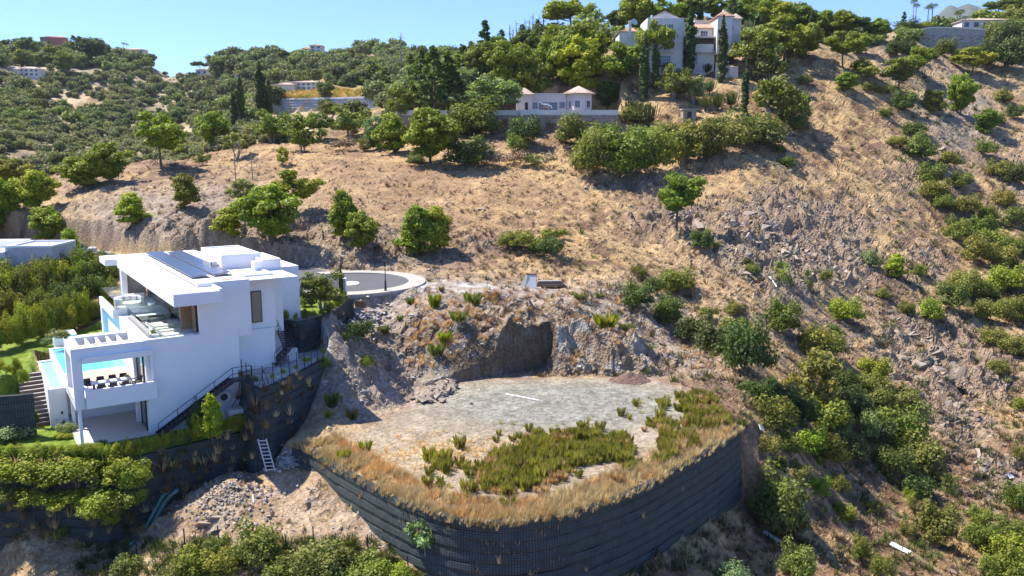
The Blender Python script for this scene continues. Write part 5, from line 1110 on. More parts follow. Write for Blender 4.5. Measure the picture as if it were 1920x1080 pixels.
def water_mat(name, col, rough=.07):
    m, nt, p, out = new_mat(name); tc = nd(nt, 'ShaderNodeTexCoord').outputs['Object']; n = noise_n(nt, 5, 3, .5, tc); b = nd(nt, 'ShaderNodeBump'); b.inputs['Distance'].default_value = .03; b.inputs['Strength'].default_value = .5
    r = ramp_n(nt, n.outputs[0], [(.35, tuple(c*.9 for c in col)), (.65, tuple(min(1, c*1.1) for c in col))]); nt.links.new(r.outputs[0], p.inputs['Base Color'])
    nt.links.new(n.outputs[0], b.inputs['Height']); nt.links.new(b.outputs[0], p.inputs['Normal']); p.inputs['Roughness'].default_value = rough; p.inputs['IOR'].default_value = 1.33; return m
M['water'] = water_mat('pool water', (.12, .58, .68)); M['water_pale'] = water_mat('shallow pool water', (.30, .66, .64))
def panel_mat():
    m, nt, p, out = new_mat('solar cells'); tc = nd(nt, 'ShaderNodeTexCoord').outputs['Object']; br = nd(nt, 'ShaderNodeTexBrick'); br.offset = 0; br.inputs['Scale'].default_value = 6
    br.inputs['Color1'].default_value = (.045, .06, .10, 1); br.inputs['Color2'].default_value = (.05, .065, .11, 1); br.inputs['Mortar'].default_value = (.14, .15, .18, 1); br.inputs['Mortar Size'].default_value = .03; br.inputs['Brick Width'].default_value = 1; br.inputs['Row Height'].default_value = 1
    nt.links.new(tc, br.inputs['Vector']); nt.links.new(br.outputs[0], p.inputs['Base Color']); p.inputs['Roughness'].default_value = .22; return m
M['solar'] = panel_mat()

villa = empty('modern_villa', VO, VTH, 'white flat roofed modern villa with solar panels and pool terrace', 'villa')
def vb(name, mat, *boxes, bevel=.012, parent=None):
    mb = MB()
    for b in boxes: mb.box(*b)
    return mb.build(name, M[mat], parent or villa, bevel)
EPS = .003
# --- lower storeys
vb('lower_wall', 'render_white', (-3.65, 2.63, .004, 20, -14.0, -4.0), (-3.65, 2.63, .004, .35, -4.0, -3.5), (-3.65, -.002, .35, .8, -4.0, -3.5), (-3.65, -3.2, .8, 9.3, -4.0, -3.5), (-3.65, 0, 9.3, 20, -4.0, -3.5))
vb('lower_wall', 'render_white', (2.633, 5.8, 1.75, 12, -12.2, -4.003))
# --- upper storey
w = vb('upper_wall', 'render_white', (0, 3.61, 0, .35, -3.5, 0), (2.633, 3.61, .001, 2.0, -4.0, -3.5), (3.61, 6.0, 1.95, 7, -4.0, -.001), (0.4, 3.61, .35, 20, -3.497, -.12), (3.61, 7.4, 7, 20, -4, -.1))
vb('upper_wall', 'render_white', (6.003, 7.42, 4.5, 9, -7.0, .7), (5.3, 6.0, 4.5, 5.2, -.0005, .7))
vb('upper_wall', 'render_white', (7.423, 9.45, 6.3, 11, -7.0, -.12))
# window of the side room
win = vb('window', 'steel', (4.19, 4.97, 1.86, 1.949, -3.52, -1.14), bevel=0); vb('pane', 'pane_tan', (4.24, 4.90, 1.84, 1.858, -3.45, -1.2), bevel=0, parent=win)
# --- roof: slab with overhang, parapets, penthouse
vb('roof_slab', 'render_white', (-2.0, 1.16, -2.1, -.003, -1.05, -.2), (-2.0, -.003, -.003, 20.4, -1.05, -.2), bevel=.02)
vb('roof_kerb', 'render_white', (0, 3.6, .002, .3, 0, .10), (3.3, 3.6, .3, 4, 0-.1, .10))
vb('roof_kerb', 'render_white', (.95, 1.155, -2.09, -.02, -.2, -.06))
vb('roof_deck', 'roof_white', (-.0, 7.3, .31, 20.3, -.115, -.05), (-1.99, -.01, -2.0, 20.3, -.199, -.17), bevel=0)
pent = vb('penthouse', 'render_white', (3.45, 6.5, 6.6, 13, -.05, 1.0), bevel=.02); vb('roof_deck', 'roof_white', (3.75, 6.2, 6.9, 12.7, 1.001, 1.02), bevel=0, parent=pent)
vb('parapet', 'render_white', (3.45, 6.5, 6.6, 6.82, 1.003, 1.12), (3.45, 3.67, 6.82, 12.8, 1.003, 1.12), (6.28, 6.5, 6.82, 12.8, 1.003, 1.12), (3.45, 6.5, 12.8, 13.0, 1.003, 1.12), parent=pent)
vb('parapet', 'render_white', (6.003, 7.42, 4.5, 4.7, .703, .82), (6.003, 6.2, 4.7, 8.8, .703, .82), (7.22, 7.42, 4.7, 8.8, .703, .82), (6.003, 7.42, 8.8, 9, .703, .82))
vb('parapet', 'render_white', (3.61, 6.0, 1.95, 2.2, 0, .1), (5.8, 6.0, 2.2, 4.5, 0, .1), (3.61, 3.8, 2.2, 4.5, 0, .1))
chim = vb('chimney', 'render_white', (3.0, 3.35, 7.6, 8.3, -.05, .55)); vb('vent', 'dark', (2.985, 2.998, 7.7, 8.15, .25, .45), bevel=0, parent=chim)
vb('rear_canopy', 'render_white', (-2.9, 5.5, 20.9, 24.2, -.9, -.35), bevel=.02)
tag(vb('roof_pipe', 'grey_paint', (-2.2, 3.0, 20.5, 20.58, -.2, -.12), bevel=0))
# solar panels: two tilted rows, every panel its own part
for (a0, a1, b0, b1, n) in ((.35, 1.62, 3.1, 20.0, 10), (1.98, 3.2, 3.3, 19.4, 10)):
    st = (b1-b0)/n
    me = None
    fm = MB()
    for k in range(n+1): q = b0+k*st; fm.bar((a0, q, -.05), (a0, q, .08), .04); fm.bar((a1, q, -.05), (a1, q, .2), .04); fm.bar((a0, q, .07), (a1, q, .19), .03)
    fr = fm.build('panel_rack', M['grey_paint'], villa)
    for k in range(n):
        if me is None:
            mb = MB(); mb.quadbox([(0, .02, .0), (a1-a0, .02, .12), (a1-a0, st-.02, .12), (0, st-.02, .0), (0, .02, .04), (a1-a0, .02, .16), (a1-a0, st-.02, .16), (0, st-.02, .04)])
            o = mb.build('solar_panel', M['solar'], villa); me = o.data
        else: o = bpy.data.objects.new('solar_panel', me); link(o, villa)
        o.location = (a0, b0+k*st, .10)
tag(MB().tube([(1.6, 1.2, .03), (2.4, 1.0, .03), (2.9, 1.5, .03), (3.3, 1.4, .03), (3.5, 1.9, .04), (3.4, 2.3, .03)], .035, 5).build('hose', M['red_plastic']), 'red hose lying on the villa roof near the panels', 'hose').matrix_world = Matrix.Translation(VO) @ Matrix.Rotation(VTH, 4, 'Z')
# --- west glazing under the overhang
gz_ = MB()
for k in range(9):
    b = .9+k*2.05
    if k % 2 == 0: vb('timber_panel', 'timber', (-.03, .05, b+.05, b+1.2, -3.49, -1.06), bevel=0)
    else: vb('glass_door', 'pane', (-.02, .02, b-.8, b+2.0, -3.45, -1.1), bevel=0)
vb('door_frame', 'steel', (-.04, .04, .8, .86, -3.5, -1.05), (-.04, .04, 2.1, 2.16, -3.5, -1.05), (-.05, .05, .8, 19, -1.12, -1.055), bevel=0)
vb('timber_panel', 'timber', (-.75, -.03, 2.2, 2.28, -3.49, -1.06), bevel=0)
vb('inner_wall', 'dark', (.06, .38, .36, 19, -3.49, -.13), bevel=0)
vb('rear_fin', 'concrete', (-2.0, 0, 19.2, 19.5, -7.0, -1.053), bevel=0)
vb('column', 'render_white', (-2.0, -1.55, 18.6, 19.1, -7.0, -1.053))
# --- upper balcony
vb('balcony_slab', 'render_white', (-4.0, -.003, 10.4, 17.5, -3.75, -3.45), (-4.0, -.45, 10.4, 10.65, -3.45, -3.0), (-4.0, -3.7, 10.65, 17.25, -3.45, -3.0), (-4.0, -.45, 17.25, 17.5, -3.45, -3.0), bevel=.02)
vb('column', 'render_white', (-3.98, -3.5, 16.6, 17.4, -7.1, -3.753))
vb('glass_rail', 'glass', (-3.86, -3.84, 10.6, 17.4, -3.0, -2.25), (-3.84, -.5, 10.52, 10.54, -3.0, -2.25), (-3.84, -2.1, 17.38, 17.4, -3.0, -2.25), bevel=0)
# --- middle terrace with glass rail
vb('terrace_floor', 'terrazzo', (-3.2, -.05, .8, 9.3, -3.998, -3.97), bevel=0)
vb('kerb', 'render_white', (-3.65, -.45, 0.0005, .3, -3.5, -3.46), (-3.65, -3.3, .3, 9.2, -3.5, -3.46))
vb('glass_rail', 'glass', (-3.15, -.1, .74, .76, -3.97, -2.7), (-3.17, -3.15, .75, 9.2, -3.97, -2.7), (-3.15, 0, 9.18, 9.2, -3.97, -2.7), bevel=0)
# --- loggia box with pergola roof
vb('loggia_wall', 'render_white', (-8.05, -7.45, .001, .6, -7.6, -3.5), (-8.05, -7.75, .6, 4.2, -7.6, -6.9), (-8.05, -7.75, 3.6, 4.2, -6.9, -3.5), bevel=.015)
vb('loggia_floor', 'render_white', (-8.05, -3.653, .05, 6.4, -7.6, -6.95), bevel=.01)
pg = vb('pergola', 'render_white', (-7.45, -3.653, .001, .5, -4.15, -3.5), (-8.05, -7.45, .6, 4.2, -4.15, -3.5), (-7.45, -3.653, 3.7, 4.2, -4.15, -3.5), (-4.1, -3.653, .5, 3.7, -4.15, -3.5), bevel=.012)
for k in range(4): a = -7.45+.67*(k+1); vb('beam', 'render_white', (a-.07, a+.07, .5, 3.7, -3.95, -3.62), parent=pg)
vb('slat', 'grey_paint', (-7.45, -4.1, 1.95, 2.2, -3.97, -3.75), parent=pg)
vb('balcony_beam', 'render_white', (-7.45, -3.15, -.28, 0, -4.5, -4.1), bevel=.015)
vb('balustrade', 'render_white', (-7.42, -3.15, -.62, -.44, -7.45, -6.22), (-7.42, -7.26, -.44, .0, -7.45, -6.22), (-3.31, -3.15, -.44, 0, -7.45, -6.22), (-7.26, -3.31, -.44, .05, -7.45, -7.2), bevel=.015)
vb('column', 'render_white', (-3.38, -3.2, -.26, -.06, -6.22, -4.5))
vb('column', 'render_white', (-3.95, -3.655, 3.0, 4.2, -6.95, -4.15))
vb('sliding_door', 'pane', (-3.72, -3.66, .7, 2.9, -6.95, -4.2), bevel=0); [vb('door_frame', 'steel', (-3.76, -3.66, b_, b_+.1, -6.95, -4.16), bevel=0) for b_ in (.6, 2.9)]
# --- pool deck, pools
vb('pool_deck', 'deck', (-3.2, -.5, 6.4, 20, -7.08, -6.94), (-7.7, -3.2, 4.25, 7.3, -6.949, -6.93), bevel=0)
vb('pool_base', 'render_white', (-8.05, -3.0, 6.4, 17.3, -14, -7.35), (-8.05, -7.85, 6.4, 17.3, -7.35, -6.93), (-7.85, -3.0, 7.3, 7.75, -7.35, -6.91), (-3.3, -3.0, 7.75, 17.3, -7.35, -6.91), (-7.85, -3.3, 16.95, 17.3, -7.35, -6.91), bevel=.01)
wp = vb('pool_lining', 'aqua', (-7.85, -3.3, 7.75, 16.95, -7.348, -7.30), bevel=0); vb('pool_water', 'water', (-7.849, -3.301, 7.751, 16.949, -7.02, -7.0), bevel=0)
vb('overflow_pool', 'render_white', (-9.1, -8.053, 5.35, 5.6, -14, -7.3), (-9.1, -8.9, 5.6, 14.8, -14, -7.3), (-8.9, -8.053, 14.5, 14.8, -14, -7.3), (-8.9, -8.053, 5.6, 14.5, -14, -7.9), bevel=.01)
vb('pool_lining', 'aqua', (-8.9, -8.053, 5.6, 14.5, -7.898, -7.85), bevel=0); vb('pool_water', 'water_pale', (-8.899, -8.054, 5.601, 14.499, -7.45, -7.42), bevel=0)
tag(vb('wall_lamp', 'dark', (-8.5, -8.38, 5.3, 5.348, -9.2, -9.0), bevel=0))
# --- lower terrace
vb('terrace_floor', 'terrazzo', (-8.1, -3.653, -.1, 6.4, -10.25, -10.02), bevel=.01)
for a, b in ((-7.82, .2), (-7.82, 4.3)): vb('post', 'render_white', (a-.1, a+.1, b-.1, b+.1, -10.02, -7.603))
vb('ceiling_edge', 'render_white', (-8.05, -3.653, 6.2, 6.399, -10.02, -7.603), bevel=0)
sd_ = vb('sliding_door', 'pane', (-3.70, -3.655, .9, 2.6, -10.0, -7.75), bevel=0); vb('door_frame', 'steel', (-3.74, -3.655, .78, .9, -10.02, -7.65), (-3.74, -3.655, 2.6, 2.72, -10.02, -7.65), (-3.74, -3.655, .78, 2.72, -7.7, -7.62), bevel=0)
vb('pier', 'render_white', (-3.95, -3.655, 3.1, 3.5, -10.02, -7.605))
# --- planter and low walls by the lawn
vb('planter', 'render_white', (-7.6, -5.9, 17.6, 19.6, -7.1, -6.0), (-5.9, -3.0, 19.0, 19.4, -7.1, -6.5), bevel=.01)
# --- ac units
def ac(name, o, label, big=False):
    r = empty(name, o, VTH, label, 'air conditioner')
    MB().box(-.45, .45, -.17, .17, 0, .75).build('casing', M['grey_paint'], r, .02)
    f = MB().cone((0, 0), .26, .26, 0, .03, 20); fan = f.build('fan_grille', M['dark'], r); fan.rotation_euler = (math.pi/2, 0, 0); fan.location = (-.08, -.172, .38); return r
ac('air_conditioner', V(1.35, -.19, -8.55), 'grey wall mounted air conditioner under the steel stair platform')
cab = empty('utility_cabinet', V(1.75, -1.35, -10.1), VTH, 'grey louvred equipment cabinet beside the lawn hedge', 'cabinet')
MB().box(-.55, .55, -.4, .4, 0, 1.25).build('casing', M['grey_paint'], cab, .02); MB().box(-.2, .48, -.43, -.402, .15, .95).build('opening', M['dark'], cab)
tp_ = MB(); [tp_.box(-.5+.11*k, -.43+.11*k, -.35, .35, 1.252, 1.29) for k in range(9)]; tp_.build('top_grille', M['concrete'], cab)
tag(MB().box(-.7, .7, -.4, .4, 0, .12).build('concrete_slab', M['concrete'], None, .01), 'pale concrete slab lying in front of the equipment cabinet', 'slab').matrix_world = Matrix.Translation(V(.9, -1.9, -10.08)) @ Matrix.Rotation(VTH, 4, 'Z')
tag(MB().tube([V(2.5, -.1, -7.3), V(2.4, -.12, -8.2), V(1.9, -.1, -9.0), V(1.75, -.1, -9.9)], .03, 5).build('black_cable', M['dark']), 'black cable hanging down the villa wall by the cabinet', 'cable')

# --- steel stair along the front wall
stair = empty('steel_stair', V(-3.3, -.95, -10.1), VTH, 'dark steel stair with handrail climbing along the white villa wall', 'stair')
run, rise, ns = 5.1, 3.12, 17
for y in (0, .85): MB().bar((0, y, .05), (run, y, rise), .05, .26).build('stringer', M['steel'], stair)
tread = None
for k in range(ns):
    t = (k+.5)/ns
    if tread is None: o = MB().box(-.14, .14, .03, .82, -.02, .02).build('tread', M['steel'], stair); tread = o.data
    else: o = bpy.data.objects.new('tread', tread); link(o, stair)
    o.location = (run*t, 0, rise*t+.05)
MB().box(run, run+1.35, 0, .9, rise-.06, rise+.04).build('platform', M['steel'], stair)
hr = MB()
for dz in (1.0, .55): hr.bar((0, -.02, dz), (run, -.02, rise+dz), .04); hr.bar((run, -.02, rise+dz), (run+1.3, -.02, rise+dz), .04)
for k in range(5): hr.bar((run*k/4, -.02, rise*k/4), (run*k/4, -.02, rise*k/4+1.0), .04)
hr.bar((run+1.3, -.02, rise), (run+1.3, -.02, rise+1.0), .04); hr.build('handrail', M['steel'], stair)
# --- second stair from the patio to the side garden
st2 = empty('winding_stair', V(6.6, 2.6, -7.0), VTH, 'dark steel stair turning up from the patio to the side garden', 'stair')
def step(i, p, q, w=.9): MB().bar(p, q, .28, .05).build('tread', M['steel'], st2)
path = [(-.9+.25*k, -.7+.05*k, .2*(k+1)) for k in range(5)] + [(.45+.04*k, -.2+.3*k, 1.15+.12*k) for k in range(12)]
for i, p in enumerate(path):
    d = (0, 1) if i < 5 else (1, 0); step(i, (p[0]-d[0]*.4, p[1]-d[1]*.4, p[2]), (p[0]+d[0]*.4, p[1]+d[1]*.4, p[2]))
for s_ in (-.45, .45): MB().bar((-1.0, -.7+s_, .1), (.3, -.5+s_, 1.15), .05, .2).build('stringer', M['steel'], st2); MB().bar((.5+s_, -.2, 1.15), (.9+s_, 3.3, 2.6), .05, .2).build('stringer', M['steel'], st2)
h2 = MB()
for dz in (.5, .95): h2.bar((-1.0, -1.15, .1+dz), (.3, -.95, 1.15+dz), .035); h2.bar((.05, -.2, 1.15+dz), (.45, 3.3, 2.6+dz), .035)
for t in (0, .5, 1): h2.bar((-1+1.3*t, -1.15+.2*t, .1+1.05*t), (-1+1.3*t, -1.15+.2*t, 1.05+1.05*t), .035); h2.bar((.05+.4*t, -.2+3.5*t, 1.15+1.45*t), (.05+.4*t, -.2+3.5*t, 2.1+1.45*t), .035)
h2.build('handrail', M['steel'], st2)
pb = MB(); pb.box(-.42, .42, -.4, .4, 0, .95); o = pb.build('white_box', M['grey_paint'], None, .02); o.matrix_world = Matrix.Translation(V(7.35, 2.9, -7)) @ Matrix.Rotation(VTH, 4, 'Z'); tag(o, 'pale grey storage box on the patio by the winding stair', 'box')

# --- garden steps beside the lower pool
gs = empty('garden_steps', V(-9.95, 6.3, -10.1), VTH, 'brown stone garden steps going up beside the narrow pool', 'steps')
sm = None
for k in range(13):
    if sm is None: o = MB().box(-.75, .78, 0, .42, -.6, .0).build('step', M['soil_brown'], gs, .01); sm = o.data; nose = MB().box(-.75, .78, -.03, .14, .002, .03).build('nosing', M['concrete'], o)
    else:
        o = bpy.data.objects.new('step', sm); link(o, gs); q = bpy.data.objects.new('nosing', nose.data); link(q, o)
    o.location = (0, .33*k, .225*(k+1)+.0)
vb('side_wall', 'render_white', (-9.16, -9.1-EPS, 5.6, 10.6, -10.4, -7.3))

# --- furniture
def at_v(o, a, b, z, r=0): o.location = V(a, b, z); o.rotation_euler = (0, 0, VTH+r); return o
def dining_chair(label):
    r = empty('dining_chair', (0, 0, 0), 0, label, 'chair', 'black chairs round the outdoor dining table')
    MB().box(-.24, .24, -.22, .24, .42, .48).build('seat', M['black_fabric'], r, .02)
    MB().quadbox([(-.25, .22, .45), (.25, .22, .45), (.25, .28, .45), (-.25, .28, .45), (-.23, .30, .86), (.23, .30, .86), (.23, .35, .86), (-.23, .35, .86)]).build('backrest', M['black_fabric'], r, .02)
    for s in (-1, 1):
        MB().box(s*.25-.03, s*.25+.03, -.18, .26, .6, .66).build('armrest', M['black_fabric'], r)
        for t in (-.18, .2): MB().bar((s*.2, t, 0), (s*.2, t, .43), .03).build('leg', M['steel'], r)
    return r
ch0 = None
cl = [(-6.95, 1.9, .3), (-6.2, 2.0, 0), (-5.45, 2.0, 0), (-4.75, 2.05, 0), (-4.1, 1.1, -1.4), (-6.4, .45, math.pi), (-5.7, .42, math.pi), (-5.0, .45, math.pi+.2)]
for i, (a, b, r) in enumerate(cl):
    lab = f"black dining chair, {['leftmost far side','second far side','third far side','fourth far side','table end','leftmost near side','middle near side','rightmost near side'][i]}, on the villa loggia"
    if ch0 is None: o = ch0 = dining_chair(lab)
    else:
        o = ch0.copy(); link(o); o['label'] = lab
        for c in ch0.children: d = c.copy(); link(d); d.parent = o
    at_v(o, a, b, -6.95, r)
tb = empty('dining_table', V(-5.6, 1.2, -6.95), VTH, 'long grey dining table on the villa loggia', 'table')
MB().box(-1.3, 1.3, -.45, .45, .70, .75).build('tabletop', M['grey_paint'], tb, .01)
for s in (-1, 1):
    for t in (-1, 1): MB().box(s*1.15-.04, s*1.15+.04, t*.36-.04, t*.36+.04, 0, .70).build('leg', M['steel'], tb)
plant('tuft_bush', V(-4.7, 1.2, -6.2), .45, 'table_plant', 'pale leafy plant standing on the dining table', 'plant', None, T_SIL, .5)
def lounger(label):
    r = empty('sun_lounger', (0, 0, 0), 0, label, 'sun lounger', 'white loungers on the middle terrace'); MB().box(-.32, .32, -.95, .5, .22, .32).build('mattress', M['cushion'], r, .03)
    MB().quadbox([(-.32, .5, .22), (.32, .5, .22), (.32, 1.0, .55), (-.32, 1.0, .55), (-.32, .5, .32), (.32, .5, .32), (.32, .97, .65), (-.32, .97, .65)]).build('backrest', M['cushion'], r)
    for s in (-1, 1):
        for t in (-.8, .45): MB().bar((s*.28, t, 0), (s*.28, t, .22), .05).build('leg', M['grey_paint'], r)
    return r
at_v(lounger('white sun lounger at the near edge of the middle terrace'), -1.5, 2.0, -3.97, 1.57); at_v(lounger('white sun lounger in the middle of the middle terrace'), -1.5, 3.6, -3.97, 1.57); at_v(lounger('white sun lounger at the far end of the middle terrace'), -1.5, 5.6, -3.97, 1.57)
tt = empty('terrace_table', V(-1.4, 7.4, -3.97), VTH, 'small dark framed table at the back of the middle terrace', 'table'); MB().box(-.6, .6, -.4, .4, .68, .72).build('tabletop', M['glass'], tt)
for s in (-1, 1):
    for t in (-1, 1): MB().bar((s*.55, t*.35, 0), (s*.55, t*.35, .69), .035).build('leg', M['steel'], tt)
o = MB().box(-.3, .3, -.3, .3, 0, .55).build('terrace_planter', M['render_white'], None, .02); at_v(o, -2.8, 1.25, -3.97); tag(o, 'white square planter in the near corner of the middle terrace', 'planter')
plant('tuft_bush', V(-2.8, 1.25, -3.45), .6, 'terrace_plant', 'small straw coloured plant in the square terrace planter', 'plant', None, (1.6, 1.3, .9), .5)
sofa = empty('outdoor_sofa', V(-2.3, 13.6, -3.45), VTH, 'round white outdoor sofa on the upper balcony', 'sofa')
sf = MB()
for k in range(9):
    t = -.3+k*.47; sf.bar((1.0*math.cos(t), 1.0*math.sin(t), .42), (1.0*math.cos(t+.5), 1.0*math.sin(t+.5), .42), .25, .75)
sf.build('backrest', M['cushion'], sofa); MB().cone((0, 0), .95, .95, .0, .4, 20).build('seat', M['cushion'], sofa)
for t in (.9, 1.6, 2.3): c = MB().box(-.2, .2, -.07, .07, 0, .36).build('cushion', M['cushion'], sofa, .04); c.location = (.72*math.cos(t), .72*math.sin(t), .42); c.rotation_euler = (.2, 0, t+1.57)
o = MB().cone((0, 0), .26, .36, 0, .55, 14).build('white_bowl_planter', M['render_white']); at_v(o, -.9, 11.6, -3.45); tag(o, 'round white pot at the right end of the upper balcony', 'pot')
o = MB().cone((0, 0), .34, .34, 0, .34, 16).build('balcony_stool', M['cushion']); at_v(o, -3.1, 12.1, -3.45); tag(o, 'low round pouf before the white balcony sofa', 'pouf')
# ------------------------------------------------------------------ reinforced earth walls faced with mesh
def mesh_wall_mat(name, base, line, cell=.16, lw=.22):
    m, nt, p, out = new_mat(name)
    at = nd(nt, 'ShaderNodeAttribute', attribute_name='wu'); tc = nd(nt, 'ShaderNodeTexCoord').outputs['Object']
    sx = nd(nt, 'ShaderNodeSeparateXYZ'); nt.links.new(tc, sx.inputs[0])
    def lines(src, c):
        a = nd(nt, 'ShaderNodeMath', operation='DIVIDE'); nt.links.new(src, a.inputs[0]); a.inputs[1].default_value = c
        f = nd(nt, 'ShaderNodeMath', operation='FRACT'); nt.links.new(a.outputs[0], f.inputs[0])
        g = nd(nt, 'ShaderNodeMath', operation='LESS_THAN'); nt.links.new(f.outputs[0], g.inputs[0]); g.inputs[1].default_value = lw; return g.outputs[0]
    mx = nd(nt, 'ShaderNodeMath', operation='MAXIMUM'); nt.links.new(lines(at.outputs['Fac'], cell), mx.inputs[0]); nt.links.new(lines(sx.outputs[2], cell*.8), mx.inputs[1])
    n1 = noise_n(nt, 1.1, 5, .7, tc); n2 = noise_n(nt, 12, 3, .6, tc)
    r = ramp_n(nt, n1.outputs[0], [(.28, tuple(c*.5 for c in base)), (.5, base), (.62, tuple(c*1.25 for c in base)), (.78, (.11, .075, .05))])
    r2 = ramp_n(nt, n2.outputs[0], [(.3, (.6, .6, .6)), (.7, (1.3, 1.3, 1.3))]); c = mix_n(nt, r.outputs[0], r2.outputs[0], 1., 'MULTIPLY')
    nt.links.new(mix_n(nt, c, line, mx.outputs[0]), p.inputs['Base Color']); p.inputs['Roughness'].default_value = .75
    b = nd(nt, 'ShaderNodeBump'); b.inputs['Distance'].default_value = .02; nt.links.new(mx.outputs[0], b.inputs['Height']); nt.links.new(b.outputs[0], p.inputs['Normal']); return m
M['geomesh'] = mesh_wall_mat('green black geogrid', (.052, .073, .067), (.009, .010, .010))
M['farwall'] = plain('pale blue grey wall', (.36, .40, .44), .8, .3, .25)
def resample(pts, step):
    pts = [Vector(p) for p in pts]; out = []; 
    # smooth the corners (Chaikin), then even steps
    for _ in range(2):
        q = [pts[0]]
        for a, b in zip(pts, pts[1:]): q += [a.lerp(b, .25), a.lerp(b, .75)]
        pts = q+[pts[-1]]
    L = [0]
    for a, b in zip(pts, pts[1:]): L.append(L[-1]+(b-a).length)
    n = max(2, int(L[-1]/step)); k = 0
    for i in range(n+1):
        s = L[-1]*i/n
        while k < len(L)-2 and L[k+1] < s: k += 1
        out.append(pts[k].lerp(pts[k+1], (s-L[k])/(L[k+1]-L[k]+1e-9)))
    return out
def earth_wall(name, pts, depth, label, mat='geomesh', course=.55, batter=.07, step=.4, side=1, seed=1, bulge=.04, top=.0, depth2=None):
    root = empty(name, pts[0], 0, label, 'retaining wall'); P = resample(pts, step); n = len(P); g = np.random.default_rng(seed)
    N = []
    for i in range(n):
        d = (P[min(i+1, n-1)]-P[max(i-1, 0)]); d.z = 0; d.normalize(); N.append(Vector((d.y, -d.x, 0))*side)
    L = np.cumsum([0]+[(b-a).length for a, b in zip(P, P[1:])]); nc = int(math.ceil(depth/course)); ox, oy, oz = pts[0]
    prof = [(0.0, -.30), (0.0, 0.02), (-.12, .06), (-.32, .10), (-.5, .045), (-.52, -.30)]
    for c in range(nc):
        V_, F_, U_ = [], [], []; ph = g.random()*9
        for i in range(n):
            wob = .02*math.sin(L[i]*.9+ph)+.012*math.sin(L[i]*2.7+ph*2)+.012*math.sin(L[i]*5.3+ph*5); sag = .025*math.sin(L[i]*.5+ph*3)
            for (dz, off) in prof:
                o = off*(bulge/.07) + batter*course*c + (wob if off > 0 else 0) if off > 0 else off+batter*course*c
                q = P[i]+N[i]*o; V_.append((q.x-ox, q.y-oy, q.z+top-c*course+dz*course/.5+(sag if dz < -.05 or c else 0)-oz)); U_.append(L[i])
        m = len(prof)
        for i in range(n-1):
            for k in range(m):
                a = i*m+k; b = i*m+(k+1) % m; F_.append((a, b, b+m, a+m) if side > 0 else (a, a+m, b+m, b))
        me = np_mesh('wall_course', V_, F_); add_attr(me, 'wu', U_); me.materials.append(M[mat]); mesh_obj('wall_course', me, None, root)
    return root
earth_wall('mesh_retaining_wall', PLOT_EDGE, 4.9, 'long curved dark mesh faced earth wall holding up the empty plot', seed=2, course=.6, bulge=.06, batter=.06)
earth_wall('mesh_retaining_wall', [Vector(p)+Vector((0, 0, -.1)) for p in GARD_EDGE], 6.4, 'dark mesh faced wall below the villa lawn and hedge', seed=3, batter=.07)
earth_wall('mesh_retaining_wall', [Vector(p) for p in PATIO_EDGE]+[Vector(Vxy(11.6, 5.2)+(Z_PATIO,))], 6.4, 'dark mesh faced wall below the fenced patio', seed=4, batter=.12)
earth_wall('mesh_retaining_wall', [Vector(Vxy(7.6, 4.9)+(Z_UP,))]+[Vector(p) for p in UP_EDGE]+[Vector(atZ(662, 560, Z_UP))], 4.0, 'shaded mesh faced wall below the thin side garden hedge', seed=5, batter=.05)
earth_wall('mesh_retaining_wall', [Vector(p)+Vector((0,0,0)) for p in (atZ(-20, 745, Z_LAWN), atZ(30, 742, Z_LAWN), atZ(62, 738, Z_LAWN))], 3.2, 'short dark mesh wall left of the brown garden steps', seed=6, batter=.04)
fw = [atY(*c) for c in FARW_PX]
earth_wall('far_retaining_wall', [Vector((p.x, p.y, 55.9)) for p in fw], 5.0, 'pale blue grey layered wall on the ridge below the orange scrub', 'farwall', .8, .08, 2.5, seed=7, bulge=.2)

# ------------------------------------------------------------------ road end, kerb, pavement
M['asphalt'] = plain('asphalt', (.085, .085, .088), .9, .12, .6, .004, fine=30)
M['kerb'] = plain('pale kerb stone', (.42, .40, .36), .85, .08, 1)
M['pave'] = plain('cream pavement', (.37, .335, .28), .85, .08, .8)
M['paint'] = plain('white road paint', (.72, .72, .70), .7, .05, 3); M['green_paint'] = plain('worn green paving', (.30, .42, .36), .8, .1, 2)
def ring(name, c, r0, r1, z0, z1, a0, a1, mat, kind='structure', n=72, parent=None):
    mb = MB()
    for i in range(n):
        t0 = a0+(a1-a0)*i/n; t1 = a0+(a1-a0)*(i+1)/n; q = lambda r, t, z: (c[0]+r*math.cos(t), c[1]+r*math.sin(t), z)
        b = len(mb.v); mb.v += [q(r0, t0, z1), q(r1, t0, z1), q(r1, t1, z1), q(r0, t1, z1), q(r0, t0, z0), q(r1, t0, z0), q(r1, t1, z0), q(r0, t1, z0)]
        mb.f += [[b, b+1, b+2, b+3], [b+4, b, b+3, b+7], [b+1, b+5, b+6, b+2]]
    o = mb.build(name, M[mat], parent); return tag(o, kind=kind) if parent is None else o
rc = (ROAD_C.x, ROAD_C.y); RP = [Vector((rc[0], rc[1], 0)), Vector(tuple(atZ(540, 505, Z_ROAD))[:2]+(0,)), Vector((-44, 97, 0)), Vector((-60, 111, 0)), Vector((-82, 122, 0))]
mb = MB(); mb.face([(rc[0]+ROAD_R*math.cos(t*math.pi/36), rc[1]+ROAD_R*math.sin(t*math.pi/36), Z_ROAD+.02) for t in range(72)])
tag(mb.build('road_turning_circle', M['asphalt']), kind='structure')
mb = MB(); pv = MB()
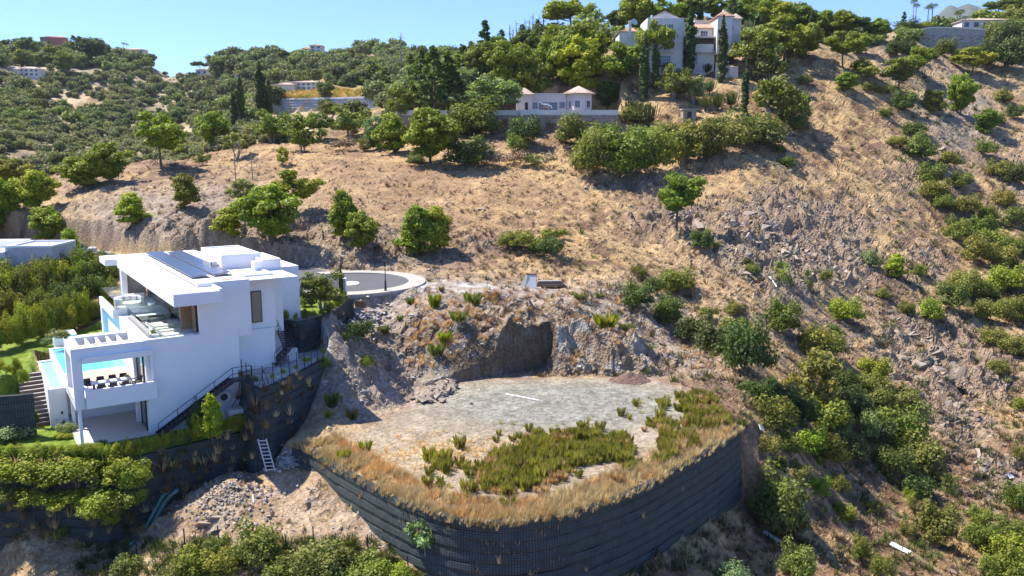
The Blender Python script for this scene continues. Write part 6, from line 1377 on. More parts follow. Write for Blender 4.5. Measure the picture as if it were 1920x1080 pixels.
for a, b in zip(RP, RP[1:]):
    d = (b-a).normalized(); nn = Vector((-d.y, d.x, 0)); e = d*.6
    for (m_, w0, w1, z) in ((mb, -2.7, 2.7, Z_ROAD+.025),): m_.face([(a-e+nn*w0)+Vector((0, 0, z)), (b+e+nn*w0)+Vector((0, 0, z+.001)), (b+e+nn*w1)+Vector((0, 0, z+.001)), (a-e+nn*w1)+Vector((0, 0, z))])
tag(mb.build('road', M['asphalt']), kind='structure')
ring('kerb', rc, ROAD_R, ROAD_R+.18, Z_ROAD-.05, Z_ROAD+.13, -2.9, 2.2, 'kerb'); ring('pavement', rc, ROAD_R+.18, ROAD_R+1.75, Z_ROAD-.3, Z_ROAD+.126, -2.9, 2.2, 'pave')
for s_, w0, w1, nm in ((-1, 2.7, 2.9, 'kerb'), (-1, 2.9, 4.0, 'pavement'), (1, 2.7, 2.9, 'kerb')):
    mb = MB()
    for a, b in zip(RP[1:], RP[2:]):
        d = (b-a).normalized(); nn = Vector((d.y, -d.x, 0))*s_
        mb.quadbox([a+nn*w0+Vector((0,0,Z_ROAD-.1)), b+nn*w0+Vector((0,0,Z_ROAD-.1)), b+nn*w1+Vector((0,0,Z_ROAD-.1)), a+nn*w1+Vector((0,0,Z_ROAD-.1)), a+nn*w0+Vector((0,0,Z_ROAD+.13)), b+nn*w0+Vector((0,0,Z_ROAD+.13)), b+nn*w1+Vector((0,0,Z_ROAD+.13)), a+nn*w1+Vector((0,0,Z_ROAD+.13))])
    tag(mb.build(nm, M['kerb' if nm == 'kerb' else 'pave']), kind='structure')
pc = atZ(655, 531, Z_ROAD+.03); mb = MB(); mb.face([(pc.x+1.0*math.cos(t*math.pi/16), pc.y+1.3*math.sin(t*math.pi/16), Z_ROAD+.028) for t in range(32)]); tag(mb.build('road_marking', M['paint']), kind='structure')
ring('footway_wall', rc, ROAD_R+1.752, ROAD_R+1.95, Z_ROAD-1.2, Z_ROAD+.16, -2.2, -1.55, 'concrete', None, 18); o = bpy.data.objects['footway_wall']; tag(o, 'low grey wall under the pavement of the turning circle', 'wall', kind='thing')
tag(MB().box(-.5, .5, -.05, .05, 0, .7).build('hatch_board', M['timber']), 'small reddish brown board set in the bank below the pavement', 'board').location = hit(676, 578)
# street lamp
def lamp(px, py, hpx, label):
    p = atZ(px, py, Z_ROAD+.12); s = p.y/FPX; h = hpx*s; r = empty('street_lamp', p, 0, label, 'street lamp', None)
    MB().cone((0, 0), .13, .09, 0, .9, 8).cone((0, 0), .05, .04, .9, h-.75, 8).cone((0, 0), .1, .1, .9, .98, 8).build('post', M['steel'], r)
    l = MB().cone((0, 0), .10, .19, h-.7, h-.2, 4, .78).build('lantern', M['pane'], r); MB().cone((0, 0), .24, .03, h-.2, h, 4, .78).build('cap', M['steel'], l); return r
lamp(723, 545, 60, 'black street lamp on the near pavement of the turning circle'); lamp(502, 490, 34, 'black street lamp half hidden behind the villa roof')
# boundary railing + pier between the side garden and the road
fr = empty('boundary_railing', atZ(565, 560, Z_UP), 0, 'dark upright bar railing behind the side garden olive tree', 'railing'); A0, A1 = atZ(561, 562, Z_UP), atZ(646, 553, Z_UP+.3)
rail = MB(); dd = A1-A0; org = atZ(565, 560, Z_UP)
for z in (.1, 1.9): rail.bar(A0-org+Vector((0, 0, z)), A1-org+Vector((0, 0, z)), .05)
rail.build('rail', M['steel'], fr); bm_ = None; nb = 34
for k in range(nb+1):
    if bm_ is None: o = MB().box(-.02, .02, -.02, .02, 0, 2.0).build('bar', M['steel'], fr); bm_ = o.data
    else: o = bpy.data.objects.new('bar', bm_); link(o, fr)
    o.location = A0+dd*(k/nb)-org
tag(MB().box(-.25, .25, -.25, .25, -.4, 1.6).build('gate_pier', M['render_white'], None, .01), 'white pier at the end of the dark bar railing', 'pier').location = atZ(645, 553, Z_UP+.2)
plant('cypress_a', atZ(640, 560, Z_UP), 3.2, 'cypress_tree', 'thin dark cypress beside the white gate pier', 'cypress', None, T_CYP, 2.4)

# pallets and boards by the bench
pb_ = empty('board_stack', hit(1035, 538), .1, 'long stack of weathered boards lying on the bench above the plot', 'board stack')
for k in range(4): MB().box(-1.9+.1*k, 1.5-.15*k, -.4+.05*k, .45, .1+.16*k, .22+.16*k).build('board', M['bark_grey'] if k % 2 else M['timber'], pb_)
pl = empty('panel_stack', hit(996, 540), -.15, 'pale grey panels leaning together beside the stack of boards', 'panels')
MB().quadbox([(-.75, -.1, 0), (.6, -.1, 0), (.6, 0, 0), (-.75, 0, 0), (-.6, .4, 1.35), (.45, .4, 1.35), (.45, .5, 1.35), (-.6, .5, 1.35)]).build('panel', M['grey_paint'], pl)
MB().quadbox([(-1.3, .3, 0), (-.7, -.1, 0), (-.65, 0, 0), (-1.25, .4, 0), (-.75, .5, 1.3), (-.4, .3, 1.3), (-.35, .4, 1.3), (-.7, .6, 1.3)]).build('panel', M['bark_grey'], pl)
MB().box(-.6, .55, .38, .5, 1.36, 1.5).build('top_board', M['timber'], pl)
# heap of earth at the foot of the cut
g_ = np.random.default_rng(4); t_ = np.linspace(-1, 1, 26); A_, B_ = np.meshgrid(t_, t_); R_ = np.hypot(A_, B_)*(1+.15*(fbm(A_*2+5, B_*2, 3, 3)-.5)); Hh = np.maximum(0, 1-R_)**1.1*1.5-.12+.45*(fbm(A_*6, B_*6, 4, 9)-.5)*(R_ < 1.1); ix_ = np.arange(26*26).reshape(26, 26)
M['earth'] = plain('brown earth', (.17, .105, .07), .95, .4, 2, .08)
mo = mesh_obj('earth_heap', np_mesh('earth_heap', np.stack([A_*2.0, B_*1.5, Hh*.62], -1).reshape(-1, 3), np.stack([ix_[:-1, :-1], ix_[:-1, 1:], ix_[1:, 1:], ix_[1:, :-1]], -1).reshape(-1, 4)), M['earth']); mo.location = atZ(1182, 714, Z_PLOT-.02); tag(mo, 'reddish brown heap of loose earth at the foot of the cut bank', 'earth heap')
# litter and pipes
def rod(px0, py0, px1, py1, r, mat, name, label, cat, z=.05):
    a, b = hit(px0, py0), hit(px1, py1); o = MB().tube([(0, 0, z), tuple(b-a+Vector((0, 0, z)))], r, 6).build(name, M[mat]); o.location = a; return tag(o, label, cat)
rod(949, 740, 1011, 752, .06, 'paint', 'white_pipe', 'long white pipe lying on the gravel of the plot', 'pipe')
rod(1443, 520, 1456, 539, .12, 'paint', 'white_pole', 'short white pole lying on the rocky slope', 'pole')
rod(474, 930, 476, 944, .05, 'paint', 'white_post', 'short white post lying in the rubble heap', 'post')
def sheet(px, py, w, l, rz, mat, label, name='loose_sheet'):
    p = hit(px, py); o = MB().box(-w/2, w/2, -l/2, l/2, .12, .16).build(name, M[mat]); o.location = p; nn = slope_n(p.x, p.y, .8); o.rotation_euler = (Quaternion(Vector((0, 0, 1)).rotation_difference(nn)) @ Quaternion((0, 0, 1), rz)).to_euler(); return tag(o, label, 'sheet')
sheet(1687, 1030, .5, 1.5, .7, 'paint', 'bright white sheet lying on the lower right slope'); sheet(1445, 1008, .4, 1.2, .9, 'grey_paint', 'pale bluish sheet lying beside the dark olive bush'); sheet(1893, 892, .6, .7, .3, 'paint', 'white slab among the rocks near the right edge'); sheet(1425, 804, .5, .5, .3, 'paint', 'small white sack beside the corner of the mesh wall')
sheet(716, 1005, .35, 1.2, 1.1, 'steel', 'dark scrap of netting lying on the track below the wall', 'netting_scrap')
for (px, py, w, l, lab) in ((404, 973, 1.5, .7, 'flat tan boulder on the track, right of a pale one'), (380, 984, 1.0, .9, 'flat pale boulder on the track, left of a tan one'), (405, 994, 1.1, .7, 'grey broken boulder just below two flat boulders'), (745, 692, .7, .5, 'tan boulder on the debris slope above the plot corner'), (1755, 695, 2.2, 1.6, 'large dark brown boulder on the right hand outcrop'), (1705, 590, 1.5, 1.2, 'grey boulder at the top of the right hand outcrop')):
    p = hit(px, py); me = bpy.data.meshes.new('boulder'); V_, F_ = ROCKP[int(px) % 6]; me.from_pydata([(v[0]*w, v[1]*l, v[2]*min(w, l)*.8) for v in V_], [], [list(f) for f in F_]); me.materials.append(M['stone_brown' if px > 1700 else 'stone']); add_attr(me, 'lv', [.7]*len(V_)); o = mesh_obj('boulder', me); o.location = p+Vector((0, 0, .1)); tag(o, lab, 'boulder')
# ladder
la = empty('ladder', (0, 0, 0), 0, 'light metal ladder leaning on the mesh wall by the hedge end', 'ladder'); Lt, Lb = atY(491, 823, 55.0), atY(507, 879, 54.4)
Yl = GARD_EDGE[-1].y; Lb = atY(508, 884, 51.6); Lt = atY(491, 823, 52.3); sv = Vector((1, .15, 0)).normalized()*.27
MB().bar(Lb-sv, Lt-sv, .06).build('rail', M['grey_paint'], la); MB().bar(Lb+sv, Lt+sv, .06).build('rail', M['grey_paint'], la)
for k in range(9): q = Lb.lerp(Lt, (k+.5)/9); MB().bar(q-sv, q+sv, .05).build('rung', M['grey_paint'], la)
# twin drain pipes on the mesh wall
M['pipe_green'] = plain('dark green plastic pipe', (.04, .14, .13), .4, .15, 3)
g0 = hit(250, 1020)
for dx, lab in ((0, 'dark green drain pipe curving down the mesh wall, left of the pair'), (.45, 'dark green drain pipe curving down the mesh wall, right of the pair')):
    Yw = atZ(300, 940, 17.5).y; a = atY(312 if dx == 0 else 334, 925 if dx == 0 else 918, Yw-.1); b = atY(300+dx*22, 940, Yw-.35); c = atY(268+dx*22, 1000, Yw-1.0); d = g0+Vector((dx, -.3, .12))
    tag(MB().tube([a, a.lerp(b, .5)+Vector((0, -.1, .08)), b, b.lerp(c, .5), c, c.lerp(d, .6), d], .13, 8).build('drain_pipe', M['pipe_green'], None, smooth=True), lab, 'drain pipe')
# wire fence posts along the lower track
fp_ = [(200,1030,26),(257,1010,34),(291,1005,30),(347,990,36),(411,985,28),(473,978,26),(537,1000,26),(589,985,42),(641,1010,26),(691,1000,40),(766,1040,30)]
for i, (px, py, h) in enumerate(fp_):
    p = hit(px, py+h); s = p.y/FPX; r = MB().bar((0, 0, -.2), (rnd.uniform(-.06, .06), 0, h*s*1.1), .06)
    if i == 0: r.bar((0, 0, h*s*.6), (.55, 0, -.1), .04).bar((0, 0, h*s*.6), (-.3, 0, -.1), .04)
    o = r.build('fence_post', M['steel']); o.location = p; tag(o, f"thin dark fence post by the lower track, {'leftmost, with two struts' if i == 0 else 'rightmost' if i == 10 else ordw(i)+' from left'}", 'fence post', 'fence posts along the lower track')
# patio fence
pf = empty('patio_fence', PATIO_EDGE[0], 0, 'thin dark post and wire fence round the patio edge', 'fence'); Pp = along([Vector((p.x, p.y, Z_PATIO)) for p in PATIO_EDGE], 13); wires = MB()
for k, q in enumerate(Pp):
    q = q+Vector((-.15, .2, 0)); l = q-PATIO_EDGE[0]; MB().bar(l, l+Vector((0, 0, 1.55)), .05).build('post', M['steel'], pf)
    if k:
        for z in (.5, 1.0, 1.5): wires.bar(last+Vector((0, 0, z)), l+Vector((0, 0, z)), .012)
    last = l
for sx_ in (.45, -.45): wires.bar((last*0)+Pp[3]-PATIO_EDGE[0]+Vector((0, 0, 1.3)), Pp[3]-PATIO_EDGE[0]+Vector((sx_, 0, 0)), .04)
wires.build('wire', M['steel'], pf)

# ------------------------------------------------------------------ houses
M['plaster'] = plain('weathered white plaster', (.66, .62, .56), .85, .10, .4); M['plaster_pink'] = plain('cream plaster', (.60, .50, .42), .85, .08, .4)
M['rooftile'] = plain('clay roof tiles', (.50, .30, .20), .8, .25, 2.5, .02); M['rooftile_pale'] = plain('pale clay tiles', (.56, .42, .33), .8, .2, 2)
M['red_plaster'] = plain('red plaster', (.36, .14, .10), .85, .1, .5); M['sand_plaster'] = plain('sand plaster', (.55, .42, .30), .85, .1, .5); M['blue_frame'] = plain('blue grey window frame', (.38, .43, .55), .6, .05, 3)
M['rubble'] = plain('rubble stone wall', (.32, .26, .20), .9, .35, 3.0, .05, fine=6); M['rubble_pale'] = plain('pale stone wall', (.40, .36, .31), .9, .3, 2, .05, fine=5)
def window(parent, x0, x1, z0, z1, y, cols=2, rows=3, frame='blue_frame', glassm='pane'):
    f = MB(); t = .05
    for k in range(cols+1): x = x0+(x1-x0)*k/cols; f.box(x-t/2, x+t/2, y-.06, y-.005, z0, z1)
    for k in range(rows+1): z = z0+(z1-z0)*k/rows; f.box(x0, x1, y-.055, y-.008, z-t/2, z+t/2)
    w = f.build('window', M[frame], parent); MB().box(x0, x1, y-.03, y+.02, z0, z1).build('pane', M[glassm], w); return w
def tiled_roof(parent, quads, mat='rooftile', ribs=True, name='roof'):
    """quads: list of (eave0, eave1, ridge1, ridge0); ribs of round tiles run up every slope"""
    mb = MB(); rb = MB()
    for e0, e1, r1, r0 in quads:
        e0, e1, r1, r0 = map(Vector, (e0, e1, r1, r0)); dn = Vector((0, 0, -.12))
        mb.quadbox([e0+dn, e1+dn, r1+dn, r0+dn, e0, e1, r1, r0]); n = max(3, int((e1-e0).length/.45))
        for k in range(n):
            t = (k+.5)/n; a = e0.lerp(e1, t); b = r0.lerp(r1, t)
            if (b-a).length > .3: rb.bar(a+Vector((0, 0, .03)), b+Vector((0, 0, .03)), .2, .12)
    r = mb.build(name, M[mat], parent)
    if ribs: tag(rb.build('tile_ribs', M[mat], r), kind='stuff')
    return r
def hip_roof(parent, x0, x1, y0, y1, z, h, mat='rooftile', ov=.3, name='roof'):
    x0 -= ov; x1 += ov; y0 -= ov; y1 += ov; cx, cy = (x0+x1)/2, (y0+y1)/2; w, d = x1-x0, y1-y0
    if w >= d: a, b = (x0+d/2, cy, z+h), (x1-d/2, cy, z+h)
    else: a, b = (cx, y0+w/2, z+h), (cx, y1-w/2, z+h)
    if w >= d: q = [((x0,y0,z),(x1,y0,z),b,a), ((x1,y1,z),(x0,y1,z),a,b), ((x0,y1,z),(x0,y0,z),a,a), ((x1,y0,z),(x1,y1,z),b,b)]
    else: q = [((x0,y0,z),(x1,y0,z),a,a), ((x1,y1,z),(x0,y1,z),b,b), ((x0,y1,z),(x0,y0,z),a,b), ((x1,y0,z),(x1,y1,z),b,a)]
    return tiled_roof(parent, q, mat, True, name)
# --- pool house on the stone terrace
s8 = 172/FPX; ph = empty('pool_house', atY(1040, 209, 172), 0, 'low white pool house with two tiled tower roofs on the stone terrace', 'house'); ph.location.z = ZT
X = lambda p: (p-1040)*s8
def pbx(name, x0, x1, y0, y1, h0, h1, mat='plaster'): return MB().box(X(x0), X(x1), y0, y1, h0, h1).build(name, M[mat], ph, .01)
pbx('wall', 999, 1061, .8, 5, -1, 3.75); pbx('parapet', 999.5, 1060.5, .7, 1.1, 3.753, 3.95); pbx('wall', 970, 999, 0, 5, -1, 3.7)
cx, w_ = X(1085), (X(1109)-X(1061))/2
MB().cone((cx, 2.2), w_*1.06, w_*1.06, -1, 3.9, 8, math.pi/8).build('tower_wall', M['plaster'], ph)
o8 = [(cx+w_*1.32*math.cos(math.pi/8+k*math.pi/4), 2.2+w_*1.32*math.sin(math.pi/8+k*math.pi/4), 3.92) for k in range(8)]
tiled_roof(ph, [(o8[k], o8[(k+1) % 8], (cx, 2.2, 5.5), (cx, 2.2, 5.5)) for k in range(8)], 'rooftile_pale'); hip_roof(ph, X(970), X(999), 0, 5, 3.72, 1.35, 'rooftile_pale')
window(ph, X(997.3), X(1008.3), .9, 2.1, .8, 4, 3); window(ph, X(1012), X(1028), .0, 2.15, .8, 4, 4); window(ph, X(1029.5), X(1045), .0, 2.15, .8, 4, 4); window(ph, X(1049), X(1059), 1.0, 2.2, .8, 4, 3)
pbx('door', 985.5, 991, -.05, .0, -.0, 2.1, 'dark')
yf = 2.2-w_*1.06*math.cos(math.pi/8)
window(ph, X(1077), X(1085.5), 1.1, 2.4, yf, 2, 2); o = window(ph, -.45, .45, 1.1, 2.4, 0, 2, 2); ang = math.pi/4; o.location = (cx+w_*.985*math.sin(ang), 2.2-w_*.985*math.cos(ang), 0); o.rotation_euler = (0, 0, ang)
o = window(ph, -.25, .25, 1.0, 2.3, 0, 1, 2); o.location = (cx-w_*.985*math.sin(ang), 2.2-w_*.985*math.cos(ang), 0); o.rotation_euler = (0, 0, -ang)
# --- stone terrace wall with white parapet
tw = empty('stone_terrace_wall', atY(950, 217, 165), 0, 'long rubble stone terrace wall topped by a white parapet', 'terrace wall'); tw.location.z = ZT
TE = [atY(px, py, 165) for px, py in TERRACE_EDGE_PX]; xs = [p.x-tw.location.x for p in TE]; x0, x1 = xs[0], xs[-1]
def bx_(name, a0, a1, y0, y1, z0, z1, mat): return MB().box(a0, a1, y0, y1, z0, z1).build(name, M[mat], tw, .01)
segs = [(x0, X(975)-0*x0 if False else atY(975, 215, 165).x-tw.location.x), (atY(975, 215, 165).x-tw.location.x, atY(1022, 215, 165).x-tw.location.x), (atY(1022, 215, 165).x-tw.location.x, x1)]
bx_('stone_wall', segs[0][0], segs[0][1], -.35, .1, -6, -.753, 'rubble'); bx_('stone_wall', segs[1][0], segs[1][1], -1.5, .1, -6.5, -.753, 'rubble'); bx_('stone_wall', segs[2][0], segs[2][1], -.6, .1, -7, -.753, 'rubble')
for (a, b), y in zip(segs, (-.3, -1.45, -.55)): bx_('parapet', a+.003, b-.003, y, y+.25, -.75, .2, 'plaster')
# stones standing proud of the wall
gst = np.random.default_rng(5); T = []
for (a, b), y in zip(segs, (-.35, -1.5, -.6)):
    for i in range(int((b-a)*26)): s = gst.uniform(.25, .6); T.append((gst.uniform(a, b), y, gst.uniform(-6, -.95), s*1.3, .2, s*.7, 0, gst.random()))
me_o = merge('wall_stones', ROCKP, T, M['stone'], seed=3); me_o.parent = tw
hm = empty('hammock_chair', atY(1024, 209, 166), 0, 'white curved garden swing seat on the stone terrace parapet', 'swing seat'); hm.location.z = ZT
MB().tube([(-1.4, 0, 1.9), (-.6, 0, 1.4), (.2, 0, 1.35), (1.0, 0, 1.0), (1.1, 0, .6)], .16, 6).build('frame', M['paint'], hm); MB().box(-.6, .5, -.2, .2, .7, 1.0).build('seat', M['rooftile'], hm)
# --- the three storey villa on the crest
s7 = 188/FPX; bv = empty('three_storey_villa', atY(1280, 146, 188), 0, 'large weathered white three storey villa with clay tile roofs on the crest', 'villa')
q7 = lambda px, py: ((px-1280)*s7, (146-py)*s7)
def bb(name, px0, px1, py0, py1, y0, y1, mat='plaster', bev=.02): a = q7(px0, py1); b = q7(px1, py0); return MB().box(a[0], b[0], y0, y1, a[1]-(3 if py1 > 120 else 0), b[1]).build(name, M[mat], bv, bev)
def bw(px0, px1, py0, py1, y, c=3, r=3, fr='paint'): a = q7(px0, py1); b = q7(px1, py0); return window(bv, a[0], b[0], a[1], b[1], y, c, r, fr)
bb('wall', 1213, 1279, 41, 146, 0, 10); a = q7(1213, 41); b = q7(1279, 41)
tiled_roof(bv, [((a[0]+.8, 1.2, a[1]+.02), (a[0]+.8, 9.8, a[1]+.02), ((a[0]+b[0])/2, 9.8, a[1]+1.7), ((a[0]+b[0])/2, 1.2, a[1]+1.7)), ((b[0]-.4, 9.8, a[1]+.02), (b[0]-.4, 1.2, a[1]+.02), ((a[0]+b[0])/2, 1.2, a[1]+1.7), ((a[0]+b[0])/2, 9.8, a[1]+1.7))], 'rooftile_pale')
g_ = MB(); g_.v += [(a[0]+1, 1.3, a[1]), (b[0]-.6, 1.3, a[1]), ((a[0]+b[0])/2, 1.3, a[1]+1.5), (a[0]+1, 9.7, a[1]), (b[0]-.6, 9.7, a[1]), ((a[0]+b[0])/2, 9.7, a[1]+1.5)]; g_.f += [[0, 1, 2], [5, 4, 3]]; g_.build('gable', M['plaster'], bv)
bw(1235, 1247, 52, 63, 0, 4, 2); bw(1249, 1260, 52, 63, 0, 4, 2); bw(1244, 1257, 76, 96, 0, 3, 4); bw(1233, 1257, 107, 127, 0, 6, 4); bb('ledge', 1228, 1262, 98, 101, -.5, -.003); bb('bay_wall', 1228, 1247, 128, 146, -.8, -.003)
bb('wall', 1162, 1200, 66, 100, -1.0, 6); a0_ = q7(1162, 66); a1_ = q7(1213, 66); hip_roof(bv, a0_[0], a1_[0]-.1, -.9, 6, a0_[1]+.02, 1.0, 'rooftile'); ck = bb('chimney', 1178, 1183, 47, 78, -1.3, -1.01)
dish = MB().cone((0, 0), .05, .75, 0, .25, 16).build('satellite_dish', M['grey_paint'], bv); d_ = q7(1187, 53); dish.location = (d_[0], -1.5, d_[1]+.3); dish.rotation_euler = (math.radians(70), 0, .4)
bb('wall', 1298, 1340, 54, 72, 4, 10); bb('wall', 1279.03, 1298, 44, 125, 4.3, 9.8); bb('wall', 1298, 1340, 100, 125, 2.0, 10); bb('veranda_back', 1298, 1340, 74, 100, 5, 5.3, 'sand_plaster'); bb('terrace_slab', 1279.1, 1341, 71, 74, 1.2, 10.2, 'plaster'); bb('balustrade', 1300, 1337, 85, 97, 1.4, 1.6); bb('floor_slab', 1280, 1338.8, 97.2, 100, 1.2, 5)
for px in (1299, 1338): bb('post', px-.8, px+.8, 74.1, 85, 1.3, 1.6, 'timber', 0)
e0, e1 = q7(1297, 54), q7(1341, 54); tiled_roof(bv, [((e0[0], 3.6, e0[1]), (e1[0], 3.6, e0[1]), (e1[0], 7, e0[1]+1.2), (e0[0], 7, e0[1]+1.2))], 'rooftile')
bw(1317, 1330, 59, 70, 4, 3, 2); bw(1299, 1309, 102, 121, 2.0, 2, 3); bw(1308, 1318, 78, 84, 5.0, 2, 1)
bb('wall', 1340.02, 1367, 38, 104, 0, 8); r0, r1 = q7(1340, 38), q7(1367, 38); hip_roof(bv, r0[0], r1[0], 0, 8, r0[1]+.02, 1.3, 'rooftile'); bb('chimney', 1353.5, 1359, 24, 33, 2, 3)
bw(1347, 1354, 50, 55, 0, 2, 1); bw(1347, 1353, 64, 73, 0, 2, 2); bb('wall', 1367.03, 1387, 40, 86, 2, 9); r0, r1 = q7(1367, 40), q7(1387, 40); hip_roof(bv, r0[0]+.4, r1[0], 2, 9, r0[1]+.02, 1.2, 'rooftile_pale'); bw(1370, 1373, 52, 60, 2, 1, 2)
bb('garden_wall', 1335, 1359, 119, 146, -2.2, -1.9); bb('garden_wall', 1359.03, 1375, 128, 146, -2.5, -2.2)
tag(bb('statue_plinth', 1385.5, 1393, 137, 149, -3.5, -3.0)); o = bpy.data.objects['statue_plinth']
# chimney block behind
bb('rear_wing', 1316, 1338, 32, 50, 10.3, 16, 'plaster_pink'); 
# radio mast
ms = empty('radio_mast', atY(1156, 66, 215), 0, 'thin lattice radio mast on the skyline left of the old villa', 'mast'); mm = MB(); hh = 6.0
for t in range(3): a_ = t*2.09; mm.bar((.7*math.cos(a_), .7*math.sin(a_), -1), (0, 0, hh), .09)
mm.build('leg', M['steel'], ms); mb = MB()
for k in range(5):
    z = k*1.1; r_ = .7*(1-z/hh)
    for t in range(3): mb.bar((r_*math.cos(t*2.09), r_*math.sin(t*2.09), z), (r_*.8*math.cos(t*2.09+2.09), r_*.8*math.sin(t*2.09+2.09), z+1), .05)
mb.build('brace', M['steel'], ms)
# little stone hut and steps below the villa
ht = empty('stone_hut', hit(1293, 226), 0, 'small stone hut with a dark doorway below the crest garden', 'hut'); MB().box(-1.3, 1.3, 0, 2.5, -.5, 2.1).build('wall', M['rubble'], ht); MB().box(-.5, .35, -.03, .3, 0, 1.7).build('doorway', M['dark'], ht); MB().box(-1.5, 1.5, -.2, 2.6, 2.103, 2.25).build('roof', M['concrete'], ht)

# --- the neighbouring modern house at the left edge
nh = empty('neighbour_house', atY(104, 540, 92), math.radians(4), 'flat roofed pale modern house at the left edge behind the hedge', 'house'); sN = 92/FPX
M['mottled'] = plain('mottled grey render', (.44, .45, .46), .8, .18, 1.2)
MB().box(-5.1, 0, 0, 6, 0, 4.65).build('wall', M['mottled'], nh, .01); MB().box(-12, -5.103, -1.2, 6, 0, 4.2).build('wall', M['render_white'], nh, .01)
for b_ in ((-5.1, 0, 0, .25, 4.653, 4.85), (-.25, 0, .25, 6, 4.653, 4.85), (-5.1, -.25, 5.75, 6, 4.653, 4.85), (-5.1, -4.7, .25, 5.75, 4.653, 4.85)): MB().box(*b_).build('parapet', M['render_white'], nh)
MB().box(-12, -5.1, -1.2, -.9, 4.203, 4.4).build('parapet', M['render_white'], nh); MB().box(-12, -5.1, 4, 6, 4.203, 5.0).build('roof_box', M['render_white'], nh)
cr = empty('parked_car', atY(121, 484, 99), math.radians(20), 'white car half hidden between the neighbouring house and a tree', 'car')
MB().quadbox([(-2, -.85, .3), (2, -.85, .3), (2, .85, .3), (-2, .85, .3), (-1.95, -.8, .95), (1.95, -.8, .9), (1.95, .8, .9), (-1.95, .8, .95)]).build('body', M['grey_paint'], cr, .08); MB().quadbox([(-1.6, -.75, .95), (1.1, -.75, .95), (1.1, .75, .95), (-1.6, .75, .95), (-1.1, -.62, 1.45), (.4, -.62, 1.45), (.4, .62, 1.45), (-1.1, .62, 1.45)]).build('cabin', M['pane'], cr, .05)
for sx_ in (-1.25, 1.3):
    for sy_ in (-.82, .82): w = MB().cone((0, 0), .32, .32, -.1, .1, 12).build('wheel', M['dark'], cr); w.rotation_euler = (math.pi/2, 0, 0); w.location = (sx_, sy_, .32)
cr.location = hit(150, 478); cr.location.z += .05

# --- far houses
def far_house(name, px, py, Y, w, h, label, wall='plaster', roof='rooftile', d=8, nw=4, storeys=2, cat='house', wings=()):
    Y = hit(px, py+2, 200).y if Y < 1000 and Y != 242 else Y; s = Y/FPX; r = empty(name, atY(px, py+1, Y), rnd.uniform(-.15, .15), label, cat); W_, H_ = w*s, h*s; rh = H_*.25
    def blk(x0, x1, y0, y1, hh_, rf=True):
        MB().box(x0, x1, y0, y1, -4, hh_).build('wall', M[wall], r)
        if rf: hip_roof(r, x0, x1, y0, y1, hh_+.02, rh, roof, .4)
    blk(-W_/2, W_/2, 0, d, H_*.8)
    for (a, b, yy, hh_) in wings: blk(a*W_, b*W_, yy-.02, yy+d*.6, hh_*H_)
    for f in range(storeys):
        for k in range(nw):
            x = -W_/2+W_*(k+.5)/nw; z = H_*.8*(f+.25)/storeys; ww = W_/nw*.28; w_o = MB().box(x-ww, x+ww, -.06, -.01, z, z+H_*.8/storeys*.55).build('window', M['blue_frame'], r); MB().box(x-ww*.8, x+ww*.8, -.09, -.065, z+.1, z+H_*.8/storeys*.5).build('pane', M['pane'], w_o)
    return r
far_house('white_house', 565, 168, 430, 76, 17, 'long white two storey villa above the orange scrub platform', nw=8, roof='rooftile_pale', wings=((-.62, -.1, -3, .5),), d=9)
far_house('red_house', 96, 78, 650, 42, 11, 'red house on top of the left skyline', 'red_plaster', 'rooftile', nw=5, wings=((.1, .7, -4, .6),))
far_house('sandy_house', 235, 103, 620, 66, 13, 'sandy coloured low house by the palms on the left skyline', 'sand_plaster', 'rooftile_pale', nw=6, storeys=1, wings=((-.6, -.1, -4, .5),))
far_house('white_house', 50, 142, 560, 44, 17, 'white house with purple flowers on the left hillside', nw=5, roof='rooftile_pale', wings=((-.8, -.2, -2, .7),))
far_house('white_house', 108, 103, 590, 34, 14, 'pale house half hidden in trees below the left skyline', nw=4, wings=((-.9, -.3, -2, .6),))
far_house('white_house', 384, 140, 500, 34, 12, 'small white gabled house on the saddle', nw=3, storeys=1, wings=((.2, .9, -2, .7),))
far_house('white_house', 452, 150, 480, 20, 14, 'white house wall showing between dark pines', nw=2)
far_house('white_tower_house', 592, 98, 600, 22, 16, 'white tower house on the middle skyline', nw=2, wings=((-1.1, -.3, -2, .4),))
far_house('pink_house', 680, 118, 520, 60, 11, 'long pinkish low house on the wooded ridge', 'plaster_pink', 'rooftile', nw=6, storeys=1, wings=((.1, .5, -3, 1.1),))
far_house('brown_house', 506, 162, 440, 16, 12, 'small brown house left of the long white villa', 'sand_plaster', 'rooftile', nw=2)
# boundary wall and house at the top right
tr = empty('boundary_wall', atY(1770, 84, 228), 0, 'rough stone retaining wall with a pale coping at the top right', 'retaining wall'); sT = 228/FPX
tops = [(1687, 63), (1745, 53), (1790, 53), (1848, 57)]
for (pa, pb) in zip(tops, tops[1:]):
    a, b = atY(pa[0], pa[1], 228)-tr.location, atY(pb[0], pb[1], 228)-tr.location; yb = -3.0-5*(pa[0] > 1700); MB().quadbox([(a.x, 0, -3), (b.x, 0, -3), (b.x, 3, -3), (a.x, 3, -3), (a.x, 0, a.z), (b.x, 0, b.z), (b.x, 3, b.z), (a.x, 3, a.z)]).build('stone_wall', M['rubble_pale'], tr)
    MB().quadbox([(a.x, -.15, a.z+.003), (b.x, -.15, b.z+.003), (b.x, .5, b.z+.003), (a.x, .5, a.z+.003), (a.x, -.15, a.z+.35), (b.x, -.15, b.z+.35), (b.x, .5, b.z+.35), (a.x, .5, a.z+.35)]).build('coping', M['plaster'], tr)
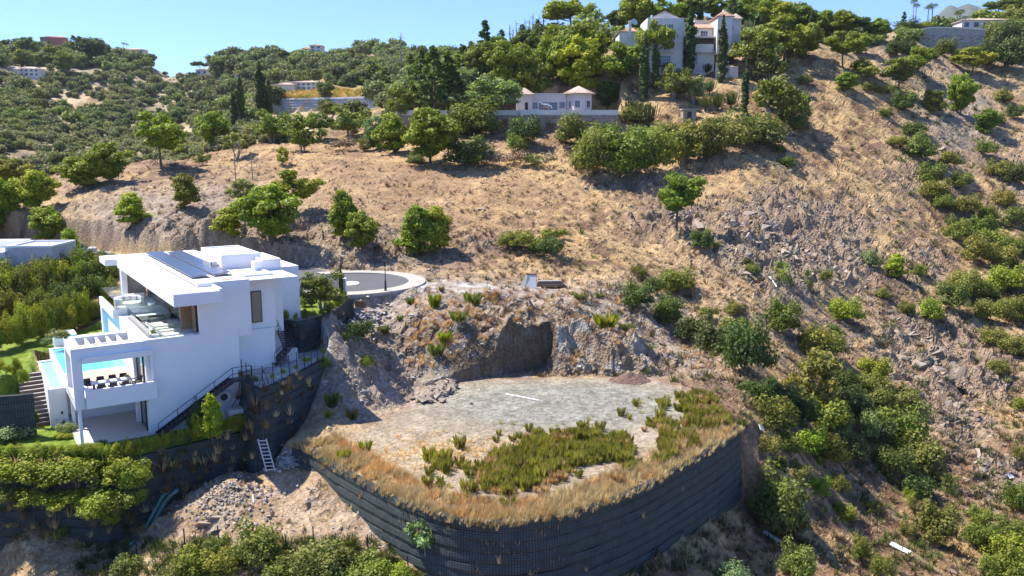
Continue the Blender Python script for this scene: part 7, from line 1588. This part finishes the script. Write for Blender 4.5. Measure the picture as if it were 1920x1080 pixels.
T = [(gst.uniform(atY(1690, 84, 228).x, atY(1846, 84, 228).x)-tr.location.x, 0, gst.uniform(-2.8, 2.6), gst.uniform(.4, .9), .25, gst.uniform(.3, .6), 0, gst.random()) for _ in range(420)]
o = merge('wall_stones', ROCKP, T, M['stone'], seed=8); o.parent = tr
far_house('low_white_house', 1848, 54, 242, 84, 20, 'low white house with a long pale roof at the top right', 'plaster', 'rooftile_pale', nw=5, storeys=1, d=6)
# bougainvillea and orange scrub
for px, py, w, lab in ((30, 142, 30, 'purple bougainvillea beside the white house on the left hillside'), (118, 148, 30, 'purple bougainvillea right of the white house on the left hillside')):
    p = atY(px, py, 555); s = 555/FPX; plant('bush_d', p, 12*s, 'bougainvillea', lab, 'flowering shrub', None, (4.5, .35, 2.2), w*s)
plant('bush_d', atY(66, 790, 58.5), 1.2, 'bougainvillea', 'purple flowers hanging beside the garden steps', 'flowering shrub', None, (4.5, .5, 3.0), 1.0)
def farplat(n, seed, mat, s0, s1):
    x, y, z, px, py = scatter_xy(n, (505, 715, 152, 196), seed, None, 230, 420); g = np.random.default_rng(seed); k = poly_sd(x, y, [tuple(p)[:2] for p in fw]+[(fw[-1].x+2, 300), (fw[0].x-14, 292)]) > .3; x, y, z = x[k], y[k], z[k]; m = len(x); s = g.uniform(s0, s1, m)
    merge('platform_scrub', TU2, np.stack([x, y, z, s, s, s, g.random(m)*6.28, g.random(m)], 1), mat, seed=seed)
farplat(700, 51, M['grass_orange'], .8, 1.7); farplat(800, 52, M['grass_green'], .8, 1.7)

# ------------------------------------------------------------------ distant mountain and ridge
def massif(name, prof, Y, depth, mat, seed, n=140, m=50, foot=-60):
    xs = [atY(px, py, Y).x for px, py in prof]; zs = [atY(px, py, Y).z for px, py in prof]; X_ = np.linspace(xs[0], xs[-1], n); Zc = np.interp(X_, xs, zs); t = np.linspace(-1, 1, m)
    A_, T_ = np.meshgrid(X_, t); Zr = foot+(np.interp(A_, xs, zs)-foot)*(1-np.abs(T_)**1.15)
    Yr = Y+T_*depth; sc = depth/6; Zr = Zr+(fbm(A_/sc, Yr/sc, 5, seed)-.5)*sc*.35*np.minimum(1, np.abs(T_)*3)
    idx = np.arange(n*m).reshape(m, n); F_ = np.stack([idx[:-1, :-1], idx[:-1, 1:], idx[1:, 1:], idx[1:, :-1]], -1).reshape(-1, 4)
    me = np_mesh(name, np.stack([A_, Yr, Zr], -1).reshape(-1, 3), F_); return tag(mesh_obj(name, me, M[mat]), kind='structure')
M['mountain'] = plain('mountain rock and scrub', (.075, .09, .06), .9, .45, .006, fine=.04); M['ridge'] = plain('far wooded ridge', (.10, .12, .06), .9, .5, .05, fine=.3)
massif('distant_mountain', [(1560,140),(1640,96),(1700,62),(1740,44),(1762,22),(1779,6),(1793,12),(1812,4),(1832,10),(1856,26),(1890,48),(1960,90),(2100,150)], 3900, 700, 'mountain', 3)
massif('distant_ridge', [(640,160),(720,122),(800,108),(850,92),(880,84),(930,88),(1000,100),(1100,130)], 1500, 260, 'ridge', 5)
massif('distant_ridge', [(180,190),(260,168),(320,142),(350,138),(380,150),(430,180)], 1300, 200, 'ridge', 6)
far_house('pale_house', 866, 96, 1480, 26, 8, 'pale house on the farthest ridge', 'sand_plaster', 'rooftile_pale', nw=4, storeys=1, d=14)
# ------------------------------------------------------------------ air
hz_ = MB().box(-2000, 3300, -60, 4700, -75, 700).build('haze', None)
hm_, nt, p, out = new_mat('thin air'); nt.nodes.remove(p); pv_ = nd(nt, 'ShaderNodeVolumePrincipled'); pv_.inputs['Color'].default_value = (.82, .90, 1, 1); pv_.inputs['Density'].default_value = HAZE; nt.links.new(pv_.outputs[0], out.inputs['Volume'])
hz_.data.materials.append(hm_); hz_['kind'] = 'stuff'
